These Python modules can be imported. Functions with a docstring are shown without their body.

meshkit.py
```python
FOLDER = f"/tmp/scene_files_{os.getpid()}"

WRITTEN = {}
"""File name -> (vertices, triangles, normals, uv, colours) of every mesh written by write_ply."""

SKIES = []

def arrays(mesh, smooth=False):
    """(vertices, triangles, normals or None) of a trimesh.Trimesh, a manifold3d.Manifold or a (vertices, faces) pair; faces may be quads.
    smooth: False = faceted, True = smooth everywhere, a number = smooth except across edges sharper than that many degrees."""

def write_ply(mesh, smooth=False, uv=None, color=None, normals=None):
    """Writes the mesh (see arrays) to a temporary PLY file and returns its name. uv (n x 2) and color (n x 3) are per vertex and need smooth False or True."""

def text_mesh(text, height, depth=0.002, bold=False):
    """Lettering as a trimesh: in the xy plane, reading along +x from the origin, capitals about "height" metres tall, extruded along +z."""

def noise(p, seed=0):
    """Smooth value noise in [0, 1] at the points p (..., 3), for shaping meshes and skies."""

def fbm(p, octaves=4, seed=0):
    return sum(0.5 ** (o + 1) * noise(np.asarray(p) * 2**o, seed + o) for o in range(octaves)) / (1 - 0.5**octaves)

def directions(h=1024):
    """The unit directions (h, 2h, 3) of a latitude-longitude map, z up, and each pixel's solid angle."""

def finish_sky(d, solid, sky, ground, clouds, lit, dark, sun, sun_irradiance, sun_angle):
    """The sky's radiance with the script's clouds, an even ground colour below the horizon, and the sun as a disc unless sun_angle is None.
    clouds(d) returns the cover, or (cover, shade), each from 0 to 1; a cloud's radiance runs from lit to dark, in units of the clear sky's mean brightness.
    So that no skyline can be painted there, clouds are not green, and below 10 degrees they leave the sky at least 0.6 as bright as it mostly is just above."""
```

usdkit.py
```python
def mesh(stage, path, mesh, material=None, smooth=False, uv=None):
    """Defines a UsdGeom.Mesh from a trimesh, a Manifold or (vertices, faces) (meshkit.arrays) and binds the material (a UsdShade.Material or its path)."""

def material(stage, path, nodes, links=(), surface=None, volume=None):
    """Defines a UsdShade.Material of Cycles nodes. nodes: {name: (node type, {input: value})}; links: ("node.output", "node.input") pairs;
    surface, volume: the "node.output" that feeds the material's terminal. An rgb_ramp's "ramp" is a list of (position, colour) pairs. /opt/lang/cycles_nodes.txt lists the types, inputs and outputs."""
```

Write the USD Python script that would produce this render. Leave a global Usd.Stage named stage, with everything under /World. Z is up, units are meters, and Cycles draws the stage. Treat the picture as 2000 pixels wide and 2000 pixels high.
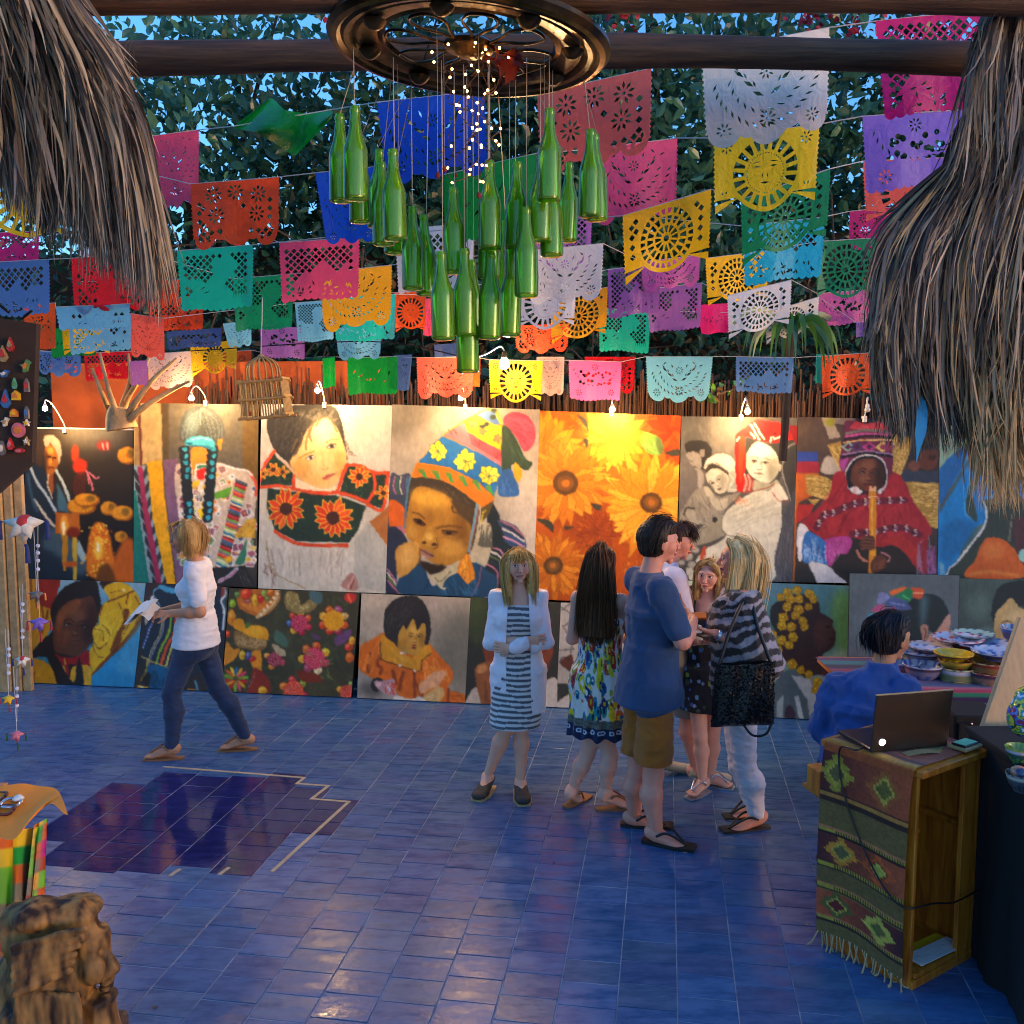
import math, random, numpy as np, trimesh, shapely, usdkit, meshkit
from shapely import affinity
from shapely.geometry import Polygon, Point, LineString, box as sbox
from shapely.ops import unary_union
from scipy.ndimage import map_coordinates
from pxr import Usd, UsdGeom, UsdLux, UsdShade, Gf, Sdf, Vt
stage = Usd.Stage.CreateInMemory()
UsdGeom.SetStageUpAxis(stage, 'Z'); UsdGeom.Xform.Define(stage, '/World'); UsdGeom.Scope.Define(stage, '/World/Looks')
# ---- camera
F, CH = 1900.0, 2.4
TH = math.atan(188/F)
FW = np.array([0, math.cos(TH), -math.sin(TH)]); UP = np.array([0, math.sin(TH), math.cos(TH)]); CP = np.array([0, 0, CH])
cam = UsdGeom.Camera.Define(stage, '/World/camera')
cam.CreateHorizontalApertureAttr(24.0); cam.CreateVerticalApertureAttr(24.0); cam.CreateFocalLengthAttr(24.0*F/2000)
cam.CreateExposureAttr(3.25)
UsdGeom.Xformable(cam).AddTranslateOp().Set(Gf.Vec3d(*CP)); UsdGeom.Xformable(cam).AddRotateXOp().Set(90-math.degrees(TH))
# ---- sky and low sun
SUN_EL, SUN_ROT = 0.03, math.radians(120)
dome = UsdLux.DomeLight.Define(stage, '/World/sky')
usdkit.material(stage, '/World/Looks/sky', {'s': ('sky_texture', dict(sky_type='single_scattering', sun_disc=False, sun_elevation=SUN_EL, sun_rotation=SUN_ROT, ozone_density=4.0)),
    'b': ('background_shader', dict(strength=0.15))}, [('s.color', 'b.color')], surface='b.background')
UsdShade.MaterialBindingAPI.Apply(dome.GetPrim()).Bind(UsdShade.Material.Get(stage, '/World/Looks/sky'))
dome.GetPrim().SetCustomDataByKey('kind', 'structure')
sun = UsdLux.DistantLight.Define(stage, '/World/sun')
sun.CreateNormalizeAttr(True); sun.CreateIntensityAttr(0.035); sun.CreateAngleAttr(25.0); sun.CreateColorAttr(Gf.Vec3f(1, .8, .58))
UsdGeom.Xformable(sun).AddRotateZOp().Set(-math.degrees(SUN_ROT)); UsdGeom.Xformable(sun).AddRotateXOp().Set(90-math.degrees(SUN_EL)+180)
LAMP = 0.4   # strength of every lit lamp
# ---- pixel of the photograph (2000 wide) -> place in the scene
def R(x, y):
    v = FW*F+np.array([1., 0, 0])*(x-1000)-UP*(y-1000); return v/v[1]
def P(x, y, Y): return CP+R(x, y)*Y
def G(x, y, z=0.0):
    r = R(x, y); return CP+r*((z-CH)/r[2])
def px_of(p):
    d = np.asarray(p, float)-CP; w = d@FW; return np.stack([1000+F*d[..., 0]/w, 1000-F*(d@UP)/w], -1)
# ---- helpers
used = {}
def path_for(name, parent=None):
    base = (str(parent.GetPath()) if parent is not None else '/World')+'/'+name
    n = used.get(base, 0); used[base] = n+1
    return base if n == 0 else f'{base}_{n:03d}'
def tag(o, label=None, cat=None, group=None, kind=None):
    o = o.GetPrim() if hasattr(o, 'GetPrim') else o
    for k, v in (('label', label), ('category', cat), ('group', group), ('kind', kind)):
        if v: o.SetCustomDataByKey(k, v)
    return o
def thing(name, label=None, cat=None, group=None, kind=None, loc=None, parent=None):
    x = UsdGeom.Xform.Define(stage, path_for(name, parent))
    if loc is not None: x.AddTranslateOp().Set(Gf.Vec3d(*map(float, loc)))
    return tag(x, label, cat, group, kind)
def lin(c):
    if isinstance(c, str):
        c = [int(c[i:i+2], 16)/255 for i in (0, 2, 4)] if len(c) == 6 else [int(k*2, 16)/255 for k in c]
    c = np.asarray(c, float)
    return np.where(c <= .04045, c/12.92, ((c+.055)/1.055)**2.4)
def obj(name, mesh, m, parent=None, smooth=False, col=None, label=None, cat=None, group=None, kind=None, loc=None):
    """one Mesh prim; loc = its base (vertices are then made relative to it)"""
    if isinstance(mesh, (list,)): mesh = trimesh.util.concatenate(mesh)
    if parent is not None:   # the parent's translation is taken off, so that shapes can be given in world places
        t = np.array(UsdGeom.XformCache().GetLocalToWorldTransform(parent).ExtractTranslation())
    else: t = np.zeros(3) if loc is None else np.asarray(loc, float)
    if t.any():
        if isinstance(mesh, tuple): mesh = (np.asarray(mesh[0])-t, mesh[1])
        else: mesh = mesh.copy(); mesh.apply_translation(-t)
    p = path_for(name, parent)
    g = usdkit.mesh(stage, p, mesh, M(m) if isinstance(m, str) else m, smooth=smooth)
    if loc is not None and parent is None: UsdGeom.Xformable(g).AddTranslateOp().Set(Gf.Vec3d(*map(float, t)))
    if col is not None:
        UsdGeom.PrimvarsAPI(g).CreatePrimvar('Cd', Sdf.ValueTypeNames.Color3fArray, 'vertex').Set(Vt.Vec3fArray.FromNumpy(np.ascontiguousarray(col, dtype=np.float32)))
    return tag(g, label, cat, group, kind)
def bx(c, s, rz=0.0):
    b = trimesh.creation.box(s)
    if rz: b.apply_transform(trimesh.transformations.rotation_matrix(rz, [0, 0, 1]))
    b.apply_translation(c); return b
def rbx(c, s, bev=.004, rz=0.0):
    """a box with chamfered edges"""
    h = np.array(s)/2.0; v = []
    for sx in (-1, 1):
        for sy in (-1, 1):
            for sz in (-1, 1):
                q = np.array([sx, sy, sz])
                for k in range(3):
                    w = h-bev; w[k] = h[k]; v.append(q*w)
    b = trimesh.convex.convex_hull(np.array(v))
    if rz: b.apply_transform(trimesh.transformations.rotation_matrix(rz, [0, 0, 1]))
    b.apply_translation(c); return b
def tube(pts, r, n=6, cap=True):
    p = np.asarray(pts, float); r = np.broadcast_to(r, (len(p),))
    t = np.gradient(p, axis=0); t /= np.linalg.norm(t, axis=1, keepdims=True)+1e-12
    a = np.cross(t, [0, 0, 1.0]); bad = np.linalg.norm(a, axis=1) < .15
    a[bad] = np.cross(t[bad], [1.0, 0, 0]); a /= np.linalg.norm(a, axis=1, keepdims=True)
    for i in range(1, len(a)):
        w = a[i-1]-t[i]*(a[i-1]@t[i]); l = np.linalg.norm(w)
        if l > 1e-6: a[i] = w/l
    b = np.cross(t, a); an = np.arange(n)*2*np.pi/n
    v = p[:, None]+r[:, None, None]*(np.cos(an)[None, :, None]*a[:, None]+np.sin(an)[None, :, None]*b[:, None])
    i, j = np.meshgrid(np.arange(len(p)-1), np.arange(n), indexing='ij')
    q = np.stack([i*n+j, i*n+(j+1) % n, (i+1)*n+(j+1) % n, (i+1)*n+j], -1).reshape(-1, 4)
    f = np.vstack([q[:, [0, 1, 2]], q[:, [0, 2, 3]]]); v = v.reshape(-1, 3)
    if cap:
        m = len(v); v = np.vstack([v, p[0], p[-1]]); k = np.arange(n); e = (len(p)-1)*n
        f = np.vstack([f, np.stack([np.full(n, m), (k+1) % n, k], 1), np.stack([np.full(n, m+1), e+k, e+(k+1) % n], 1)])
    return trimesh.Trimesh(v, f[:, ::-1], process=False)
def spline(pts, n=12, closed=False):
    p = np.asarray(pts, float)
    q = np.vstack([p[-1], p, p[0], p[1]]) if closed else np.vstack([2*p[0]-p[1], p, 2*p[-1]-p[-2]])
    out = []
    for i in range(len(q)-3):
        t = np.linspace(0, 1, n, endpoint=False)[:, None]; a, b, c, d = q[i:i+4]
        out.append(.5*(2*b+(c-a)*t+(2*a-5*b+4*c-d)*t*t+(3*b-a-3*c+d)*t**3))
    return np.vstack(out+([] if closed else [p[-1:]]))
def lathe(prof, n=24, loc=(0, 0, 0)):
    pr = np.asarray(prof, float); a = np.arange(n)*2*np.pi/n
    v = np.stack([pr[:, None, 0]*np.cos(a), pr[:, None, 0]*np.sin(a), np.broadcast_to(pr[:, None, 1], (len(pr), n))], -1).reshape(-1, 3)+np.asarray(loc, float)
    i, j = np.meshgrid(np.arange(len(pr)-1), np.arange(n), indexing='ij')
    q = np.stack([i*n+j, i*n+(j+1) % n, (i+1)*n+(j+1) % n, (i+1)*n+j], -1).reshape(-1, 4)
    return trimesh.Trimesh(v, np.vstack([q[:, [0, 1, 2]], q[:, [0, 2, 3]]]), process=False)
def grid_faces(n, m):
    i, j = np.meshgrid(np.arange(n-1), np.arange(m-1), indexing='ij'); a = (i*m+j).ravel()
    return np.vstack([np.stack([a, a+1, a+m+1], 1), np.stack([a, a+m+1, a+m], 1)])
def frame_to(m, o, x, y, z):
    T = np.eye(4); T[:3, 0], T[:3, 1], T[:3, 2], T[:3, 3] = x, y, z, o; m.apply_transform(T); return m
# ---- materials
mats = {}
def mk(name, nodes, links=(), surface='p.BSDF', volume=None):
    mats[name] = usdkit.material(stage, '/World/Looks/'+name, nodes, links, surface=surface, volume=volume); return mats[name]
def M(name): return mats[name]
def plain(name, col, rough=.6, noise=.0, scale=8., bump=0., metal=0., spec=.5, stretch=None, coat=0.):
    c = lin(col); nd = {'p': ('principled_bsdf', dict(base_color=c, roughness=rough, metallic=metal, specular_ior_level=spec, coat_weight=coat))}; ln = []
    if noise or bump:
        nd['tc'] = ('texture_coordinate', {}); nd['n'] = ('noise_texture', dict(scale=scale, detail=4., roughness=.6)); ln.append(('tc.object', 'n.vector'))
        if stretch:
            nd['mp'] = ('mapping', dict(scale=stretch)); ln[-1] = ('tc.object', 'mp.vector'); ln.append(('mp.vector', 'n.vector'))
    if noise:
        nd['r'] = ('rgb_ramp', dict(ramp=[(.25, c*(1-noise)), (.75, np.minimum(c*(1+noise), .95))])); ln += [('n.fac', 'r.fac'), ('r.color', 'p.base_color')]
    if bump:
        nd['b'] = ('bump', dict(strength=bump, distance=.01)); ln += [('n.fac', 'b.height'), ('b.normal', 'p.normal')]
    return mk(name, nd, ln)
def vcol(name, rough=.8, spec=.4, sheen=0., bump=0., bscale=300., coat=0., stretch=None):
    nd = {'a': ('attribute', dict(attribute='Cd')), 'p': ('principled_bsdf', dict(roughness=rough, specular_ior_level=spec, sheen_weight=sheen, coat_weight=coat))}; ln = [('a.color', 'p.base_color')]
    if bump:
        nd.update(tc=('texture_coordinate', {}), n=('noise_texture', dict(scale=bscale, detail=3.)), b=('bump', dict(strength=bump, distance=.004)))
        ln += [('tc.object', 'n.vector'), ('n.fac', 'b.height'), ('b.normal', 'p.normal')]
    return mk(name, nd, ln)
vcol('cloth_colours', .85, .25, .15, .25, 220.); vcol('skin_colours', .5, .4); vcol('paint_colours', .5, .35, bump=.12, bscale=400.); vcol('glazed_colours', .15, .5, coat=.3)
vcol('wood_colours', .6, .3, bump=.5, bscale=60.); vcol('leaf_colours', .45, .5)
# ================= floor of glazed tiles
rng = np.random.default_rng(11)
A9 = math.radians(9.0); E1 = np.array([math.cos(A9), -math.sin(A9)]); E2 = np.array([math.sin(A9), math.cos(A9)])
TW, TD = .243, .1725
O2 = np.array([.659, 3.653])
def uv_of(p): d = np.asarray(p)[..., :2]-O2; return np.stack([d@E1, d@E2], -1)
def xy_of(u, v): return O2+u*E1+v*E2
mk('grout', {'tc': ('texture_coordinate', {}), 'n': ('noise_texture', dict(scale=9., detail=4.)), 'r': ('rgb_ramp', dict(ramp=[(.35, lin('6d7c8e')), (.65, lin('a6adb4'))])), 'p': ('principled_bsdf', dict(roughness=.7))},
   [('tc.object', 'n.vector'), ('n.fac', 'r.fac'), ('r.color', 'p.base_color')])
def tile_mat(name, c0, c1, r0, r1, bump=.15):
    mk(name, {'tc': ('texture_coordinate', {}), 'n': ('noise_texture', dict(scale=5., detail=5., roughness=.65)), 'n2': ('noise_texture', dict(scale=26., detail=3.)), 'oi': ('object_info', {}),
        'mp': ('mapping', dict(scale=(1., 3., 1.))),
        'r': ('rgb_ramp', dict(ramp=[(.3, lin(c0)), (.7, lin(c1))])), 'hs': ('hsv', dict(saturation=1.)), 'mr': ('map_range', dict(from_min=0., from_max=1., to_min=.88, to_max=1.12)),
        'rr': ('map_range', dict(from_min=.35, from_max=.65, to_min=r0, to_max=r1)), 'b': ('bump', dict(strength=bump, distance=.006)), 'p': ('principled_bsdf', dict(specular_ior_level=.42))},
       [('tc.object', 'mp.vector'), ('mp.vector', 'n.vector'), ('tc.object', 'n2.vector'), ('n.fac', 'r.fac'), ('oi.random', 'mr.value'), ('r.color', 'hs.color'), ('mr.result', 'hs.value'), ('hs.color', 'p.base_color'),
        ('n.fac', 'rr.value'), ('rr.result', 'p.roughness'), ('n2.fac', 'b.height'), ('b.normal', 'p.normal')])
tile_mat('blue_tile', '22466c', '386089', .2, .42); tile_mat('slate_tile', '2c4a68', '436484', .2, .4); tile_mat('violet_tile', '2b4468', '415a80', .18, .36)
tile_mat('purple_tile', '171636', '272250', .05, .12, .08)
plain('cream_strip', 'b09a78', .5, .2, 20.)
ground = obj('ground', bx((0, 6, -.06), (60, 60, .1)), plain('ground_soil', '3a342c', .9, .3, 2.), kind='structure')
floor = thing('floor', kind='structure')
obj('grout_bed', bx((xy_of(0, 2.2)[0]-.3, xy_of(0, 2.2)[1], -.0024), (11, 9.5, .006), -A9), 'grout', floor)
def T7(x, y): return uv_of(G(x/2.76, 1300+y/2.76))
pool_uv = [T7(*p) for p in [(880, 552), (1640, 612), (1600, 642), (1770, 655), (1680, 722), (1870, 740), (1465, 1112), (1195, 1128), (970, 1100), (915, 1132), (735, 1110), (480, 1078), (290, 1045), (205, 930), (225, 820)]]
pool = Polygon(pool_uv)
def tile_mesh(u, v, w, d):
    z = .0035+rng.normal(0, .0007); g = .0024; b = .002
    def ring(i, zz, tl): return [np.append(xy_of(u+sx*(w/2-g-i), v+sy*(d/2-g-i)), zz+tl[0]*sx+tl[1]*sy) for sx, sy in ((-1, -1), (1, -1), (1, 1), (-1, 1))]
    tl = rng.normal(0, .0004, 2)
    V = np.array(ring(0, -.002, (0, 0))+ring(0, z-.0016, tl)+ring(b, z, tl)); f = [[8, 9, 10], [8, 10, 11]]
    for r in (0, 4):
        for k in range(4): a, c = r+k, r+(k+1) % 4; f += [[a, c, c+4], [a, c+4, a+4]]
    return trimesh.Trimesh(V, f, process=False)
tiles = []
for i in range(-24, 14):
    off = TD*((i*.5+.2*math.sin(i*2.3)) % 1)
    for j in range(-6, 34):
        u, v = (i+.5)*TW, (j+.5)*TD+off
        x, y = xy_of(u, v)
        if y < 2.5 or abs(x) > 6 or v > 5.02: continue
        q = px_of(np.array([x, y, 0]))
        vis = -60 < q[0] < 2060 and q[1] < 2090
        inp = pool.intersection(sbox(u-TW/2, v-TD/2, u+TW/2, v+TD/2)).area/(TW*TD) > .5
        tiles.append((not vis, -q[1] if vis else 0, inp, u, v, x, y))
tiles.sort(key=lambda t: (t[0], t[1]))
rest = {}
for n, (_, _, inp, u, v, x, y) in enumerate(tiles):
    r = rng.random()
    m = 'purple_tile' if inp else 'blue_tile' if r < .62 else 'slate_tile' if r < .9 else 'violet_tile'
    t = tile_mesh(u, v, TW, TD)
    if n < 299: obj('tile', t, m, floor)
    else: rest.setdefault(m, []).append(t)
for m, ms in rest.items(): obj('far_tiles', ms, m, floor, kind='stuff')
def strip(pts, w, name):
    ls = LineString([tuple(p) for p in pts]).buffer(w/2, cap_style=2, join_style=2)
    m = trimesh.creation.extrude_polygon(ls, .004, engine='earcut'); v = np.array(m.vertices); xy = np.array([xy_of(a, b) for a, b in v[:, :2]])
    obj(name, (np.column_stack([xy, v[:, 2]+.002]), m.faces), 'cream_strip', floor)
strip([T7(*p) for p in [(880, 548), (1640, 608), (1600, 640), (1770, 652), (1680, 722), (1880, 738), (1465, 1116)]], .022, 'cream_strip')
strip([T7(*p) for p in [(970, 1100), (915, 1138)]], .02, 'cream_strip'); strip([T7(*p) for p in [(1235, 1092), (1180, 1132)]], .02, 'cream_strip')

# ================= behind the gallery: brushwood fence, orange wall, planting
FU = uv_of(np.array([-4.6, 8.6]))[1]            # the paintings' foot line in floor coordinates (v)
def wallpt(u, v, z): return np.append(xy_of(u, v), z)
mk('brush_stick', {'tc': ('texture_coordinate', {}), 'mp': ('mapping', dict(scale=(40., 40., 3.))), 'n': ('noise_texture', dict(scale=1., detail=3.)), 'r': ('rgb_ramp', dict(ramp=[(.3, lin('2a1a12')), (.7, lin('6a4630'))])), 'p': ('principled_bsdf', dict(roughness=.85))},
   [('tc.object', 'mp.vector'), ('mp.vector', 'n.vector'), ('n.fac', 'r.fac'), ('r.color', 'p.base_color')])
fence = thing('brushwood_fence', 'dark brown brushwood fence of thin sticks behind the paintings', 'fence')
fs = []
for k in range(900):
    u = -4.4+7.6*k/900+rng.normal(0, .006); h = 2.62+rng.normal(0, .09); z0 = .05
    a = wallpt(u, FU+.62+rng.normal(0, .02), z0); b = wallpt(u+rng.normal(0, .03), FU+.62+rng.normal(0, .03), h)
    fs.append(tube([a, (a+b)/2+rng.normal(0, .008, 3), b], .0075, 4, False))
obj('sticks', fs, 'brush_stick', fence, kind='stuff')
for z in (.9, 2.2): obj('rail', tube([wallpt(-4.4, FU+.60, z), wallpt(3.2, FU+.60, z)], .02, 8), 'brush_stick', fence)
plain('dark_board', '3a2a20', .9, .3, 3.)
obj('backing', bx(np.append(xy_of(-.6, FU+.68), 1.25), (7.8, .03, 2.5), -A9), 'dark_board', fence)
plain('orange_plaster', 'b0501c', .9, .35, 3., .3)
ow = obj('orange_wall', bx(np.append(xy_of(-4.3, FU+.95), 1.45), (3.3, .15, 2.9), -A9), 'orange_plaster', label='orange plastered wall rising behind the leftmost paintings', cat='wall')
# --- leaves: small folded blades, scattered
def leaf_mesh(L=.1, W=.045, bend=.25):
    s = [(0, 0), (.3, .5), (.65, .42), (1, 0)]
    v, f = [], []
    for t, w in s:
        z = -bend*L*t*t
        for k in (-1, 0, 1): v.append([k*w*W, t*L, z+abs(k)*w*W*.35])
    for i in range(3):
        for k in range(2): a = i*3+k; f += [[a, a+1, a+4], [a, a+4, a+3]]
    return trimesh.Trimesh(v, f, process=False)
def leafmat(name, c0, c1, tr=.35, rough=.3):
    mk(name, {'oi': ('object_info', {}), 'r': ('rgb_ramp', dict(ramp=[(0., lin(c0)), (1., lin(c1))])), 'p': ('principled_bsdf', dict(roughness=rough, specular_ior_level=.6)), 't': ('translucent_bsdf', {}), 'm': ('mix_closure', dict(fac=tr))},
       [('oi.random', 'r.fac'), ('r.color', 'p.base_color'), ('r.color', 't.color'), ('p.BSDF', 'm.closure1'), ('t.BSDF', 'm.closure2')], surface='m.closure')
leafmat('leaf_dark', '16362a', '33604a'); leafmat('leaf_mid', '245040', '4a7c60'); leafmat('leaf_dry', '4a3420', '7a5c38', .2, .7)
leafmat('leaf_fresh', '2c5a22', '5a8a30')
plain('bark', '3a2c22', .9, .4, 12., .6)
def scatter(name, pts, size, m, parent, seed, L=.1, W=.05, droop=.3):
    r = np.random.default_rng(seed); n = len(pts)
    pi = UsdGeom.PointInstancer.Define(stage, path_for(name, parent)); base = str(pi.GetPath())
    k = usdkit.mesh(stage, base+'/leaf', leaf_mesh(L, W), M(m)); pi.CreatePrototypesRel().SetTargets([k.GetPath()])
    q = r.normal(size=(n, 4)); q /= np.linalg.norm(q, axis=1, keepdims=True)
    pi.CreateProtoIndicesAttr(Vt.IntArray.FromNumpy(np.zeros(n, np.int32)))
    pi.CreatePositionsAttr(Vt.Vec3fArray.FromNumpy(pts.astype(np.float32)))
    pi.CreateOrientationsAttr(Vt.QuathArray([Gf.Quath(float(a), float(b), float(c), float(d)) for a, b, c, d in q]))
    s = size*r.uniform(.6, 1.35, n); pi.CreateScalesAttr(Vt.Vec3fArray.FromNumpy(np.repeat(s[:, None], 3, 1).astype(np.float32)))
    return tag(pi, kind='stuff')
def clumps(n, c, rad, seed, k=40, spread=.32):
    """points in clumps inside an ellipsoid: gaps between clumps"""
    r = np.random.default_rng(seed); nc = max(1, n//k)
    d = r.normal(size=(nc, 3)); d /= np.linalg.norm(d, axis=1, keepdims=True); cc = np.asarray(c)+d*(r.random(nc)**.42)[:, None]*np.asarray(rad)
    return cc[r.integers(0, nc, n)]+r.normal(0, spread, (n, 3))
def make_tree(name, label, base, crown, rad, n, seed, m, leaf=1.0, L=.12, group=None, spread=.3, cat='tree'):
    t = thing(name, label, cat, group, loc=base); r = np.random.default_rng(seed); base = np.asarray(base, float); top = np.asarray(crown, float)
    obj('trunk', tube(spline([base, base+(top-base)*.35+r.normal(0, .15, 3), top], 6), np.linspace(.16, .05, 13), 8), 'bark', t, smooth=True)
    for k in range(7):
        a = base+(top-base)*r.uniform(.3, .9); b = top+r.normal(size=3)*np.asarray(rad)*.55
        obj('limb', tube(spline([a, (a+b)/2+r.normal(0, .12, 3), b], 5), np.linspace(.06, .015, 11), 6, False), 'bark', t, smooth=True)
    scatter('crown', clumps(n, np.zeros(3)+top-base, rad, seed+5, spread=spread), leaf, m, t, seed+9, L, L*.48)
    return t
TREES = [('tall leafy tree at the upper left, bright sky showing through its crown', (-4.2, 12.5, 0), (-4.0, 12.3, 5.6), (2.6, 1.2, 2.4), 4300, 21, 'leaf_mid'),
 ('dense dark leafy tree behind the bottle chandelier', (-.8, 12.0, 0), (-.6, 11.6, 5.0), (2.6, 1.1, 2.7), 8000, 22, 'leaf_dark'),
 ('leafy tree with broad green leaves behind the white and yellow banners', (2.2, 11.5, 0), (2.1, 11.2, 5.0), (2.2, 1.1, 2.7), 7000, 23, 'leaf_mid'),
 ('dark leafy tree behind the lavender banner beside the right thatch', (5.3, 11.8, 0), (5.0, 11.4, 4.8), (2.3, 1.2, 2.7), 6000, 24, 'leaf_dark')]
for lb, b, c, rd, n, s, m in TREES: make_tree('tree', lb, b, c, rd, n, s, m, 1.15, .15)
hp = np.column_stack([rng.uniform(-6.5, 6.5, 15000), rng.uniform(9.6, 10.9, 15000), 1.9+3.6*rng.random(15000)**1.3])
hp[:, 1] += (hp[:, 2]-1.9)*.35+.35*np.sin(hp[:, 0]*2.1+hp[:, 2]*1.7)-hp[:, 0]*.16
o_ = np.argsort(hp[:, 2]+rng.normal(0, .9, 15000)); hp = np.vstack([hp[o_[5000:]][:9500], hp[o_[:3600]], hp[o_[3600:5000]], hp[o_[14500:]]])
hedge = thing('hedge', 'tall dark hedge of dense leaves filling the space above the brushwood fence', 'hedge')
scatter('foliage', hp[:9500], 1.0, 'leaf_dark', hedge, 3, .12, .06); scatter('foliage', hp[9500:13100], 1.0, 'leaf_dry', hedge, 4, .13, .05); scatter('foliage', hp[13100:], 1., 'leaf_mid', hedge, 5, .13, .06)
tw = []
for k in range(160):
    a = np.array([rng.uniform(-6, 6), rng.uniform(9.5, 10.2), rng.uniform(2.2, 4.2)]); d = rng.normal(size=3)*[.5, .2, .6]
    tw.append(tube([a, a+d*.5+rng.normal(0, .05, 3), a+d], [.012, .009, .004], 4, False))
obj('twigs', tw, 'bark', hedge, kind='stuff')
obj('shaded_bank', bx((0, 11.6, 2.2), (16, .2, 4.4), -A9), 'dark_board', hedge)  # plain dark brown slab standing behind the hedge leaves
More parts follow.
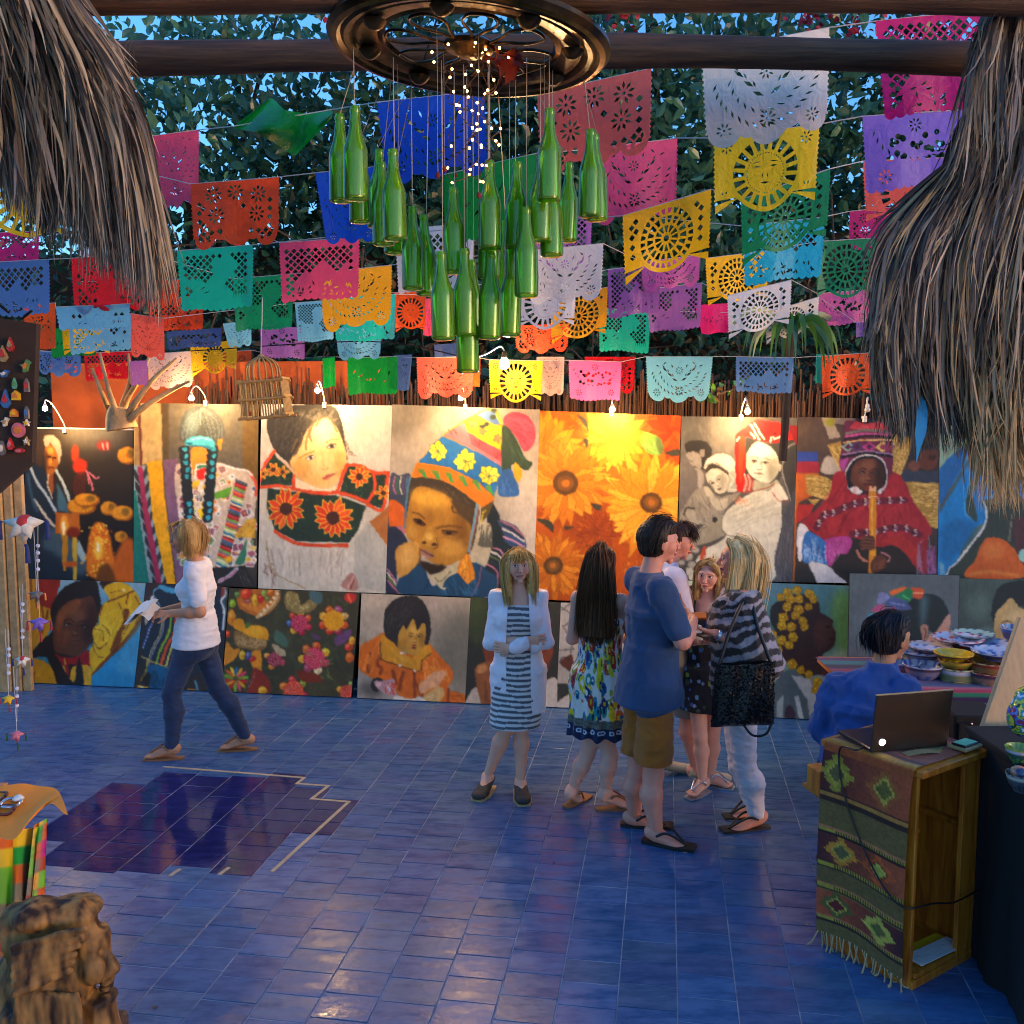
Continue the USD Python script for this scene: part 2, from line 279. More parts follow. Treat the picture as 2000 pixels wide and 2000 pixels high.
# ================= the painted canvases: brush marks laid one over another as colours of the canvas' own mesh
from scipy.ndimage import gaussian_filter
def srgb(c): return np.array([int(c[i:i+2], 16)/255 for i in (0, 2, 4)])
class Art:
    """quad: corner places TL TR BR BL; marks are given in a frame (ox, oy, scale) over the canvas"""
    def __init__(s, quad, fr, cell=1.75, seed=0):
        q = [np.asarray(a, float) for a in quad]; s.q = q
        pq = [px_of(a) for a in q]
        w = np.linalg.norm(pq[1]-pq[0]); h = np.linalg.norm(pq[3]-pq[0]); s.n, s.m = int(h/cell)+2, int(w/cell)+2
        a, b = np.meshgrid(np.linspace(0, 1, s.n), np.linspace(0, 1, s.m), indexing='ij'); a, b = a[..., None], b[..., None]
        s.V = (q[0]*(1-b)+q[1]*b)*(1-a)+(q[3]*(1-b)+q[2]*b)*a
        p = px_of(s.V); s.X = (p[..., 0]-fr[0])*fr[2]; s.Y = (p[..., 1]-fr[1])*fr[2]
        s.cs = cell*fr[2]; s.c = np.zeros((s.n, s.m, 3)); s.r = np.random.default_rng(seed)
    def bg(s, *cols, ax='y'):
        t = s.Y if ax == 'y' else s.X; t = (t-t.min())/(np.ptp(t)); k = np.linspace(0, 1, len(cols)); cc = np.array([srgb(c) for c in cols])
        s.c[:] = np.stack([np.interp(t, k, cc[:, i]) for i in range(3)], -1)
    def mix(s, mask, col, soft, a):
        if soft >= 0: mask = gaussian_filter(mask.astype(float), max(soft/s.cs*.6, .55))
        m = (mask*a)[..., None]; s.c = s.c*(1-m)+srgb(col)*m
    def g(s, shp, col, soft=3, a=1.):
        if not shp.is_valid: shp = shp.buffer(0)
        shapely.prepare(shp); s.mix(shapely.contains_xy(shp, s.X, s.Y), col, soft, a)
    def p(s, pts, col, soft=3, a=1.): s.g(Polygon(pts), col, soft, a)
    def s_(s, pts, col, soft=3, a=1.): s.g(Polygon(spline(pts, 8, True)), col, soft, a)
    def e(s, x, y, rx, ry, col, rot=0, soft=3, a=1.):
        r = math.radians(rot); dx, dy = s.X-x, s.Y-y; u = dx*math.cos(r)+dy*math.sin(r); v = -dx*math.sin(r)+dy*math.cos(r)
        s.mix((u/rx)**2+(v/ry)**2 < 1, col, soft, a)
    def l(s, pts, w, col, soft=2, a=1., smooth=True):
        s.g(LineString(spline(pts, 8) if smooth and len(pts) > 2 else pts).buffer(w/2), col, soft, a)
    def tex(s, amt=.06, sc=.08, st=(1, 1)):
        n = meshkit.fbm(np.stack([s.X*sc*st[0], s.Y*sc*st[1], 0*s.X], -1), 3, 7); s.c = np.clip(s.c*(1+amt*2*(n-.5))[..., None], 0, 1)
    def petals(s, x, y, r0, r1, n, w, cols, edge=None, rot=0., sq=1., ew=3):
        for k in range(n):
            t = rot+2*math.pi*k/n+s.r.normal(0, .06); rr = r1*s.r.uniform(.85, 1.12); c = cols[s.r.integers(len(cols))]
            ux, uy = math.cos(t), math.sin(t)*sq; q = [(x+ux*r0-uy*w*.25, y+uy*r0+ux*w*.25), (x+ux*rr*.7-uy*w*.5, y+uy*rr*.7+ux*w*.5), (x+ux*rr, y+uy*rr), (x+ux*rr*.7+uy*w*.5, y+uy*rr*.7-ux*w*.5), (x+ux*r0+uy*w*.25, y+uy*r0-ux*w*.25)]
            if edge: s.g(Polygon(q).buffer(ew), edge, 1)
            s.g(Polygon(q), c, 2)
    def hatch(s, pts, col, n, L, w, ang, a=.5, j=.2):
        """short strokes inside a shape: hair, folds, threads"""
        P_ = Polygon(pts).buffer(0); x0, y0, x1, y1 = P_.bounds; ls = []
        for _ in range(n):
            x, y = s.r.uniform(x0, x1), s.r.uniform(y0, y1)
            if not P_.contains(Point(x, y)): continue
            t = math.radians(ang)+s.r.normal(0, j); ls.append(LineString([(x, y), (x+L*math.cos(t), y+L*math.sin(t))]).buffer(w/2))
        if ls: s.g(unary_union(ls).intersection(P_.buffer(2)), col, 1, a)
    def face(s, x, y, w, ang, skin, dark, lip='a8604c', light=None, eye='241810'):
        """eyes, brows, nose and mouth about a face's centre; w = face width"""
        c, d = math.cos(math.radians(ang)), math.sin(math.radians(ang)); f = lambda u, v: (x+(u*c-v*d)*w, y+(u*d+v*c)*w)
        s.e(*f(-.3, .12), .2*w, .25*w, dark, soft=.12*w, a=.25); s.e(*f(.34, .1), .16*w, .4*w, dark, soft=.12*w, a=.35)
        if light: s.e(*f(0, -.3), .28*w, .18*w, light, soft=.15*w, a=.6); s.e(*f(-.22, .2), .13*w, .12*w, light, soft=.1*w, a=.5)
        for k in (-1, 1):
            s.l([f(k*.34, -.13), f(k*.2, -.18), f(k*.08, -.13)], .035*w, dark, .02*w, .8)
            s.e(*f(k*.21, -.03), .1*w, .045*w, dark, ang, .03*w, .6); s.e(*f(k*.21, -.02), .075*w, .032*w, 'd8d0c0', ang, .01*w, .55); s.e(*f(k*.2, -.02), .035*w, .036*w, eye, soft=.01*w)
            s.l([f(k*.31, -.02), f(k*.21, -.065), f(k*.11, -.02)], .022*w, eye, .01*w, .9)
        s.l([f(.05, -.1), f(.07, .12), f(.1, .2)], .035*w, dark, .04*w, .5); s.e(*f(0, .2), .07*w, .055*w, light or skin, soft=.04*w, a=.6)
        s.l([f(-.08, .235), f(0, .26), f(.09, .235)], .03*w, dark, .02*w, .8)
        s.s_([f(-.15, .4), f(-.04, .36), f(.04, .365), f(.15, .4), f(.03, .455), f(-.05, .455)], lip, .02*w, .9); s.l([f(-.15, .4), f(0, .41), f(.15, .4)], .018*w, dark, .01*w, .9)
        s.l([f(-.1, .53), f(0, .54), f(.1, .53)], .03*w, dark, .04*w, .35)
plain('canvas_edge', '14100d', .7); plain('canvas_wood', '8a6a48', .8)
def quad(c, yb, yt):
    """corner pixels TL TR BR BL; depth of the foot and of the top along the canvas line"""
    q = []
    for (x, y), t in zip(c, (1, 1, 0, 0)):
        r = R(x, y); v = yt if t else yb
        n = np.array([E2[0], E2[1]]); s = ((O2@n)+v-CP[:2]@n)/(r[:2]@n); q.append(CP+r*s)
    return q
def canvas(art, label, th=.035, kind='painting'):
    n0 = np.stack([art.X/art.cs, art.Y/art.cs, 0*art.X], -1); i, j = np.meshgrid(np.arange(art.n), np.arange(art.m), indexing='ij'); d1 = meshkit.fbm(n0*[.14, .3, 1], 2, 3)-.5; d2 = meshkit.fbm(n0*[.3, .14, 1], 2, 4)-.5
    art.c = np.stack([map_coordinates(art.c[..., k], [i+1.5*d1, j+1.5*d2], order=1, mode='nearest') for k in range(3)], -1)*(1+.12*(meshkit.fbm(n0*[.5, .18, 1], 2, 6)-.5)+.14*(meshkit.fbm(n0*[.05, .05, 1], 2, 8)-.5))[..., None]
    q = art.q; n = np.cross(q[1]-q[0], q[3]-q[0]); n /= np.linalg.norm(n)      # points away from the viewer
    if n[1] < 0: n = -n
    t = thing('painting', label, kind, loc=q[3])
    obj('canvas', (art.V.reshape(-1, 3), grid_faces(art.n, art.m)), 'paint_colours', t, True, lin(np.clip(art.c.reshape(-1, 3), 0, 1)))
    a = [p+n*.0015 for p in q]; b = [p+n*th for p in q]; V = np.array(a+b)
    f = [[4, 6, 5], [4, 7, 6]]
    for k in range(4): j = (k+1) % 4; f += [[k, j, j+4], [k, j+4, k+4]]
    obj('edge', trimesh.Trimesh(V, f, process=False), 'canvas_edge', t)
    return t
LO, LT = FU+.0, FU+.13        # lower row: foot, top
UO, UT = FU+.20, FU+.30       # upper row
def upper(c, fr, seed): return Art(quad(c, UO, UT), fr, seed=seed)
def lower(c, fr, seed):
    q = quad(c, LO, LT)
    for k in (2, 3): q[k][2] = max(q[k][2], .012)
    return Art(q, fr, seed=seed)
# --- old woman by candlelight
a = upper([(52, 838), (262, 841), (263, 1137), (42, 1131)], (0, 600, 2.76), 1); a.bg('33291c', '2a2218', '1c1712', '20160e')
a.e(500, 690, 170, 70, '857c66', soft=70, a=.7)
a.p([(135, 850), (230, 850), (300, 1000), (310, 1120), (290, 1250), (470, 1400), (480, 1470), (110, 1470), (120, 900)], '1d2733', 6)
a.s_([(290, 1180), (420, 1270), (470, 1400), (420, 1440), (300, 1330), (230, 1290)], '47606a', 20, .8)
a.s_([(180, 740), (215, 695), (280, 690), (325, 730), (332, 790), (310, 850), (240, 860), (190, 840)], '3a2c1c', 8); a.s_([(240, 700), (285, 690), (325, 735), (330, 800), (316, 850), (300, 780), (270, 735), (262, 760), (240, 740)], 'b7a283', 5)
a.s_([(240, 770), (262, 745), (290, 755), (312, 800), (308, 860), (282, 905), (256, 902), (242, 850)], 'a5621d', 5); a.e(272, 775, 16, 20, 'e2a038', soft=8); a.e(272, 838, 14, 22, 'e0922c', soft=8); a.e(245, 830, 16, 60, '2a1a0e', soft=14, a=.7)
for x, y in ((264, 806), (294, 812)): a.e(x, y, 12, 5, '2c160a', soft=3)
a.l([(280, 810), (286, 840), (276, 848)], 5, '6a340f', 3); a.l([(262, 866), (276, 862), (292, 868)], 6, '5a2410', 2)
a.p([(250, 895), (285, 900), (290, 1000), (275, 1010)], '8c4a20', 6); a.l([(262, 900), (258, 960), (282, 1030)], 7, 'cfc0a0', 3)
a.l([(160, 860), (205, 950), (260, 1030), (300, 1100)], 15, 'a9bcc6', 5); a.l([(185, 1040), (235, 1110), (292, 1180)], 14, 'cfc5ac', 4); a.l([(150, 900), (165, 1000), (200, 1100)], 14, '35526a', 8)
a.l([(302, 880), (345, 960), (375, 1040), (400, 1110)], 15, 'b7c9c3', 4); a.p([(305, 940), (350, 1020), (380, 1110), (310, 1100)], '3e6474', 8)
a.e(405, 790, 20, 50, 'cc3a14', soft=10); a.e(432, 858, 38, 42, 'bc3010', soft=8)
for k in range(5): a.l([(420+8*k, 890), (400+14*k, 950), (405+12*k, 1010)], 9, '5f2113', 5, .8)
for q in ([(465, 880), (490, 940), (500, 985)], [(480, 890), (515, 920), (535, 915)], [(468, 890), (480, 950)]): a.l(q, 9, 'd8707a', 3)
a.e(560, 745, 38, 28, 'a02c20', soft=12); a.l([(553, 735), (558, 765)], 9, 'ffc0b0', 2); a.l([(578, 735), (582, 765)], 9, 'ffb0a0', 2)
for x, y, r, s in ((440, 1075, 78, 46), (470, 1040, 70, 38), (590, 1085, 46, 40), (662, 1112, 62, 42), (690, 800, 56, 48), (655, 1240, 36, 32)):
    a.e(x, y, r, s, '8a4a0a', soft=5); a.e(x-6, y-4, r*.9, s*.85, 'd9911a', soft=6); a.e(x+r*.25, y-s*.2, r*.35, s*.5, '5a4a14', soft=8, a=.8)
    for k in range(7): a.l([(x, y-s*.2), (x+r*math.cos(.3+k*.42), y+s*.9*math.sin(.3+k*.42))], 3, 'a85a08', 2, .6, False)
a.p([(298, 1108), (430, 1110), (430, 1215), (300, 1225)], 'b0601a', 4); a.e(345, 1180, 22, 60, 'f0a030', soft=10); a.e(342, 1190, 9, 38, 'fff2b8', soft=5); a.e(395, 1215, 36, 30, '74240c', soft=8)
a.p([(334, 1235), (366, 1235), (360, 1420), (338, 1420)], 'b57a18'); a.p([(390, 1240), (416, 1240), (412, 1470), (395, 1470)], 'c6a02e'); a.p([(420, 1245), (470, 1350), (450, 1380), (415, 1330)], '9ab0aa', 5); a.e(380, 1385, 40, 18, 'b8551a', soft=6)
a.s_([(482, 1450), (468, 1320), (495, 1190), (545, 1160), (590, 1225), (610, 1330), (640, 1460)], 'd66e0c', 8)
for k in range(120): x, y = a.r.normal(545, 38), a.r.uniform(1170, 1460); a.e(x, y, 6, 6, ['ffb020', 'ffd84a', 'b84a08'][k % 3], soft=3, a=.8)
a.e(530, 1300, 26, 62, 'ffc23a', soft=16); a.e(528, 1295, 8, 28, 'fff3c8', soft=5); a.s_([(600, 1470), (640, 1300), (690, 1250), (720, 1270), (725, 1480)], 'c45c0c', 12); a.s_([(520, 1480), (540, 1400), (590, 1390), (620, 1480)], '6a3a08', 10)
canvas(a, 'painting of an old woman in a dark shawl lit by a candle among marigolds')
# --- girl with braids seen from behind
a = upper([(262, 787), (505, 790), (501, 1148), (261, 1137)], (250, 770, 4.956), 2); a.bg('6a6250', '5c5648', '4a463c', '3a362e')
a.p([(50, 80), (330, 80), (340, 640), (50, 700)], 'c3a566', 8); a.p([(320, 80), (400, 80), (390, 640), (335, 640)], '54452a', 12); a.p([(1110, 80), (1300, 80), (1300, 1000), (1110, 1000)], '705626', 20); a.p([(60, 80), (110, 80), (130, 700), (60, 700)], 'a5844c', 4)
a.p([(92, 80), (118, 80), (142, 760), (118, 760)], '6e3222', 4)
a.p([(50, 690), (190, 690), (250, 1200), (400, 1860), (50, 1860)], '8ea0a2', 4)
for k in range(9):
    y = 700+k*132; x = 105+k*24
    a.p([(x-60, y), (x+15, y+110), (x+15, y+190), (x-60, y+75)], '2c3030'); a.p([(x+90, y-40), (x+20, y+95), (x+22, y+170), (x+95, y+60)], '333a3a')
    for q in range(5): a.l([(x-60, y+80+q*11), (x+10, y+185+q*10)], 4, '78928c', 2, .6, False)
a.p([(50, 930), (75, 930), (210, 1860), (50, 1860)], '1f7566', 4); a.p([(92, 700), (140, 700), (175, 1000), (330, 1860), (280, 1860), (140, 1120)], 'a22f50')
a.p([(182, 660), (335, 640), (350, 900), (465, 1860), (380, 1860), (240, 1200)], 'f0aa0e', 4); a.p([(340, 640), (480, 620), (560, 1860), (470, 1860), (360, 1000)], '7c5a72', 6); a.l([(340, 660), (352, 900), (400, 1300), (470, 1850)], 10, '54401c', 4, .7)
a.s_([(505, 430), (500, 300), (560, 170), (700, 110), (830, 150), (920, 270), (935, 390), (900, 430), (840, 470), (560, 470)], '4a4f4c', 5)
for k in range(26): x = 540+k*14; a.l([(715+.06*(x-715), 130), (x, 260), (700+(x-700)*.8+(-60 if x < 700 else 60), 440)], 4, '9fb0ac' if k % 3 else '2b302e', 4, .45)
a.s_([(580, 200), (650, 160), (680, 280), (640, 400), (560, 380)], '9fc0c0', 50, .5); a.l([(700, 150), (698, 300)], 8, 'd8d0c0', 5, .7)
a.s_([(480, 670), (860, 660), (1000, 705), (1180, 750), (1250, 900), (1235, 1100), (1190, 1450), (1130, 1650), (850, 1700), (560, 1600), (490, 1200)], 'cbb9a0', 4)
cols = ['b5454a', 'e8c030', '4f8a4a', '8d4a5e', 'e0d8c8', '3a6080', 'd88a30', 'a86a72', '78a060']
for k in range(260):
    x, y = a.r.uniform(490, 1230), a.r.uniform(720, 1640); s_ = a.r.uniform(20, 66); t = a.r.uniform(0, 3)
    if abs(x-1000+.33*(y-1200)) < 110: continue
    a.p([(x+s_*math.cos(t+i*1.57), y+s_*math.sin(t+i*1.57)) for i in range(4)], 'efe6d6', 1.5, .9); a.p([(x+s_*.75*math.cos(t+i*1.57), y+s_*.75*math.sin(t+i*1.57)) for i in range(4)], cols[a.r.integers(9)], 1.5); a.p([(x+s_*.3*math.cos(t+i*1.57), y+s_*.3*math.sin(t+i*1.57)) for i in range(4)], cols[a.r.integers(9)], 1.5, .8)
a.p([(820, 960), (1010, 890), (970, 1000), (850, 1010)], '5fa02c', 5); a.p([(1150, 1210), (1240, 1200), (1240, 1390), (1010, 1390)], 'd8a020', 8, .8)
st = ['3f5060', 'c02838', 'd84030', '7a6a80', 'e8d8b0', '8c2018', 'b0d090', '4a2a2a', '88b040', '35608c', 'e06018', '7a2a20', '68a838', '1f6fa0', 'c82828', 'e8e0b0']
for k in range(46):
    t = k/46; x = 1045-205*t; y = 820+860*t; c = st[k*7 % 16]; a.p([(x, y), (x+110, y+45), (x+106, y+66), (x-4, y+21)], c, 1.5)
a.p([(930, 1590), (1000, 1560), (1010, 1620), (950, 1640)], 'e8a820'); a.s_([(1040, 1640), (1100, 1500), (1150, 1400), (1130, 1620)], '3a7a5a', 6); a.l([(1180, 760), (1240, 870), (1235, 980)], 26, 'd04a30', 4); a.l([(870, 670), (1000, 710), (1140, 740), (1200, 780)], 20, 'dfe0d8', 4)
a.s_([(615, 530), (765, 530), (770, 680), (690, 670), (640, 790), (620, 720)], 'd98a2c', 4); a.p([(870, 430), (915, 430), (895, 560), (875, 520)], 'e08828', 4)
a.p([(650, 680), (770, 675), (770, 800), (640, 820)], 'e8e0d0'); a.p([(665, 690), (770, 685), (768, 710), (672, 720)], '3a7a5a'); a.s_([(665, 750), (720, 715), (765, 730), (735, 780), (750, 810), (690, 825)], 'd82a20'); a.p([(620, 850), (690, 835), (690, 880), (620, 920)], 'f0c020'); a.p([(665, 1120), (755, 1080), (765, 1230), (700, 1200)], 'f0c820')
for xs, ys in (((545, 560, 600), 0), ((820, 790, 770), 0)):
    sx = 1 if xs[0] < 700 else -1
    for k in range(11):
        y = 530+k*66; x = xs[0]+sx*5*k; a.s_([(x-48, y-20), (x+40, y-35), (x+48, y+25), (x+5, y+60), (x-45, y+35)], '26292a', 4)
        if k < 5 or k > 7: a.s_([(x-22+20*(k % 2), y-10), (x+24+10*(k % 2), y-18), (x+26, y+20), (x, y+34)], '2f9ab2', 4); a.l([(x-10+20*(k % 2), y-5), (x+14, y+22)], 5, '7fd0d8', 3, .7)
a.s_([(550, 470), (600, 420), (700, 408), (800, 425), (845, 475), (820, 530), (700, 505), (570, 495)], '49b3c6', 4); a.l([(560, 470), (640, 500), (720, 505), (820, 520)], 18, '1f5f78', 8, .7); a.l([(610, 440), (720, 425), (800, 445)], 16, '9be0e4', 8, .8); a.e(600, 475, 30, 12, '164a68', soft=6, a=.8)
a.p([(640, 1690), (1130, 1660), (1260, 1880), (560, 1880)], '2d2b28', 6); a.l([(880, 1810), (990, 1750), (1050, 1690)], 34, 'd8d8d8', 3); a.l([(880, 1812), (990, 1752), (1048, 1694)], 12, 'b03a68', 2)
for k in range(3): a.l([(1060+30*k, 1700), (1130+30*k, 1860)], 5, '8a8068', 3, .8)
a.tex(.1, .03); canvas(a, 'painting of a braided girl seen from behind in a patterned blouse beside a yellow band')
# --- girl in embroidered blouse
a = upper([(510.7, 789), (766, 792), (752.6, 1159), (504, 1149)], (495, 780, 5.086), 3); a.bg('cfc4b4', 'cbbfae', 'c6baa6', 'c2b9a6')
a.s_([(130, 260), (180, 140), (330, 70), (520, 50), (700, 55), (810, 80), (870, 200), (900, 360), (930, 560), (900, 620), (560, 800), (400, 700), (330, 620), (200, 490)], '35322c', 6)
a.hatch([(130, 260), (300, 80), (800, 80), (870, 260), (560, 300), (330, 560), (200, 480)], '6e6658', 260, 130, 5, 115, .35, .25); a.hatch([(300, 90), (800, 80), (860, 240), (560, 200)], 'b7a98e', 120, 110, 5, 130, .4, .3)
for k in range(6): a.l([(880+6*k, 340+30*k), (930+12*k, 440+25*k), (950+16*k, 560)], 5, '5a5246', 3, .7)
a.s_([(440, 520), (540, 300), (690, 190), (800, 250), (870, 370), (925, 560), (890, 720), (800, 860), (700, 890), (540, 840), (420, 730), (370, 640), (390, 560)], 'e9bf7a', 8)
a.e(690, 330, 110, 130, 'fbe9c0', soft=60, a=.9); a.e(470, 690, 100, 120, 'd99a48', soft=50, a=.8); a.e(860, 650, 60, 150, 'd8a050', soft=40, a=.7); a.e(640, 800, 140, 60, 'e8b25a', soft=40, a=.6)
for q in ([(560, 290), (530, 400), (520, 500)], [(620, 200), (560, 330), (580, 420)], [(480, 330), (470, 430), (400, 560)], [(690, 160), (620, 260)], [(760, 180), (830, 320)], [(430, 400), (380, 520)]): a.l(q, 20, '6e5a40', 8, .8)
a.l([(455, 585), (520, 545), (600, 515)], 13, 'a0702c', 6, .9); a.l([(715, 435), (780, 400), (840, 395)], 12, 'a88048', 6, .9)
for x, y, t in ((565, 583, -20), (775, 465, -22)): a.e(x, y, 50, 24, '8a6a48', t, 6, .8); a.e(x, y, 42, 17, 'e8e0cc', t, 3); a.e(x+4, y-2, 20, 20, '55504a', soft=3); a.e(x+4, y-2, 9, 9, '181410', soft=2); a.l([(x-48, y+16), (x-5, y-22), (x+44, y-22)], 7, '3a2c20', 3)
a.l([(690, 560), (690, 640), (720, 680)], 16, 'd8a860', 10, .6); a.l([(680, 690), (715, 700), (740, 680)], 9, 'a87a40', 5, .8)
a.s_([(690, 782), (740, 745), (770, 750), (820, 730), (770, 775), (720, 795)], 'c06450', 4); a.l([(692, 782), (750, 760), (820, 732)], 6, '6a3028', 3)
a.s_([(235, 580), (300, 620), (390, 700), (385, 760), (340, 730), (250, 640)], 'd8b08c', 4); a.l([(250, 600), (330, 680), (370, 740)], 10, '8a5a3a', 4, .7)
a.s_([(400, 770), (560, 850), (720, 890), (850, 850), (860, 920), (640, 925), (400, 880)], 'ecd8ae', 8)
a.p([(60, 890), (150, 870), (1120, 1060), (1260, 1080), (1250, 1180), (1150, 1210), (1330, 1440), (1310, 1930), (40, 1880)], 'c9c2ae', 4); a.p([(1000, 1400), (1140, 1210), (1330, 1440), (1310, 1930), (1000, 1850)], 'b2b0a0', 8)
a.p([(1240, 1150), (1345, 1050), (1330, 1450), (1150, 1215)], 'ad6a30', 8)
def green(q): a.p(q, '26362a', 3); a.hatch(q, '3f7a48', 90, 26, 4, 40, .7, 1.4); a.hatch(q, '86a078', 24, 30, 3, 40, .5, 1.4)
green([(70, 860), (80, 700), (200, 510), (235, 580), (390, 730), (400, 850)]); green([(860, 920), (930, 645), (1080, 660), (1200, 750), (1345, 740), (1300, 1090), (1130, 1040), (860, 940)])
green([(140, 880), (420, 920), (850, 960), (1120, 1060), (1040, 1300), (950, 1420), (720, 1420), (430, 1410), (215, 1300), (130, 1080)])
for q in ([(70, 875), (250, 860), (450, 900), (640, 930), (850, 930), (1000, 970), (1130, 1020)], [(70, 800), (120, 640), (210, 515)], [(400, 870), (405, 760)], [(830, 920), (880, 780), (930, 650)], [(930, 655), (1060, 660), (1200, 730), (1345, 730)], [(1130, 1030), (1210, 880), (1190, 740)], [(1130, 1040), (1280, 1090), (1340, 740)], [(215, 1310), (300, 1370), (430, 1430), (620, 1450), (930, 1450)]): a.l(q, 34, 'd0421c', 3); a.l(q, 8, 'e8744a', 4, .5)
for x, y, n, r in ((325, 1090, 14, 190), (790, 1180, 15, 200), (1055, 770, 10, 110), (200, 700, 6, 70), (290, 720, 5, 60), (1290, 930, 6, 80), (100, 740, 5, 50)):
    a.petals(x, y, r*.25, r, n, r*.3, ['d8431a', 'e05a1e', 'c83a18'], 'ecc034', ew=8); a.e(x, y, r*.33, r*.33, '44281c', soft=4)
for k in range(30):
    x = 130+a.r.uniform(0, 880); y = 1490; a.l([(x, y), (x+a.r.normal(0, 20)-.1*(x-550), y+a.r.uniform(120, 330))], a.r.uniform(6, 16), '9a8c78' if k % 3 else 'ded8c8', 8, .5)
a.l([(130, 1400), (150, 1600), (250, 1750), (520, 1880)], 10, '9a7a40', 4, .8)
for k in range(9): a.l([(90+a.r.uniform(0, 120), 1620+a.r.uniform(0, 230)), (90+a.r.uniform(20, 140), 1640+a.r.uniform(0, 230))], 8, '7a4a38', 3, .8)
a.s_([(870, 1850), (980, 1720), (1040, 1850), (1000, 1900)], 'b08070', 4); a.l([(930, 1880), (990, 1760)], 12, 'e0a8a0', 3); a.l([(960, 1880), (1000, 1800)], 8, '5a2018', 3)
a.tex(.05, .03); canvas(a, 'painting of a young girl in a white blouse with red flowers embroidered on green')
# --- child in a knitted cap
a = upper([(766, 790), (1054.6, 800), (1042, 1171), (753, 1159)], (750, 780, 4.892), 4); a.bg('9a9080', 'a69c8a', 'b2a896', 'b8ae9c'); a.e(220, 180, 260, 140, '6e6656', -25, 90, .7); a.e(1350, 1100, 180, 500, 'c8beaa', 0, 80, .7)
a.s_([(60, 740), (150, 730), (260, 740), (260, 1200), (40, 1300)], '3f4656', 8)
for k, c in enumerate(['b06a80', '3a6a48', 'd8cfb0', '5a4868', '4a6a90']): a.l([(110+28*k, 740), (90+30*k, 830), (110+30*k, 900)], 14, c, 3)
a.s_([(50, 960), (190, 1040), (210, 1260), (60, 1220)], 'd2601a', 8); a.e(150, 1260, 60, 50, 'b06a70', soft=10)
a.s_([(40, 1250), (200, 1300), (240, 1500), (120, 1700), (200, 1860), (20, 1850)], '2a3040', 8)
for k, c in enumerate(['c87a90', 'e8d8b0', '6a8a3a', 'c06a80']): a.l([(30, 1620+k*36), (90, 1700+k*32), (190, 1860+k*14)], 13, c, 3)
a.s_([(1000, 1020), (1080, 1060), (1170, 1300), (1350, 1450), (1100, 1880), (960, 1700)], '222a2c', 8)
a.s_([(1090, 1150), (1250, 1210), (1340, 1320), (1350, 1430), (1200, 1400), (1150, 1300)], '3a4a66', 4)
for k, c in enumerate(['a86a78', '2a3040', 'd8cfc0', '2a4a70', 'c88aa8', '2a4468']): a.l([(1120+6*k, 1160+38*k), (1220+6*k, 1210+36*k), (1340, 1310+25*k)], 17, c, 3)
for k, c in enumerate(['b8788c', 'e0d8c8', '5a6a3a', '2a3038', 'b86a80']): a.l([(1020-10*k, 1410+40*k), (1120-10*k, 1450+50*k), (1160-20*k, 1560+60*k)], 18, c, 4)
a.s_([(880, 1200), (1000, 1180), (1040, 1300), (1020, 1450), (960, 1600), (830, 1560), (820, 1440)], 'b3a888', 8); a.hatch([(900, 1180), (1080, 1180), (1060, 1420), (900, 1400)], '1f2824', 60, 120, 12, 100, .6)
a.s_([(160, 1690), (350, 1560), (420, 1700), (480, 1780), (700, 1640), (860, 1560), (1000, 1640), (1080, 1720), (980, 1890), (200, 1870)], '23445e', 6); a.l([(430, 1720), (400, 1800), (340, 1860)], 8, '15304a', 4); a.l([(930, 1600), (900, 1760), (840, 1880)], 9, 'a8586a', 3); a.hatch([(500, 1780), (860, 1600), (900, 1870), (500, 1870)], '3a7aa0', 50, 110, 10, 60, .5)
a.s_([(260, 750), (420, 740), (620, 790), (880, 980), (890, 1200), (840, 1420), (700, 1560), (300, 1300), (230, 1000)], '3e3426', 6)
a.s_([(290, 860), (420, 840), (600, 920), (740, 1060), (830, 1200), (810, 1420), (720, 1540), (560, 1590), (400, 1520), (330, 1420), (215, 1300), (225, 1080)], 'b07a26', 8)
a.e(440, 950, 190, 80, 'e0a838', 12, 50, .9); a.e(740, 1250, 90, 200, '6a4414', 0, 60, .7); a.e(650, 1420, 120, 80, 'd8a040', 0, 40, .7); a.e(270, 1270, 50, 60, 'cf9a3c', 0, 25, .7); a.e(430, 1130, 60, 60, '8a5a1a', 0, 30, .5)
a.s_([(640, 960), (760, 1000), (860, 1050), (860, 1200), (780, 1150), (700, 1080)], '4a3a22', 14); a.l([(650, 1020), (660, 1070), (690, 1080)], 14, '4a3418', 5)
a.hatch([(300, 800), (640, 820), (860, 1000), (700, 1000), (500, 880), (300, 860)], '6a5a3c', 80, 70, 6, 60, .5)
a.l([(270, 1080), (330, 1100), (390, 1140)], 16, '5a3a10', 8, .8); a.l([(500, 1230), (620, 1210), (740, 1220)], 18, '5a3a12', 10, .8)
a.e(335, 1170, 62, 28, '5a3812', 25, 8, .9); a.e(338, 1172, 26, 14, '20140a', 20, 3); a.l([(290, 1150), (340, 1150), (395, 1195)], 8, '2a1808', 3)
a.e(620, 1275, 75, 30, '6a4618', 5, 8, .9); a.e(622, 1280, 30, 14, '241808', 5, 3); a.l([(550, 1255), (620, 1262), (700, 1270)], 8, '2a1808', 3); a.l([(560, 1310), (630, 1325), (690, 1310)], 7, '8a6024', 4, .8)
a.s_([(380, 1300), (420, 1220), (470, 1240), (500, 1330), (500, 1400), (410, 1400), (360, 1360)], 'c08a30', 10); a.e(430, 1310, 36, 36, 'e2b04c', soft=16); a.e(385, 1370, 22, 14, '4a2c0c', soft=5); a.e(480, 1390, 24, 14, '4a2c0c', soft=5); a.l([(500, 1330), (515, 1400), (480, 1430)], 12, '6a4416', 6, .8)
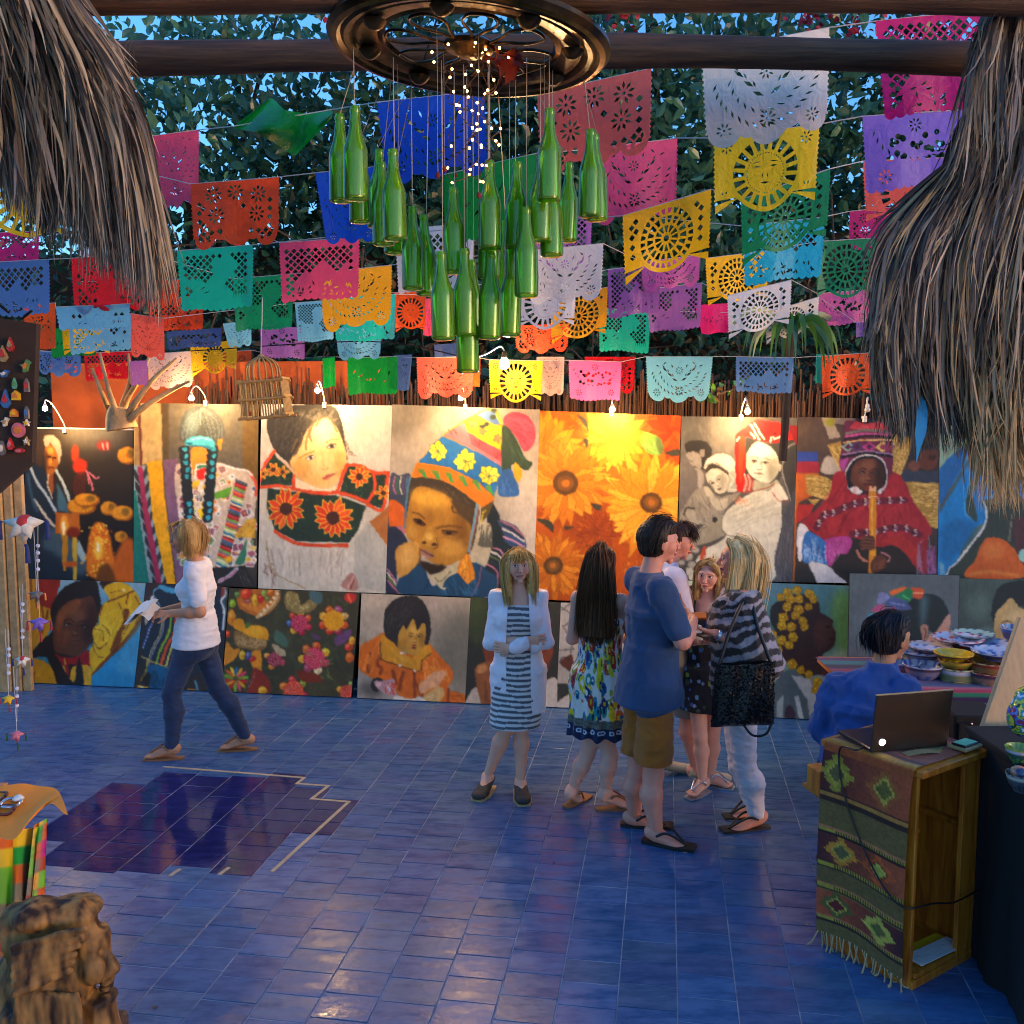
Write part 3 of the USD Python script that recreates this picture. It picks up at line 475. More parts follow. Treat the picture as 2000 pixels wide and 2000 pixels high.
a.s_([(325, 1420), (400, 1440), (460, 1480), (475, 1510), (420, 1520), (350, 1470)], '9a6a5a', 5); a.l([(325, 1420), (400, 1465), (470, 1500)], 9, '3a1c10', 3); a.l([(350, 1480), (420, 1515)], 8, 'd8b090', 4, .8)
a.s_([(110, 1460), (180, 1380), (300, 1360), (350, 1420), (330, 1560), (150, 1700)], 'c58f3c', 10); a.e(220, 1500, 70, 110, 'e0b05a', 0, 40, .7); a.l([(340, 1420), (345, 1520), (320, 1580)], 18, '5a3a14', 10, .7); a.s_([(340, 1540), (460, 1570), (600, 1600), (480, 1680), (400, 1640)], '2e2010', 14)
a.s_([(440, 1690), (560, 1640), (740, 1530), (720, 1640), (610, 1700), (560, 1790), (600, 1800), (560, 1820), (500, 1760)], 'b8ad86', 5); a.l([(480, 1700), (540, 1740), (640, 1640)], 8, '6a6444', 4)
a.l([(250, 740), (215, 950), (200, 1230)], 18, '4a7c96', 4); a.l([(890, 1000), (850, 1250), (810, 1450)], 26, '6b95a6', 4); a.l([(905, 1020), (865, 1250), (822, 1440)], 8, 'c86a4a', 3, .8)
a.s_([(790, 1470), (850, 1600), (870, 1700), (800, 1760), (740, 1700), (700, 1620)], 'cf7a1a', 4); a.hatch([(790, 1470), (870, 1690), (800, 1760), (700, 1620)], 'f0c04a', 40, 120, 8, 95, .6); a.hatch([(700, 1600), (800, 1760), (760, 1540)], '7a2a10', 14, 100, 8, 110, .6)
cap = [(1060, 90), (1140, 260), (1140, 480), (1120, 640), (1050, 950), (960, 1120), (930, 1030), (620, 800), (420, 740), (265, 740), (330, 600), (560, 350), (760, 200), (900, 130)]
a.s_(cap, 'b8862c', 4)
a.p([(560, 350), (330, 600), (620, 650), (900, 790), (1050, 940), (1140, 650), (940, 520)], '2668a8', 4); a.p([(315, 605), (600, 650), (880, 780), (1060, 930), (1000, 1090), (920, 1010), (640, 800), (440, 745), (262, 740)], 'd8741a', 4)
for k in range(6):
    x = 320+k*128; y = 660+k*.3*128*(.25+k*.11); a.p([(x, y), (x+60, y+8), (x+100, y+95+k*6), (x+58, y+85)], '38954a', 3); a.l([(x+8, y+60), (x+20, y+15), (x+50, y+30), (x+40, y+60)], 9, '8a7a1c', 2)
a.p([(570, 345), (760, 215), (830, 330), (1140, 500), (1130, 650), (900, 500)], 'cf6a72', 4); a.p([(800, 300), (1140, 500), (1120, 600), (840, 430)], 'c84450', 6, .8)
a.p([(760, 210), (880, 150), (1140, 270), (1140, 500), (950, 400), (800, 310)], 'e6b022', 4); a.p([(890, 150), (980, 110), (1060, 120), (1140, 240), (1060, 240)], '4a70a8', 5); a.p([(1060, 130), (1100, 150), (1140, 240), (1110, 240)], 'e8b830', 4)
for x, y in ((850, 240), (940, 310), (1080, 370)): a.petals(x, y, 4, 46, 5, 30, ['b86a48', 'c87850'], None); 
for x, y in ((1040, 170), (980, 235), (1050, 105), (940, 260)): a.e(x, y, 28, 22, '2a3a28', soft=4)
for x, y in ((905, 420), (650, 320), (1080, 540)): a.l([(x-40, y-40), (x, y+20), (x+5, y-30), (x+45, y+10)], 7, '6a2a30', 2)
for x, y, r in ((515, 495, 98), (780, 590, 112), (1008, 728, 105)): a.petals(x, y, 8, r, 8, r*.62, ['e3d23a', 'e8dc48', 'd8c830'], '1f4a5a', ew=4)
a.p([(930, 1040), (1050, 960), (1000, 1110), (920, 1180)], '5a4a24', 4); a.l([(925, 1180), (950, 1080), (970, 1060)], 9, 'e0d040', 3)
a.s_([(1140, 180), (1230, 120), (1360, 150), (1440, 260), (1440, 400), (1350, 500), (1260, 360), (1160, 260)], 'a84054', 8); a.hatch([(1140, 180), (1240, 120), (1360, 150), (1440, 280), (1430, 430), (1330, 480), (1200, 280)], 'd06a7c', 90, 130, 6, 50, .6, .3)
a.s_([(1130, 260), (1240, 340), (1350, 560), (1420, 610), (1360, 680), (1230, 620), (1200, 720), (1130, 700)], '2c4030', 8); a.hatch([(1130, 270), (1250, 360), (1380, 640), (1230, 640)], '4a6a4a', 40, 110, 6, 65, .5); a.s_([(1120, 700), (1220, 680), (1290, 850), (1280, 920), (1190, 930), (1090, 900)], '2c5a96', 8); a.hatch([(1120, 700), (1290, 860), (1190, 930), (1100, 890)], '5a8ac8', 40, 80, 6, 75, .5); a.s_([(1255, 600), (1320, 690), (1300, 770), (1270, 780), (1240, 700)], 'e0a020', 5)
a.tex(.06, .02); canvas(a, 'painting of a child in a bright knitted ear-flap cap resting chin on hand')
# --- orange daisies
a = upper([(1055, 802), (1329.7, 812), (1318, 1183), (1041, 1170)], (1040, 790, 4.953), 5); a.bg('c8580e', 'd06a12', 'b8500c', 'b04c0c')
a.e(480, 1090, 280, 200, '9c400a', 0, 80, .8); a.e(800, 250, 240, 180, 'e89a20', 0, 90, .8); a.s_([(1150, 110), (1440, 110), (1430, 420), (1260, 400), (1180, 260)], 'c8400c', 20)
def daisy(x, y, r0, r1, n, w, c, e, ctr, rot=0, sq=1., lay=2):
    for k in range(lay): a.petals(x, y, r0*.8, r1*(1-.2*k), n, w, c, e, rot+k*.2, sq, 4)
    for k in range(n*2): t = rot+k*math.pi/n; a.l([(x+r0*math.cos(t), y+r0*math.sin(t)*sq), (x+r1*.75*math.cos(t+.04), y+r1*.75*sq*math.sin(t+.04))], 5, e, 3, .45, False)
    if ctr: a.e(x, y, r0, r0*.95, '5a3a12', soft=10); a.e(x, y, r0*.66, r0*.6, ctr, soft=14); a.e(x, y, r0*.3, r0*.3, 'b86a18', soft=10)
for k in range(40): x, y = a.r.uniform(60, 1420), a.r.uniform(100, 1900); daisy(x, y, 8, 90, 9, 34, ['c8600e', 'd87414', 'b8500a'], '9c440a', None, a.r.uniform(0, 3), lay=1)
daisy(110, 460, 30, 420, 22, 90, ['e08a1a', 'e89820', 'd87a12'], 'b8640e', None, .2)
daisy(790, 330, 30, 330, 20, 84, ['eba424', 'f0b430', 'e08c18'], 'c87410', None, .1)
daisy(320, 760, 125, 420, 24, 96, ['e0861a', 'e89a24', 'd67812'], 'b05e0c', '7a4a18', .1)
daisy(1150, 950, 105, 520, 26, 105, ['f0a422', 'eeb030', 'e08a16'], 'c06c10', '8a5418', .05)
daisy(200, 1560, 95, 360, 26, 66, ['d87c16', 'e48c1c', 'c86a10'], '9c500c', '7a5220', .2)
daisy(1360, 250, 20, 300, 14, 90, ['c8480e', 'd45a12', 'b83c0a'], '8a2c08', None, 1.)
daisy(620, 1230, 20, 220, 20, 50, ['b04a0c', 'bc560e', 'a04008'], '7a3008', None, .4)
for q in ([(430, 90), (520, 150), (545, 260), (510, 220)], [(490, 330), (540, 340), (530, 420)], [(40, 1110), (180, 1130), (200, 1240), (120, 1170)], [(310, 1180), (410, 1180), (330, 1210)], [(560, 960), (660, 980), (640, 1030)], [(1280, 470), (1410, 430), (1410, 500)]): a.s_(q, '3e3a2a', 6)
a.s_([(1040, 320), (1100, 270), (1220, 320), (1260, 400), (1220, 490), (1120, 470), (1050, 390)], '7aa43c', 6); a.hatch([(1040, 320), (1220, 320), (1220, 490), (1060, 400)], 'a8cc70', 30, 70, 7, 40, .6); a.e(1230, 400, 34, 90, '5a6a3a', -15, 16, .8)
a.tex(.06, .02); canvas(a, 'painting of big orange daisies filling the whole canvas')
# --- grey mother and child, red headcloth
a = upper([(1331, 813), (1558, 816), (1547, 1137), (1322, 1133)], (1320, 800, 5.52), 6); a.bg('54504a', '5c584f', '4c4a44', '42413c')
a.hatch([(60, 70), (700, 70), (640, 600), (60, 900)], '7a7468', 60, 300, 26, 85, .35); a.s_([(380, 90), (700, 80), (660, 420), (520, 480), (400, 400)], '7c756a', 40, .7)
a.s_([(60, 500), (240, 640), (300, 860), (120, 1010), (40, 1100)], '6a645c', 14); a.s_([(90, 400), (180, 330), (320, 350), (390, 450), (330, 640), (240, 600)], '2e2a26', 8); a.s_([(110, 490), (180, 450), (260, 480), (280, 580), (250, 660), (200, 630)], '8e867a', 8); a.s_([(260, 440), (310, 430), (305, 510), (270, 510)], '857c70', 4); a.l([(150, 550), (185, 560)], 8, '3a342e'); a.l([(200, 615), (235, 625)], 7, '4a3a34'); a.s_([(240, 660), (300, 690), (290, 830), (240, 850)], '9a9286', 6)
a.s_([(300, 620), (340, 540), (450, 480), (570, 490), (650, 590), (660, 760), (690, 860), (560, 880), (580, 700), (430, 590), (330, 640)], 'cfc6b0', 5); a.l([(320, 600), (430, 575), (560, 680)], 12, '8a826e', 4)
a.s_([(320, 650), (360, 590), (430, 590), (580, 700), (560, 760), (430, 640), (340, 680)], '3a342a', 5); a.s_([(330, 690), (420, 630), (540, 690), (580, 760), (540, 880), (450, 900), (400, 840), (340, 770)], 'c9c0a4', 6)
a.face(435, 775, 210, -28, 'c9c0a4', '4a4436', '5a4a40', 'dcd4bc'); a.s_([(560, 860), (580, 680), (640, 680), (650, 850), (600, 880)], 'a8a892', 6); a.l([(580, 700), (620, 760), (575, 850), (640, 870)], 10, 'e0dccc', 4)
a.s_([(40, 1160), (100, 1030), (210, 870), (330, 850), (480, 940), (640, 900), (700, 900), (520, 1100), (460, 1240), (120, 1360)], '8d8674', 6); a.s_([(300, 830), (360, 840), (440, 960), (560, 960), (540, 1060), (440, 1080), (330, 920)], 'b5ad94', 5)
a.hatch([(60, 1100), (220, 870), (460, 950), (520, 1100), (120, 1350)], '4e493e', 70, 130, 7, 70, .5); a.hatch([(60, 1100), (220, 870), (460, 950), (520, 1100), (120, 1350)], 'b8b09a', 50, 110, 7, 60, .5)
a.s_([(110, 1100), (200, 1090), (230, 1190), (280, 1210), (180, 1260), (140, 1180)], 'a69e88', 5); a.l([(90, 1130), (120, 1060), (200, 1070)], 16, '37332c', 5); a.s_([(170, 1250), (330, 1250), (230, 1340)], '4a463e', 5); a.l([(165, 1260), (210, 1320), (330, 1240)], 9, 'd0c8b0', 3)
a.s_([(80, 1400), (280, 1290), (480, 1190), (540, 1340), (300, 1450), (90, 1470)], '8f8871', 10); a.e(420, 1190, 30, 30, '26281e', soft=5)
a.s_([(740, 330), (860, 320), (1000, 370), (1120, 330), (1280, 320), (1180, 480), (1150, 660), (1100, 800), (1060, 820), (780, 760), (740, 560)], '3a3833', 6)
a.s_([(760, 620), (765, 480), (860, 350), (960, 370), (1060, 440), (1110, 560), (1090, 700), (990, 800), (870, 760), (800, 700)], 'd6d2b8', 7); a.face(905, 570, 300, 6, 'd6d2b8', '55503e', '8c8470', 'ece8d2'); a.e(1050, 650, 50, 140, '8a866a', 10, 30, .7); a.s_([(1105, 590), (1140, 600), (1130, 660), (1100, 650)], 'b0aa90', 4)
a.s_([(840, 760), (1000, 800), (1090, 760), (1100, 820), (900, 890), (830, 860)], 'a9a488', 8)
a.s_([(1170, 430), (1310, 350), (1310, 900), (1240, 1000), (1190, 880), (1150, 680)], '37352f', 6); a.l([(1300, 355), (1200, 420), (1155, 560), (1150, 690), (1200, 850), (1250, 1010)], 13, '9a968a', 4)
a.s_([(1230, 1000), (1300, 900), (1290, 1850), (1000, 1850), (1100, 1300)], '45464a', 8); a.hatch([(1130, 1050), (1290, 1000), (1260, 1850), (1020, 1850)], '8a8c88', 50, 420, 8, 96, .3, .06)
a.s_([(500, 1160), (620, 1030), (830, 890), (1000, 870), (1100, 800), (1170, 870), (1215, 970), (1140, 1000), (1140, 1250), (1060, 1600), (1000, 1860), (180, 1860), (260, 1560), (480, 1420), (540, 1340), (490, 1280)], 'cdc9b0', 6); a.hatch([(560, 1120), (830, 920), (1120, 1000), (1100, 1400), (620, 1300)], '8f8b74', 46, 260, 12, -28, .35); a.hatch([(600, 1400), (1040, 1400), (980, 1850), (640, 1850)], 'a8a48c', 34, 300, 14, 84, .4)
a.l([(500, 1160), (490, 1270), (540, 1345), (620, 1370)], 10, '6a6854', 4); a.l([(1030, 890), (1130, 990), (1210, 975)], 8, 'b04a38', 3); a.l([(700, 900), (800, 885), (960, 850), (1070, 800)], 9, '8a3a30', 3)
for k in range(26): a.e(a.r.uniform(630, 780), a.r.uniform(930, 1040), 16, 8, 'd8845c', -30, 3, .6)
a.s_([(260, 1620), (280, 1500), (330, 1480), (310, 1600)], 'b4472a', 8); a.hatch([(260, 1620), (330, 1480), (310, 1600)], 'e0d8c0', 14, 30, 8, 20, .7)
a.s_([(650, 270), (760, 190), (870, 110), (1060, 130), (1240, 180), (1310, 220), (1260, 320), (1040, 360), (860, 320), (740, 300), (750, 560), (730, 860), (690, 880), (650, 820), (640, 400)], 'cf1e14', 5)
a.s_([(690, 300), (740, 300), (740, 480), (700, 800), (670, 600)], 'e04418', 12, .8); a.s_([(880, 130), (1040, 140), (1040, 250), (940, 290)], 'e2120e', 14, .8); a.s_([(1220, 180), (1320, 200), (1310, 380), (1240, 280)], '7a1a18', 10)
for q in ([(810, 160), (860, 260), (900, 320)], [(845, 150), (900, 240), (950, 320)], [(1020, 350), (1030, 300), (1050, 290)], [(1060, 320), (1130, 290), (1180, 250)], [(810, 250), (850, 305)], [(655, 340), (680, 300)], [(740, 700), (760, 780), (740, 870)], [(780, 710), (800, 780), (790, 860)]): a.l(q, 20, 'ece0cc', 4)
a.s_([(1010, 290), (1060, 240), (1090, 250), (1050, 290)], '5a1410', 8); a.s_([(740, 700), (830, 740), (820, 870), (740, 880)], 'c83a2c', 5, .5); a.s_([(860, 100), (960, 80), (1060, 100), (1060, 135), (900, 115)], '4a4038', 6)
for x, y, r in ((135, 1590, 80), (70, 1660, 50), (180, 1680, 60), (130, 1510, 40), (220, 1520, 60)): a.e(x, y, r, r*.85, '3a3a34', soft=5); a.e(x-8, y-10, r*.75, r*.62, 'a6a08e', soft=16)
a.p([(110, 1700), (190, 1700), (190, 1780), (115, 1790)], 'b8b49c', 5)
a.tex(.06, .02); canvas(a, 'grey toned painting of a woman with a red headcloth carrying a child')
# --- flute player in red poncho
a = upper([(1559, 814), (1835.7, 822), (1830, 1142), (1547, 1137)], (1545, 800, 5.367), 7); a.bg('3b2f2a', '41342c', '3a322c', '2c2a26'); a.e(300, 250, 240, 220, '4e4034', 0, 80, .8); a.e(1400, 400, 200, 320, '1e2024', 0, 50, .9); a.p([(1140, 640), (1560, 640), (1560, 770), (1160, 770)], '2c3644', 8)
a.p([(320, 80), (420, 80), (520, 290), (400, 310)], '9a8c74', 5); a.p([(400, 85), (680, 85), (640, 160), (440, 150)], '7a6e60', 8); a.e(410, 130, 55, 45, '8a8a2a', soft=16); a.p([(1080, 90), (1560, 120), (1560, 220), (1150, 190)], '363840', 20); a.e(1240, 160, 50, 60, '4a5468', soft=20)
a.p([(60, 440), (280, 440), (290, 560), (60, 560)], '2b3f8a', 6); a.p([(60, 540), (290, 550), (300, 660), (60, 670)], '8a2430', 6); a.p([(50, 660), (300, 670), (260, 880), (40, 1000)], 'b5581f', 14); a.p([(50, 990), (240, 990), (200, 1100), (40, 1210)], 'a32a26', 8); a.s_([(310, 620), (380, 490), (500, 540), (520, 660), (360, 680)], 'a59c8c', 10); a.p([(40, 1000), (50, 670), (70, 670), (60, 1200), (30, 1800), (15, 1800)], 'b5601e', 5)
a.s_([(1330, 500), (1440, 390), (1540, 440), (1530, 580), (1450, 640), (1340, 600)], '57301f', 10); a.e(1440, 350, 110, 70, '14141a', soft=16); a.e(1290, 590, 60, 60, '6a4030', soft=14); a.e(1480, 500, 40, 30, '2a1610', soft=12)
def straw(q, ang, n=110, L=260):
    a.p(q, '9a7a34', 5); a.hatch(q, 'd9bc6a', n, L, 5, ang, .75, .12); a.hatch(q, '6a5020', n//2, L, 4, ang, .6, .12)
straw([(380, 370), (520, 330), (560, 500), (540, 680), (470, 560)], 62); straw([(1050, 250), (1270, 300), (1220, 520), (1140, 700), (1060, 640)], 110); straw([(150, 680), (330, 700), (470, 760), (380, 960), (160, 880)], 12); straw([(170, 940), (300, 940), (240, 1010)], 20, 30, 100); straw([(1190, 760), (1550, 770), (1540, 1250), (1450, 1230), (1300, 1000)], 2, 160, 200)
a.s_([(560, 130), (700, 110), (760, 90), (900, 100), (1030, 200), (1060, 400), (1060, 620), (960, 900), (620, 900), (530, 640), (510, 500), (560, 300)], '5a2438', 6); a.s_([(620, 190), (700, 120), (930, 120), (1020, 200), (900, 230), (700, 210)], 'a6303a', 6); a.e(800, 110, 110, 34, '1a1818', soft=6)
a.hatch([(650, 180), (930, 130), (1010, 190), (700, 210)], 'c86a6a', 20, 50, 10, 60, .6)
for q, w, c in (([(580, 250), (800, 215), (1040, 240)], 26, '6a665a'), ([(570, 280), (800, 250), (1040, 265)], 24, 'b04a80'), ([(560, 315), (800, 280), (1050, 300)], 20, '17141a'), ([(555, 345), (800, 318), (1050, 325)], 16, 'd8b868'), ([(545, 470), (800, 440), (1060, 470)], 18, '8a7a9a'), ([(540, 495), (800, 460), (1055, 490)], 22, '121216')): a.l(q, w, c, 3)
for x, c in ((600, '7a9a8a'), (690, '4a3460'), (820, 'a03a7a'), (960, 'c8bc5a'), (1020, '7a2a50')): a.p([(x-75, 395), (x, 335), (x+75, 390), (x, 445)], c, 3); a.p([(x-38, 392), (x, 360), (x+38, 390), (x, 420)], '4a1a3a' if x < 900 else '8a3a4a', 3)
a.s_([(510, 540), (600, 500), (570, 600), (550, 660), (520, 620)], '8a3a7a', 6)
a.s_([(560, 740), (590, 600), (680, 500), (800, 470), (920, 490), (1000, 600), (1000, 760), (950, 850), (880, 880), (660, 880), (600, 830)], '14161a', 5); a.l([(600, 830), (565, 740), (580, 640), (640, 540), (740, 485), (850, 480), (950, 520), (1000, 630), (1000, 770), (960, 850)], 17, 'c9c6c0', 3)
a.s_([(625, 720), (650, 590), (740, 520), (880, 520), (960, 600), (975, 720), (920, 820), (830, 850), (700, 820), (640, 780)], '54301f', 8); a.e(740, 690, 80, 90, '7a4a30', 0, 40, .7); a.face(810, 670, 290, 4, '6a3c26', '1c0f0a', '5a2a20', '8a5a40', '0c0806'); a.p([(900, 520), (985, 600), (985, 760), (900, 840)], '241410', 24, .7); a.s_([(610, 830), (680, 810), (750, 860), (680, 890)], 'd5d2ca', 4); a.s_([(900, 860), (980, 800), (970, 850), (920, 885)], 'cfccc4', 4)
a.s_([(450, 680), (560, 660), (600, 840), (700, 890), (900, 890), (980, 850), (1060, 660), (1180, 740), (1280, 960), (1420, 1160), (1480, 1280), (1440, 1360), (1420, 1720), (1320, 1700), (1120, 1440), (900, 1440), (620, 1340), (360, 1380), (230, 1290), (110, 1190), (250, 1060), (400, 900)], '8e2028', 6)
a.hatch([(440, 760), (1060, 760), (1400, 1200), (1100, 1350), (300, 1300), (200, 1180)], 'bc3a3a', 160, 200, 26, 100, .3, .5); a.hatch([(440, 760), (1060, 760), (1400, 1200), (1100, 1350), (300, 1300)], '5a1018', 50, 220, 14, 100, .4, .4)
def band(pts, n):
    q = spline(pts, 12); a.l(pts, 70, '4a1a2a', 4, .75)
    for k in range(n):
        x, y = q[int((k+.5)*len(q)/n)]
        for dx, dy, c in ((0, -28, 'd8c8a8'), (0, 26, 'c8c4cc'), (-18, 0, '1c1818'), (20, 4, '7a6a8a'), (4, -6, 'b8a898')): a.e(x+dx, y+dy, 17, 9, c, a.r.uniform(-40, 40), 3, .9)
band([(270, 1240), (340, 1110), (450, 1080), (600, 1010), (740, 970), (900, 960), (1060, 950), (1200, 950)], 9); band([(640, 1300), (780, 1290), (920, 1270), (1050, 1240), (1220, 1250), (1340, 1310)], 7)
a.s_([(560, 1360), (720, 1360), (900, 1440), (1120, 1440), (1320, 1680), (1320, 1740), (600, 1740), (440, 1600)], '24221f', 8); a.s_([(940, 1380), (1150, 1330), (1340, 1480), (1330, 1640), (1120, 1440)], '9c2a26', 8); a.s_([(340, 1370), (620, 1340), (600, 1500), (480, 1520), (420, 1640), (350, 1560)], 'a03a80', 6); a.hatch([(340, 1370), (620, 1340), (560, 1500), (420, 1620)], 'c870a8', 60, 120, 6, 100, .6)
a.s_([(60, 1400), (70, 1250), (110, 1190), (180, 1260), (140, 1400), (120, 1560), (80, 1580)], 'd2d0cc', 5); a.s_([(120, 1420), (160, 1280), (250, 1310), (360, 1390), (350, 1520), (380, 1630), (250, 1600), (130, 1600)], '2f6aa8', 5); a.hatch([(130, 1420), (170, 1290), (360, 1390), (370, 1620), (140, 1590)], 'b8cce0', 60, 130, 8, 85, .6); a.hatch([(130, 1420), (170, 1290), (360, 1390), (370, 1620)], '1a3a70', 30, 130, 8, 95, .6); a.s_([(190, 1600), (370, 1630), (470, 1720), (600, 1850), (320, 1850), (230, 1720)], 'd0ccc6', 6)
a.p([(815, 860), (895, 860), (890, 1560), (860, 1720), (815, 1720), (820, 1300)], 'c07a1a', 3); a.l([(850, 930), (850, 1380)], 16, 'e0aa4a', 8, .8); a.p([(815, 800), (840, 800), (855, 830), (875, 800), (895, 800), (895, 860), (815, 860)], 'd0a070', 3); a.l([(810, 915), (900, 910)], 12, 'e0c0a0', 3)
a.s_([(720, 1400), (760, 1330), (860, 1330), (880, 1420), (860, 1470), (740, 1470)], '4e2c1e', 5); a.s_([(840, 1600), (900, 1530), (980, 1540), (1010, 1620), (940, 1690), (850, 1700)], '55301f', 5)
for k in range(4): a.l([(735, 1360+k*32), (800, 1350+k*34), (870, 1365+k*32)], 9, '8a5c44', 4, .7); a.l([(860+30*k, 1690-10*k), (890+30*k, 1600-14*k)], 9, '8a5c44', 4, .7)
a.l([(690, 1480), (740, 1560), (800, 1590)], 26, 'b0705a', 6); a.l([(950, 1500), (1030, 1540), (1020, 1590)], 20, 'a86a70', 5); a.e(860, 1510, 26, 26, 'd8a020', soft=4)
a.hatch([(1330, 1380), (1480, 1290), (1520, 1720), (1310, 1730)], '8a8aa8', 40, 260, 12, 92, .6); a.hatch([(1430, 1400), (1520, 1400), (1520, 1720), (1430, 1720)], 'a04a90', 24, 260, 14, 92, .6); a.p([(1340, 1400), (1420, 1400), (1430, 1720), (1390, 1720)], '7a1c28', 8, .7)
a.tex(.08, .02); canvas(a, 'painting of a boy in a red poncho and knitted cap playing a wooden flute')
# --- blue shawl
a = upper([(1836, 824), (2035, 831), (2032, 1134), (1831, 1142)], (1820, 800, 5.367), 8); a.bg('8fae8c', '7d9c86', '50685a', '303832')
a.s_([(60, 700), (430, 330), (620, 230), (1000, 200), (1200, 400), (1200, 1300), (520, 1200), (260, 1590), (150, 1740), (60, 1740)], '1478b4', 6); a.s_([(380, 420), (640, 300), (1100, 320), (1100, 560), (640, 570), (400, 560)], '9aa0b4', 6)
for k in range(9): y = 380+k*22; a.l([(440-k*3, y+5), (700, y), (1100, y+4)], 9, ['d8dce4', '6a7096', '3a6a9a', 'c8c0d0'][k % 4], 3)
a.s_([(430, 600), (620, 570), (640, 760), (520, 900), (380, 760)], '1e94d8', 30, .8); a.p([(330, 620), (470, 330), (460, 440), (130, 1000), (90, 1080), (85, 980)], '4a5450', 12); a.s_([(85, 620), (420, 330), (440, 360), (200, 800), (90, 980)], '1b5e96', 10); a.s_([(400, 750), (420, 900), (480, 1140), (440, 1175), (370, 1100), (350, 980)], '2f4640', 8); a.l([(390, 770), (350, 960), (360, 1090), (440, 1180)], 14, '4ab0e0', 5, .7)
a.s_([(100, 1250), (300, 1150), (480, 1220), (240, 1540), (100, 1560)], '0f5e92', 40, .8)
a.s_([(520, 950), (700, 910), (800, 820), (880, 870), (1000, 960), (1200, 980), (1200, 1740), (200, 1740), (300, 1560), (530, 1270), (580, 1100)], '2e3c34', 6); a.l([(540, 960), (575, 1060), (560, 1190), (470, 1340), (270, 1590)], 24, 'c0c8c0', 4); a.l([(520, 940), (680, 900), (800, 800), (900, 870), (1000, 950)], 16, '2aa0e0', 6)
a.s_([(860, 1180), (1000, 1100), (1200, 1100), (1200, 1740), (900, 1500)], '4a3030', 14); a.s_([(540, 1380), (620, 1340), (720, 1350), (830, 1420), (920, 1560), (960, 1760), (360, 1760), (450, 1580)], 'c05c22', 8); a.e(640, 1480, 120, 90, 'd8803a', 0, 50, .7); a.l([(400, 1730), (600, 1700), (900, 1740)], 40, 'd88c40', 20, .6)
a.l([(840, 1100), (830, 1200), (815, 1310)], 8, '9a8c70', 3); a.s_([(800, 1320), (830, 1310), (830, 1380), (800, 1380)], '5a6050', 3); a.e(970, 1530, 60, 70, '8ac4b0', soft=5); a.l([(150, 1740), (190, 1660), (260, 1610)], 20, 'b8c4c8', 5); a.hatch([(70, 1580), (150, 1580), (140, 1740), (70, 1740)], '8ab0b8', 16, 90, 10, 80, .7)
a.tex(.06, .02); canvas(a, 'painting of a figure in a bright blue shawl behind the hanging thatch')
# ---- lower row
a = lower([(45, 1130), (284.5, 1139), (262, 1353), (7, 1333)], (0, 1120, 6.662), 11); a.bg('8aaab0', '5a9ab4', '2a7c9c', '1d6f90')
a.p([(280, 60), (800, 60), (700, 420), (640, 700), (200, 700)], '8c2414', 5); a.p([(20, 1450), (300, 60), (330, 60), (320, 500), (250, 800), (80, 1450)], '4e2412', 5)
a.s_([(310, 60), (490, 70), (520, 400), (590, 430), (660, 490), (640, 760), (420, 1060), (560, 1130), (700, 1250), (770, 1490), (40, 1420), (120, 1000), (220, 700), (320, 400)], 'c98a10', 6)
for q in ([(400, 80), (410, 200), (400, 330)], [(470, 200), (475, 430)], [(540, 380), (560, 560), (540, 800)], [(620, 480), (600, 600)], [(450, 1290), (420, 1460)], [(340, 1300), (280, 1400)], [(250, 560), (240, 800)]): a.l(q, 26, '6e3410', 5, .85)
a.hatch([(120, 1000), (320, 420), (560, 700), (400, 1060), (700, 1300), (700, 1470), (60, 1410)], 'a86008', 50, 150, 12, 115, .5, .4); a.hatch([(120, 1000), (320, 420), (560, 700), (700, 1300), (60, 1410)], 'e2b02c', 50, 150, 14, 105, .5, .4)
a.s_([(660, 470), (760, 260), (940, 120), (1120, 90), (1260, 110), (1300, 300), (1310, 420), (1280, 600), (1200, 900), (1000, 1050), (1080, 1480), (780, 1480), (700, 1240), (620, 1090), (380, 1080), (560, 860), (680, 740)], '251a14', 6)
a.s_([(700, 700), (760, 500), (900, 360), (1080, 320), (1200, 300), (1260, 480), (1250, 700), (1160, 950), (1000, 1080), (850, 1050), (720, 1020), (690, 860)], '57301a', 8); a.s_([(730, 620), (800, 460), (960, 350), (1060, 360), (980, 500), (860, 560), (800, 740), (740, 760)], '8e4c22', 30, .8); a.e(1180, 650, 90, 260, '33190e', 5, 50, .8); a.face(985, 690, 460, 6, '6a3a20', '26120a', '6a3a2a', '8a5230', '100806'); a.e(800, 850, 90, 120, '74391c', 0, 40, .6)
a.s_([(710, 1050), (820, 1090), (1000, 1080), (1160, 1000), (1210, 1200), (1060, 1220), (940, 1180), (800, 1200)], '951414', 6); a.s_([(800, 1200), (860, 1240), (900, 1360), (960, 1210), (1180, 1220), (1170, 1500), (1050, 1500), (880, 1350)], 'd89a1c', 5); a.p([(830, 1090), (850, 1210), (870, 1220), (850, 1100)], 'd8b030', 3); a.l([(870, 1210), (880, 1290), (860, 1360)], 40, '8c1616', 4); a.s_([(620, 1090), (720, 1060), (860, 1300), (960, 1420), (1000, 1200), (1030, 1090), (1080, 1300), (1060, 1480), (800, 1480), (700, 1280)], '231812', 5)
a.p([(1320, 90), (1480, 90), (1440, 170), (1350, 200), (1290, 130)], '3a2010', 4)
a.s_([(1360, 180), (1540, 110), (1680, 160), (1750, 230), (1830, 360), (1870, 500), (1820, 680), (1640, 900), (1440, 1130), (1220, 1330), (1190, 1240), (1160, 1040), (1210, 900), (1210, 720), (1290, 660), (1290, 540), (1340, 400), (1420, 330)], 'e0a810', 5)
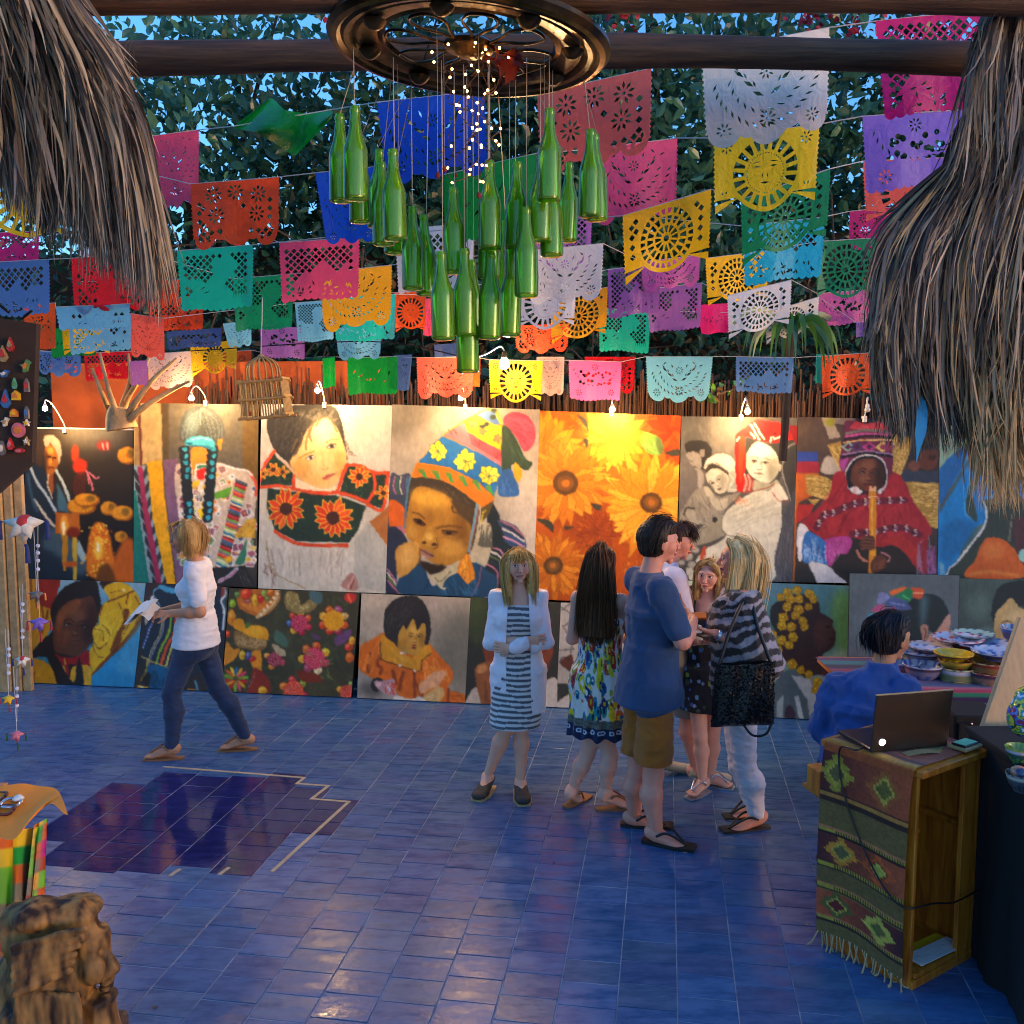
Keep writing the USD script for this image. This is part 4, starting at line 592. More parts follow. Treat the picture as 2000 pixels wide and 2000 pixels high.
for q, w in (([(1400, 370), (1560, 310), (1740, 230)], 22), ([(1640, 500), (1640, 640), (1560, 800), (1480, 1000)], 90), ([(1860, 560), (1760, 720), (1560, 960), (1320, 1200), (1220, 1320)], 60), ([(1330, 420), (1300, 540)], 18), ([(1330, 660), (1400, 740), (1440, 810)], 22), ([(1220, 900), (1300, 980), (1400, 900)], 18), ([(1200, 940), (1280, 1080), (1340, 1090)], 14), ([(1670, 280), (1640, 390)], 22), ([(1440, 250), (1600, 220)], 8), ([(1760, 300), (1830, 460), (1760, 660)], 14), ([(1540, 380), (1600, 520)], 12), ([(1230, 720), (1340, 760), (1350, 880)], 14)): a.l(q, w, '6a2c0a', 5, .85)
a.hatch([(1320, 420), (1620, 380), (1600, 640), (1420, 900), (1240, 1100), (1220, 760)], 'f2cc3c', 60, 150, 16, 110, .55, .5); a.hatch([(1700, 300), (1840, 420), (1640, 760), (1560, 900)], 'f4d040', 26, 200, 16, 110, .6, .2); a.l([(1620, 230), (1590, 210)], 26, 'f0d890', 4)
a.p([(1200, 1330), (1860, 700), (1760, 1560), (1200, 1500)], '2a86aa', 8); a.s_([(1750, 720), (1840, 640), (1780, 1300), (1500, 1200)], '68a8bc', 60, .5)
a.tex(.06, .02); canvas(a, 'painting of a dark haired woman in yellow with one raised sleeve against blue')
a = lower([(284.6, 1138), (446, 1147), (432, 1364), (262.6, 1349)], (260, 1130, 7.73), 12); a.bg('3c2c28', '33302e', '2c2a28', '3c2e26')
a.s_([(310, 220), (420, 90), (800, 130), (1330, 160), (1330, 420), (1360, 700), (1320, 1020), (850, 1480), (250, 1280), (150, 1120), (240, 800), (420, 620), (400, 400)], '252e38', 6); a.l([(460, 110), (330, 170), (310, 260), (400, 420), (430, 640)], 22, '6a9cb4', 4); a.s_([(420, 100), (760, 190), (700, 240), (500, 200), (400, 140)], '4a9cb8', 6)
a.p([(180, 540), (300, 400), (330, 560), (240, 760), (140, 1040), (120, 900)], '2b3138', 8); a.l([(320, 560), (230, 800), (150, 1040)], 22, '4a5a9a', 5); a.l([(320, 600), (240, 800), (150, 1040)], 8, 'c8d0e0', 2); a.s_([(180, 560), (230, 450), (260, 520), (190, 700)], 'c8b898', 12); a.s_([(270, 280), (300, 260), (310, 330), (260, 330)], 'e8d8c8', 6)
for x, c, w in ((430, 'd8c878', 14), (460, 'b8a8b8', 14), (560, '8cae2c', 34), (640, 'd8501c', 46), (720, 'e0d060', 28), (790, 'c83c28', 34), (860, '88b040', 16), (900, 'e0c850', 12), (970, '2a7a8a', 24), (1040, 'c87a28', 22)): a.l([(x+20, 520), (x-20, 820), (x-150, 1080), (x-230, 1330)], w, c, 3)
a.l([(130, 1180), (400, 1300), (640, 1400)], 22, 'b8a050', 3); a.l([(220, 1220), (190, 1400), (130, 1540)], 20, 'c8a828', 3); a.s_([(240, 1300), (640, 1420), (620, 1700), (380, 1740), (240, 1640)], '205878', 12); a.hatch([(240, 1340), (600, 1420), (600, 1700), (250, 1640)], '142c40', 20, 200, 30, 80, .5); a.s_([(140, 1560), (180, 1440), (260, 1440), (240, 1600)], '262018', 8)
for x, y in ((145, 1640), (290, 1680), (890, 1690)): a.p([(x-70, y-26), (x+70, y-6), (x+66, y+44), (x-74, y+24)], 'd8901c', 8); a.e(x-20, y-4, 40, 14, 'f6dc90', 8, 8)
a.p([(820, 1670), (970, 1680), (970, 1790), (830, 1770)], 'c87a18', 6); a.l([(940, 1540), (990, 1740)], 28, '5aa0b4', 4); a.l([(1370, 140), (1400, 220), (1330, 340), (1370, 480), (1360, 760)], 34, 'd0dcd4', 4); a.l([(1400, 160), (1425, 240), (1370, 350), (1400, 500)], 22, '3a5a60', 4); a.p([(1340, 140), (1390, 140), (1390, 240), (1330, 300)], '8a3a2a', 6)
a.tex(.08, .02); canvas(a, 'dark painting of a crouching figure in a striped blue cloth behind the walking woman', .04)
a = lower([(447.5, 1149), (702.7, 1158), (686, 1380), (434, 1365)], (425, 1140, 6.662), 13); a.bg('3f3a22', '443e26', '3c3a24', '463c22'); a.hatch([(150, 60), (1850, 120), (1740, 1600), (60, 1500)], '4a5a34', 90, 160, 40, 60, .35, 1.); a.hatch([(650, 500), (1850, 500), (1740, 1600), (650, 1500)], '6a5a38', 50, 120, 20, 60, .3, 1.)
def fruit(x, y, r, c, s=1., t=0): a.e(x, y, r, r*s, '4a1a08', t, 4, .7); a.e(x, y, r*.93, r*.93*s, c, t, 4); a.e(x-r*.25, y-r*.3*s, r*.4, r*.3*s, 'ffe8b0', t, r*.3, .45); a.e(x+r*.3, y+r*.35*s, r*.5, r*.4*s, '7a1c08', t, r*.4, .35)
a.s_([(250, 200), (300, 90), (760, 70), (810, 200), (700, 360), (560, 430), (430, 400), (300, 330)], 'b8641c', 5); a.hatch([(250, 210), (660, 260), (560, 420), (320, 330)], 'e8922c', 70, 130, 10, 30, .7); a.l([(780, 80), (770, 200), (690, 310), (520, 430)], 50, 'c8a468', 5); a.l([(800, 90), (770, 240), (640, 380)], 16, '7a5a30', 5, .7)
for k in range(6): a.e(775-k*42, 130+k*54, 24, 15, 'e6d0a0', 50, 6)
for f_ in ((370, 130, 76, 'd83a14', .95), (255, 140, 44, '5a8a34', 1.), (490, 210, 52, 'e6b414', 1.5), (560, 190, 42, 'c8241a', 1.4), (610, 120, 46, '7aa03a', 1.), (690, 110, 44, 'd8740e', 1.2), (650, 200, 40, '6a7a34', 1.), (400, 230, 40, 'b05a5a', .7), (190, 260, 46, '7cb41c', 1.35), (180, 440, 58, 'e0901a', 2.), (130, 650, 36, 'd84018', 1.3)): fruit(*f_)
a.s_([(200, 560), (240, 460), (330, 470), (380, 560), (450, 540), (600, 560), (660, 640), (640, 740), (460, 700), (340, 650)], 'dc9010', 6); a.e(500, 620, 120, 60, 'f0b42c', 10, 40, .7); a.e(390, 545, 26, 40, '4a6a2a', 20); a.s_([(220, 620), (340, 650), (480, 710), (640, 740), (600, 860), (400, 860), (240, 800)], '8a6430', 6); a.hatch([(220, 640), (640, 740), (600, 860), (260, 810)], 'd6b078', 140, 60, 8, 30, .6, 1.)
a.s_([(70, 1050), (120, 760), (200, 850), (300, 850), (200, 1000)], 'd8861a', 6); a.s_([(450, 900), (560, 880), (580, 1080), (540, 1170), (440, 1060)], 'dc8a18', 6)
for k, c in enumerate(['c82818', 'e89a18', 'd84a60', '8ab02a', 'd83018', 'e8a018', 'c83a20', '6a9a28', 'e05a1a', 'f0c81c', '2a6aa0', 'e8981c', 'd84058', '7aa828']):
    t = k*.449+.3; r = 175; a.s_([(235, 1240), (235+r*.6*math.cos(t-.22), 1240+r*.6*math.sin(t-.22)), (235+r*math.cos(t), 1240+r*math.sin(t)), (235+r*.6*math.cos(t+.22), 1240+r*.6*math.sin(t+.22))], c, 3)
a.e(235, 1235, 34, 30, '5a5a2a', soft=5); a.s_([(470, 1100), (620, 1180), (690, 1320), (640, 1480), (460, 1520), (300, 1500), (420, 1340)], '8c2c16', 8); a.hatch([(420, 1150), (500, 1120), (420, 1450), (300, 1480)], 'e08a7a', 40, 120, 7, 100, .6); fruit(585, 1390, 62, 'e8a818', .9); fruit(530, 1480, 52, 'e0541a'); fruit(400, 940, 44, '3a5aa0', 1.4); fruit(320, 930, 44, 'e8b81c', 1.5); fruit(450, 980, 54, 'c8201c', .6, -30)
def mola(x, y, r, c, pet):
    for k, cc in enumerate(pet): t = k*2*math.pi/len(pet)+.4; fruit(x+r*1.15*math.cos(t), y+r*1.15*math.sin(t), r*.42, cc)
    a.e(x, y, r, r, c, soft=4)
    for q in range(1, 5):
        for k in range(q*7): t = k*2*math.pi/(q*7)+q*.3; a.e(x+r*q*.21*math.cos(t), y+r*q*.21*math.sin(t), r*.06, r*.06, 'f4b0b0' if c[0] != 'e' else 'c87808', soft=2, a=.8)
mola(1060, 510, 110, 'b0203c', ['d0304a', 'c02040', 'e0b01c', '3a6ab0', 'd84020', 'e8b828', 'd85a1a']); mola(1510, 480, 130, 'e8a414', ['d85a1a', 'a03048', 'd83a18', 'd8481c', 'e8a828', 'dc6a1a', '9a4a6a', 'c8a860'])
mola(1260, 970, 140, 'c0243a', ['b83a50', 'e8d8a0', 'b04a6a', 'e8b020', 'd8641c', 'd85a1a', 'e8c020']); mola(990, 1390, 125, 'd03a14', ['b02a40', 'd84a1a', 'e8a818', 'e07a18', 'c83030', '8ab030']); mola(745, 980, 95, '8a2430', ['b8485a', 'e0901a', 'e8a030', 'c8b088']); mola(1690, 1420, 100, 'c83a1c', ['c02a50', 'e0901a', 'e8a41c', '6a9a3a'])
fruit(1710, 820, 60, 'c83a1a', 1.); fruit(1745, 740, 44, 'e8a81c', 1.3); fruit(1720, 960, 58, 'dc6a14', 1.2); a.s_([(1530, 700), (1740, 590), (1700, 720), (1560, 810)], '6a4466', 8); a.s_([(1220, 640), (1350, 700), (1270, 730)], '5a3a56', 8); a.s_([(1040, 1130), (1330, 1200), (1320, 1290), (1100, 1260)], '7a2c12', 10); a.s_([(1680, 120), (1790, 130), (1800, 200), (1720, 260), (1650, 190)], 'c83028', 8); a.l([(1690, 140), (1740, 240)], 22, 'e87a3a', 5)
a.s_([(890, 110), (1040, 130), (1080, 270), (1200, 210), (1300, 260), (1200, 370), (1000, 380), (880, 300)], '8a743c', 6); a.hatch([(890, 110), (1040, 130), (1080, 270), (1260, 250), (1100, 380), (890, 300)], 'e0cc80', 90, 40, 8, 60, .6, 1.2); a.s_([(1200, 100), (1360, 130), (1340, 260), (1220, 220)], '4a6260', 10); a.s_([(760, 600), (900, 700), (900, 830), (740, 740)], '4a6a54', 14, .8); a.s_([(710, 780), (860, 860), (880, 940), (780, 920)], 'b09a70', 8); a.hatch([(1120, 780), (1500, 880), (1500, 1250), (1350, 1250), (1100, 860)], '7ab040', 14, 90, 12, 30, .6, .8)
a.tex(.08, .02); canvas(a, 'painting of fruit baskets and round red and yellow fruit flowers on dark green', .05)
a = lower([(706, 1159), (919, 1168), (908, 1396.5), (697.7, 1378.5)], (690, 1140, 7.156), 14); a.bg('a8987e', '9c8e76', '90866e', '948a78'); a.e(300, 450, 230, 350, 'bba88c', 0, 120, .8); a.e(1450, 900, 300, 500, '6e6a58', 0, 140, .9); a.e(1120, 260, 80, 140, 'b49c88', 30, 60, .7)
a.p([(60, 1200), (260, 1320), (420, 1560), (740, 1610), (980, 1580), (1300, 1720), (1560, 1830), (60, 1720)], '9a9080', 20); a.e(250, 1480, 170, 100, '5c564c', 10, 60, .9); a.s_([(560, 1600), (640, 1560), (760, 1600), (980, 1580), (1200, 1650), (1420, 1740), (1540, 1820), (900, 1790), (600, 1720)], 'cfc4b0', 14)
a.s_([(100, 880), (260, 780), (430, 690), (560, 800), (700, 980), (940, 900), (1040, 820), (1180, 980), (1380, 1200), (1390, 1330), (1330, 1480), (1570, 1560), (1560, 1820), (1310, 1710), (1230, 1650), (960, 1560), (830, 1600), (640, 1560), (500, 1380), (280, 1330), (80, 1180)], 'cf6614', 6)
for q in ([(240, 980), (200, 1240)], [(370, 1010), (330, 1120), (400, 1180), (380, 1250)], [(550, 1220), (600, 1400)], [(850, 1230), (860, 1580)], [(700, 1240), (640, 1480)], [(880, 1400), (960, 1560)], [(1330, 1480), (1320, 1700)]): a.l(q, 46, '7a3210', 14, .8)
a.hatch([(120, 900), (430, 720), (380, 1000), (240, 1280), (100, 1180)], 'ec8c34', 30, 180, 18, 100, .6); a.hatch([(960, 1050), (1180, 1000), (1380, 1240), (1300, 1460), (940, 1540)], 'f09a3c', 34, 180, 22, 60, .6, .4); a.hatch([(1340, 1500), (1560, 1580), (1550, 1800), (1320, 1700)], '8a4410', 24, 150, 12, 20, .6)
a.s_([(380, 740), (440, 720), (600, 860), (800, 1030), (960, 900), (1040, 820), (1080, 900), (1090, 980), (960, 1100), (930, 1220), (800, 1190), (640, 1140), (400, 1060), (370, 900)], 'd08c18', 6); a.hatch([(400, 760), (600, 900), (780, 1060), (700, 1140), (420, 1050)], 'e8b040', 30, 140, 14, 60, .5); a.l([(375, 820), (380, 980), (410, 1065), (640, 1145), (930, 1220), (970, 1070), (1080, 980)], 13, '4a2410', 3)
a.s_([(430, 480), (460, 340), (600, 210), (780, 165), (920, 200), (1040, 360), (1085, 600), (1070, 780), (1010, 860), (900, 700), (640, 880), (560, 820), (440, 700)], '2c261f', 6); a.hatch([(440, 480), (700, 180), (940, 240), (700, 560), (480, 700)], '5a5448', 70, 150, 8, 115, .4)
a.s_([(640, 680), (720, 560), (830, 500), (900, 560), (1000, 560), (1010, 720), (980, 880), (900, 990), (800, 1000), (680, 900), (620, 860)], 'bd8a2c', 8); a.face(865, 745, 290, 6, 'bd8a2c', '5a3410', '8a3a2a', 'd8aa50'); a.e(845, 895, 34, 16, '6a2418', soft=5); a.s_([(710, 560), (830, 480), (760, 620), (740, 640)], '2a241e', 6); a.s_([(860, 520), (960, 520), (900, 650)], '2a241e', 6); a.e(690, 850, 70, 90, 'a86f1c', 0, 30, .7)
for x, y in ((675, 968), (658, 1140), (860, 1215)): a.e(x, y, 22, 22, 'efd0b8', soft=4)
a.s_([(930, 1400), (1120, 1240), (1300, 1240), (1180, 1430), (1100, 1460), (960, 1540), (920, 1480)], 'd8a880', 14, .8); a.s_([(1110, 1480), (1180, 1430), (1260, 1480), (1260, 1570), (1190, 1660), (1140, 1640), (1060, 1650), (970, 1590)], 'c8a060', 6)
for k in range(4): a.l([(1120+20*k, 1560+14*k), (1010+50*k, 1600+25*k)], 12, 'e0c084', 3, .8); a.l([(1130+20*k, 1580+14*k), (1030+50*k, 1630+25*k)], 5, '6a4a1c', 2, .7)
a.s_([(250, 1420), (280, 1330), (400, 1330), (420, 1440), (340, 1510), (270, 1490)], '2a2620', 6); a.s_([(300, 1360), (400, 1360), (560, 1330), (580, 1440), (590, 1570), (440, 1540), (310, 1430)], 'b08a88', 6); a.hatch([(400, 1360), (580, 1380), (580, 1560), (440, 1520)], 'c02c1c', 26, 70, 16, 40, .8, .8); a.e(350, 1410, 42, 38, 'd8a8a0', soft=8); a.hatch([(320, 1370), (560, 1350), (580, 1560)], 'e8dcd0', 14, 50, 9, 70, .8)
a.tex(.06, .02); canvas(a, 'painting of a small child in an orange dress reaching out over a doll')
a = lower([(920, 1166), (1094.7, 1177), (1086.6, 1405.5), (908, 1396.5)], (900, 1150, 5.52), 15); a.bg('33351f', '2f3022', '2c2c22', '2e2c24'); a.e(180, 300, 100, 300, '3f4a22', 0, 60, .8); a.p([(260, 90), (1080, 150), (1060, 990), (900, 1000)], '37352b', 20, .7)
a.s_([(250, 600), (320, 540), (480, 640), (900, 600), (1000, 640), (960, 800), (900, 900), (700, 800), (330, 840), (260, 760)], '7a3c1e', 8); a.s_([(150, 880), (200, 810), (330, 790), (420, 900), (460, 1340), (260, 1350), (190, 1150)], '8a5228', 8); a.e(230, 860, 60, 40, 'b88048', -30, 16); a.hatch([(200, 950), (420, 920), (440, 1320), (260, 1320)], '5a2c12', 20, 300, 14, 85, .4); a.s_([(60, 1350), (60, 1200), (160, 1060), (200, 1180), (260, 1350)], 'bcae98', 8)
a.s_([(800, 1390), (860, 1050), (1040, 980), (1030, 1400)], 'c4b8a4', 8); a.p([(820, 1270), (900, 1330), (1030, 1270), (1030, 1330), (820, 1350)], 'a83226', 5); a.p([(820, 1340), (1030, 1330), (1020, 1395), (810, 1390)], '3c3a4a', 5); a.l([(870, 1385), (1020, 1350)], 20, 'd8d0c8', 4); a.tex(.08, .03); canvas(a, 'dark green painting of a seated barefoot figure behind the girl in white')
a = lower([(1095.6, 1177), (1335, 1184), (1328, 1410), (1086.6, 1405.5)], (900, 1150, 5.52), 16); a.bg('b8ae9c', 'b4aa98', 'a89e8c', 'b0a694')
for q in ([(1090, 200), (1240, 300)], [(1120, 400), (1200, 350), (1300, 380)], [(1060, 660), (1220, 650)], [(1100, 400), (1200, 560), (1180, 700)], [(1090, 230), (1180, 160)], [(1250, 420), (1300, 700), (1260, 900)]): a.l(q, 13, '4a463e', 4, .8)
a.s_([(1070, 800), (1130, 740), (1200, 720), (1220, 900), (1130, 860)], '5a3020', 6); a.l([(1070, 800), (1100, 740), (1170, 760)], 10, '2c2a24', 3); a.p([(1040, 1020), (1160, 1030), (1180, 1130), (1040, 1230)], '33342a', 5); a.s_([(1030, 1400), (1040, 1240), (1180, 1140), (1350, 1200), (1350, 1420)], 'c6bba8', 8); a.tex(.06, .03); canvas(a, 'pale grey painting of folded white cloth mostly hidden behind the standing group')
a = lower([(1336, 1134), (1489, 1138), (1480, 1419), (1328, 1411)], (1320, 1120, 5.367), 17); a.bg('b8c49c', '9cb494', '7ca088', '6a8a78'); a.e(190, 230, 110, 110, '23261f', soft=8); a.s_([(60, 420), (160, 320), (520, 360), (700, 900), (60, 1400)], '8a9a90', 10); a.p([(40, 1360), (700, 1360), (700, 1600), (40, 1560)], 'c85c1c', 6)
for k in range(12): a.e(70+(k % 4)*34, 1390+(k//4)*56, 14, 20, 'f0c8a0', 30, 4, .9)
a.tex(.06, .03); canvas(a, 'pale green painting with an orange patterned hem, mostly behind the blonde women')
a = lower([(1491, 1138), (1658, 1144), (1652, 1424), (1482, 1419)], (1320, 1120, 5.367), 18); a.bg('5a8484', '4f8074', '86a482', 'a4b49c'); a.s_([(1640, 280), (1800, 200), (1800, 800), (1680, 760)], '6fa04a', 60, .8); a.s_([(1620, 860), (1800, 820), (1800, 1100), (1650, 1120)], 'b4bea0', 50, .7); a.s_([(980, 100), (1300, 110), (1100, 160), (980, 360)], '5a8088', 40, .8)
a.s_([(985, 460), (1010, 340), (1120, 280), (1200, 420), (1160, 640), (1060, 640)], '2e2c28', 6); a.s_([(1120, 300), (1300, 220), (1480, 280), (1520, 410), (1640, 480), (1640, 560), (1670, 600), (1670, 700), (1640, 780), (1530, 870), (1530, 1080), (1380, 1110), (1180, 940), (1080, 820), (1100, 560)], '3f2a21', 6); a.s_([(1480, 500), (1620, 500), (1640, 700), (1500, 820), (1440, 680)], '573629', 30, .8); a.e(1600, 560, 24, 9, '1c100c', 20, 4); a.l([(1600, 690), (1665, 690)], 8, '241410', 3)
a.s_([(1530, 980), (1680, 1030), (1760, 1150), (1700, 1300), (1560, 1120)], '5c2a20', 8); a.s_([(1040, 1150), (1180, 1010), (1300, 1060), (1400, 1300), (1440, 1620), (1040, 1610)], '5c6a68', 8); a.p([(1210, 1070), (1400, 1100), (1640, 1500), (1640, 1620), (1420, 1610), (1380, 1330)], 'c0beb0', 6); a.s_([(1400, 1080), (1600, 1090), (1680, 1250), (1640, 1400), (1460, 1220)], '8a9a94', 10); a.p([(1240, 1290), (1290, 1280), (1360, 1600), (1310, 1610)], 'c8ccc0', 5); a.p([(1060, 1340), (1130, 1270), (1120, 1600), (1060, 1600)], 'a8b4ac', 8); a.s_([(1140, 1480), (1190, 1380), (1260, 1480), (1200, 1560)], '4a3440', 8)
for x, y, r in ((1100, 250, 44), (1170, 200, 44), (1270, 180, 48), (1200, 270, 52), (1290, 270, 50), (1400, 215, 52), (1440, 270, 44), (1160, 350, 50), (1390, 350, 42), (1290, 380, 56), (1250, 440, 46), (1130, 460, 52), (1110, 550, 54), (1210, 560, 50), (1330, 500, 48), (1340, 560, 48), (1230, 670, 54), (1020, 640, 46), (1110, 700, 52), (1030, 780, 50), (1080, 800, 44), (1190, 750, 46), (1090, 930, 62), (1220, 950, 56), (1310, 1010, 46), (1390, 1060, 44), (1480, 1140, 52), (1470, 1220, 46), (1540, 1290, 50), (1590, 1230, 40), (1620, 1340, 50), (1580, 1370, 44), (1640, 1440, 46)):
    a.petals(x, y, 4, r, 9, r*.6, ['d8a814', 'e0b81c', 'c8900c'], '9a6408', a.r.uniform(0, 3), ew=3); a.e(x, y, r*.4, r*.4, 'b87c0c', soft=6); a.e(x-6, y-8, r*.2, r*.2, 'ecd040', soft=4)
a.tex(.06, .03); canvas(a, 'painting of a dark profile crowned with strings of yellow marigolds')
UO2 = FU-.30
a = Art(quad([(1660, 1120), (1874, 1124), (1866, 1440), (1654, 1436)], UO2, UO2+.14), (1640, 1110, 5.367), seed=19); a.bg('55605f', '566466', '4a5658', '434e50'); a.e(500, 600, 300, 300, '5e6a6c', 0, 120, .8)
a.s_([(740, 340), (880, 270), (1040, 300), (1140, 450), (1130, 600), (1000, 680), (900, 640), (820, 820), (640, 800), (600, 500)], '1e2a28', 8); a.s_([(840, 320), (920, 310), (900, 560), (850, 600)], '4a6c72', 40, .8); a.s_([(1140, 480), (1165, 560), (1140, 680), (1150, 820), (1080, 880), (900, 880), (940, 700), (1010, 660)], 'b58a70', 8); a.s_([(850, 620), (900, 590), (930, 640), (910, 760), (900, 830), (870, 760)], 'a87c64', 5); a.l([(880, 630), (905, 660), (890, 740)], 10, '4a2c20', 4); a.p([(800, 800), (900, 780), (900, 900), (760, 900)], '8a6a58', 8); a.l([(1130, 690), (1150, 680)], 8, '1a1412', 3)
for q, c in (([(530, 240), (680, 190), (695, 220), (560, 280)], 'd86a2c'), ([(740, 210), (870, 210), (880, 290), (820, 320), (750, 280)], 'c8542c'), ([(580, 300), (700, 220), (770, 240), (720, 360), (640, 310)], '1f7c44'), ([(390, 360), (430, 250), (530, 300), (470, 360)], '7a80a4'), ([(480, 370), (540, 310), (680, 340), (750, 430), (620, 440), (520, 410)], '4a5884'), ([(330, 440), (400, 380), (470, 390), (460, 440), (380, 460)], 'a85070'), ([(460, 450), (570, 400), (590, 450), (480, 500)], '8a3c5e'), ([(300, 500), (350, 480), (360, 600), (310, 610)], '2a94a8'), ([(345, 500), (400, 500), (390, 570), (350, 590)], 'c8b83c')): a.s_(q, c, 5)
a.l([(760, 260), (870, 260)], 14, 'f0b080', 6, .8); a.l([(660, 280), (730, 330)], 14, '6ac880', 8, .8); a.l([(540, 360), (680, 390)], 14, '8a9ac0', 8, .8); a.tex(.06, .03); canvas(a, 'painting of a dark haired profile with folded coloured ribbons behind the seated man', .04)
a = Art(quad([(1874.5, 1130), (2060, 1134), (2052, 1444), (1867, 1441)], UO2+.06, UO2+.2), (1640, 1110, 5.367), seed=20); a.bg('41544a', '3e5048', '455a52', '3a4a44'); a.e(1450, 400, 120, 140, '5a7466', 0, 60, .7); a.s_([(1300, 720), (1440, 640), (1620, 640), (1640, 900), (1300, 860)], '5c7a70', 20, .7); a.s_([(1590, 480), (1640, 240), (1760, 150), (2000, 140), (2200, 300), (2200, 700), (1900, 400), (1640, 560)], '1d2624', 8); a.s_([(1620, 640), (1640, 470), (1720, 380), (1800, 310), (1900, 420), (2050, 480), (2100, 700), (1960, 860), (1760, 820), (1660, 760)], 'c2a060', 8); a.face(1830, 620, 380, 0, 'c2a060', '4a3a20', '9a5a48', 'd8bc84'); a.tex(.06, .03); canvas(a, 'painting of a smiling face with parted black hair behind the stacked pottery')
# --- blank board, far left
b0 = quad([(-60, 1139), (43, 1146), (8, 1336), (-70, 1331)], LO+.02, LT+.02); art = Art(b0, (0, 0, 1), 4, 30); art.bg('c8b888', 'bcae80', 'b0a478'); art.tex(.1, .05)
for k in range(4): art.l([(-40+20*k, 1140), (-60+19*k, 1335)], 1.2, '9a8c60', 1, .6, False)
canvas(art, 'plain cream wooden board leaning at the far left edge', .03, 'board')
# ================= cut-paper banners on strings
PAPER = dict(pink='d8486c', rose='e0507a', hot='d81c78', magenta='c01a70', coral='e8604e', salmon='ee6a5c', red='d81420', orange='ee5a14', tang='e84a18', yellow='f0c010', lemon='ecd020', gold='d8a018', green='0c8a34', jade='0c8a5a', teal='14b89c', turq='20b8b0', cyan='1cb0d8', sky='6cb8dc', blue='1450c8', steel='4a78b8', navy='34508e', lav='8a70d8', purple='8a58a8', orchid='c860a8', white='e8e4ec', cream='ead0c0', violet='6a50b8')
for k_, c_ in PAPER.items():
    c_ = lin(c_)
    mk('paper_'+k_, {'tc': ('texture_coordinate', {}), 'n': ('noise_texture', dict(scale=22., detail=3., distortion=1.2)), 'b': ('bump', dict(strength=.45, distance=.012)), 'p': ('principled_bsdf', dict(base_color=c_*.95, roughness=.45, specular_ior_level=.5)), 't': ('translucent_bsdf', dict(color=c_)), 'm': ('mix_closure', dict(fac=.52))}, [('tc.object', 'n.vector'), ('n.fac', 'b.height'), ('b.normal', 'p.normal'), ('b.normal', 't.normal'), ('p.BSDF', 'm.closure1'), ('t.BSDF', 'm.closure2')], surface='m.closure')
def diamonds(reg, p=.085, h=.03):
    x0, y0, x1, y1 = reg.bounds; out = []
    for i in range(int((y1-y0)/(p/2))+1):
        for j in range(int((x1-x0)/p)+2):
            x, y = x0+j*p+(p/2 if i % 2 else 0), y0+i*p/2+p/3; d = Polygon([(x-h, y), (x, y-h), (x+h, y), (x, y+h)])
            if reg.contains(d): out.append(d)
    return out
def slit(x, y, L, w, t):
    c, s = math.cos(t), math.sin(t); return Polygon([(x-c*L/2, y-s*L/2), (x-s*w/2, y+c*w/2), (x+c*L/2, y+s*L/2), (x+s*w/2, y-c*w/2)])
def wedge(x, y, r0, r1, t, dt):
    return Polygon([(x+r*math.cos(t+k*dt/2), y+r*math.sin(t+k*dt/2)) for r, k in ((r0, -.6), (r1, -1), (r1, 1), (r0, .6))])
def flower(x, y, r, n=8): return [slit(x+r*.62*math.cos(2*math.pi*k/n+.2), y+r*.62*math.sin(2*math.pi*k/n+.2), r*.62, r*.26, 2*math.pi*k/n+.2) for k in range(n)]+[Point(x, y).buffer(r*.14, 2)]
def arc(x, y, rx, ry, t0, t1, n, L, w, tilt=.9): return [slit(x+rx*math.cos(t), y+ry*math.sin(t), L, w, t+tilt) for t in np.linspace(t0, t1, n)]
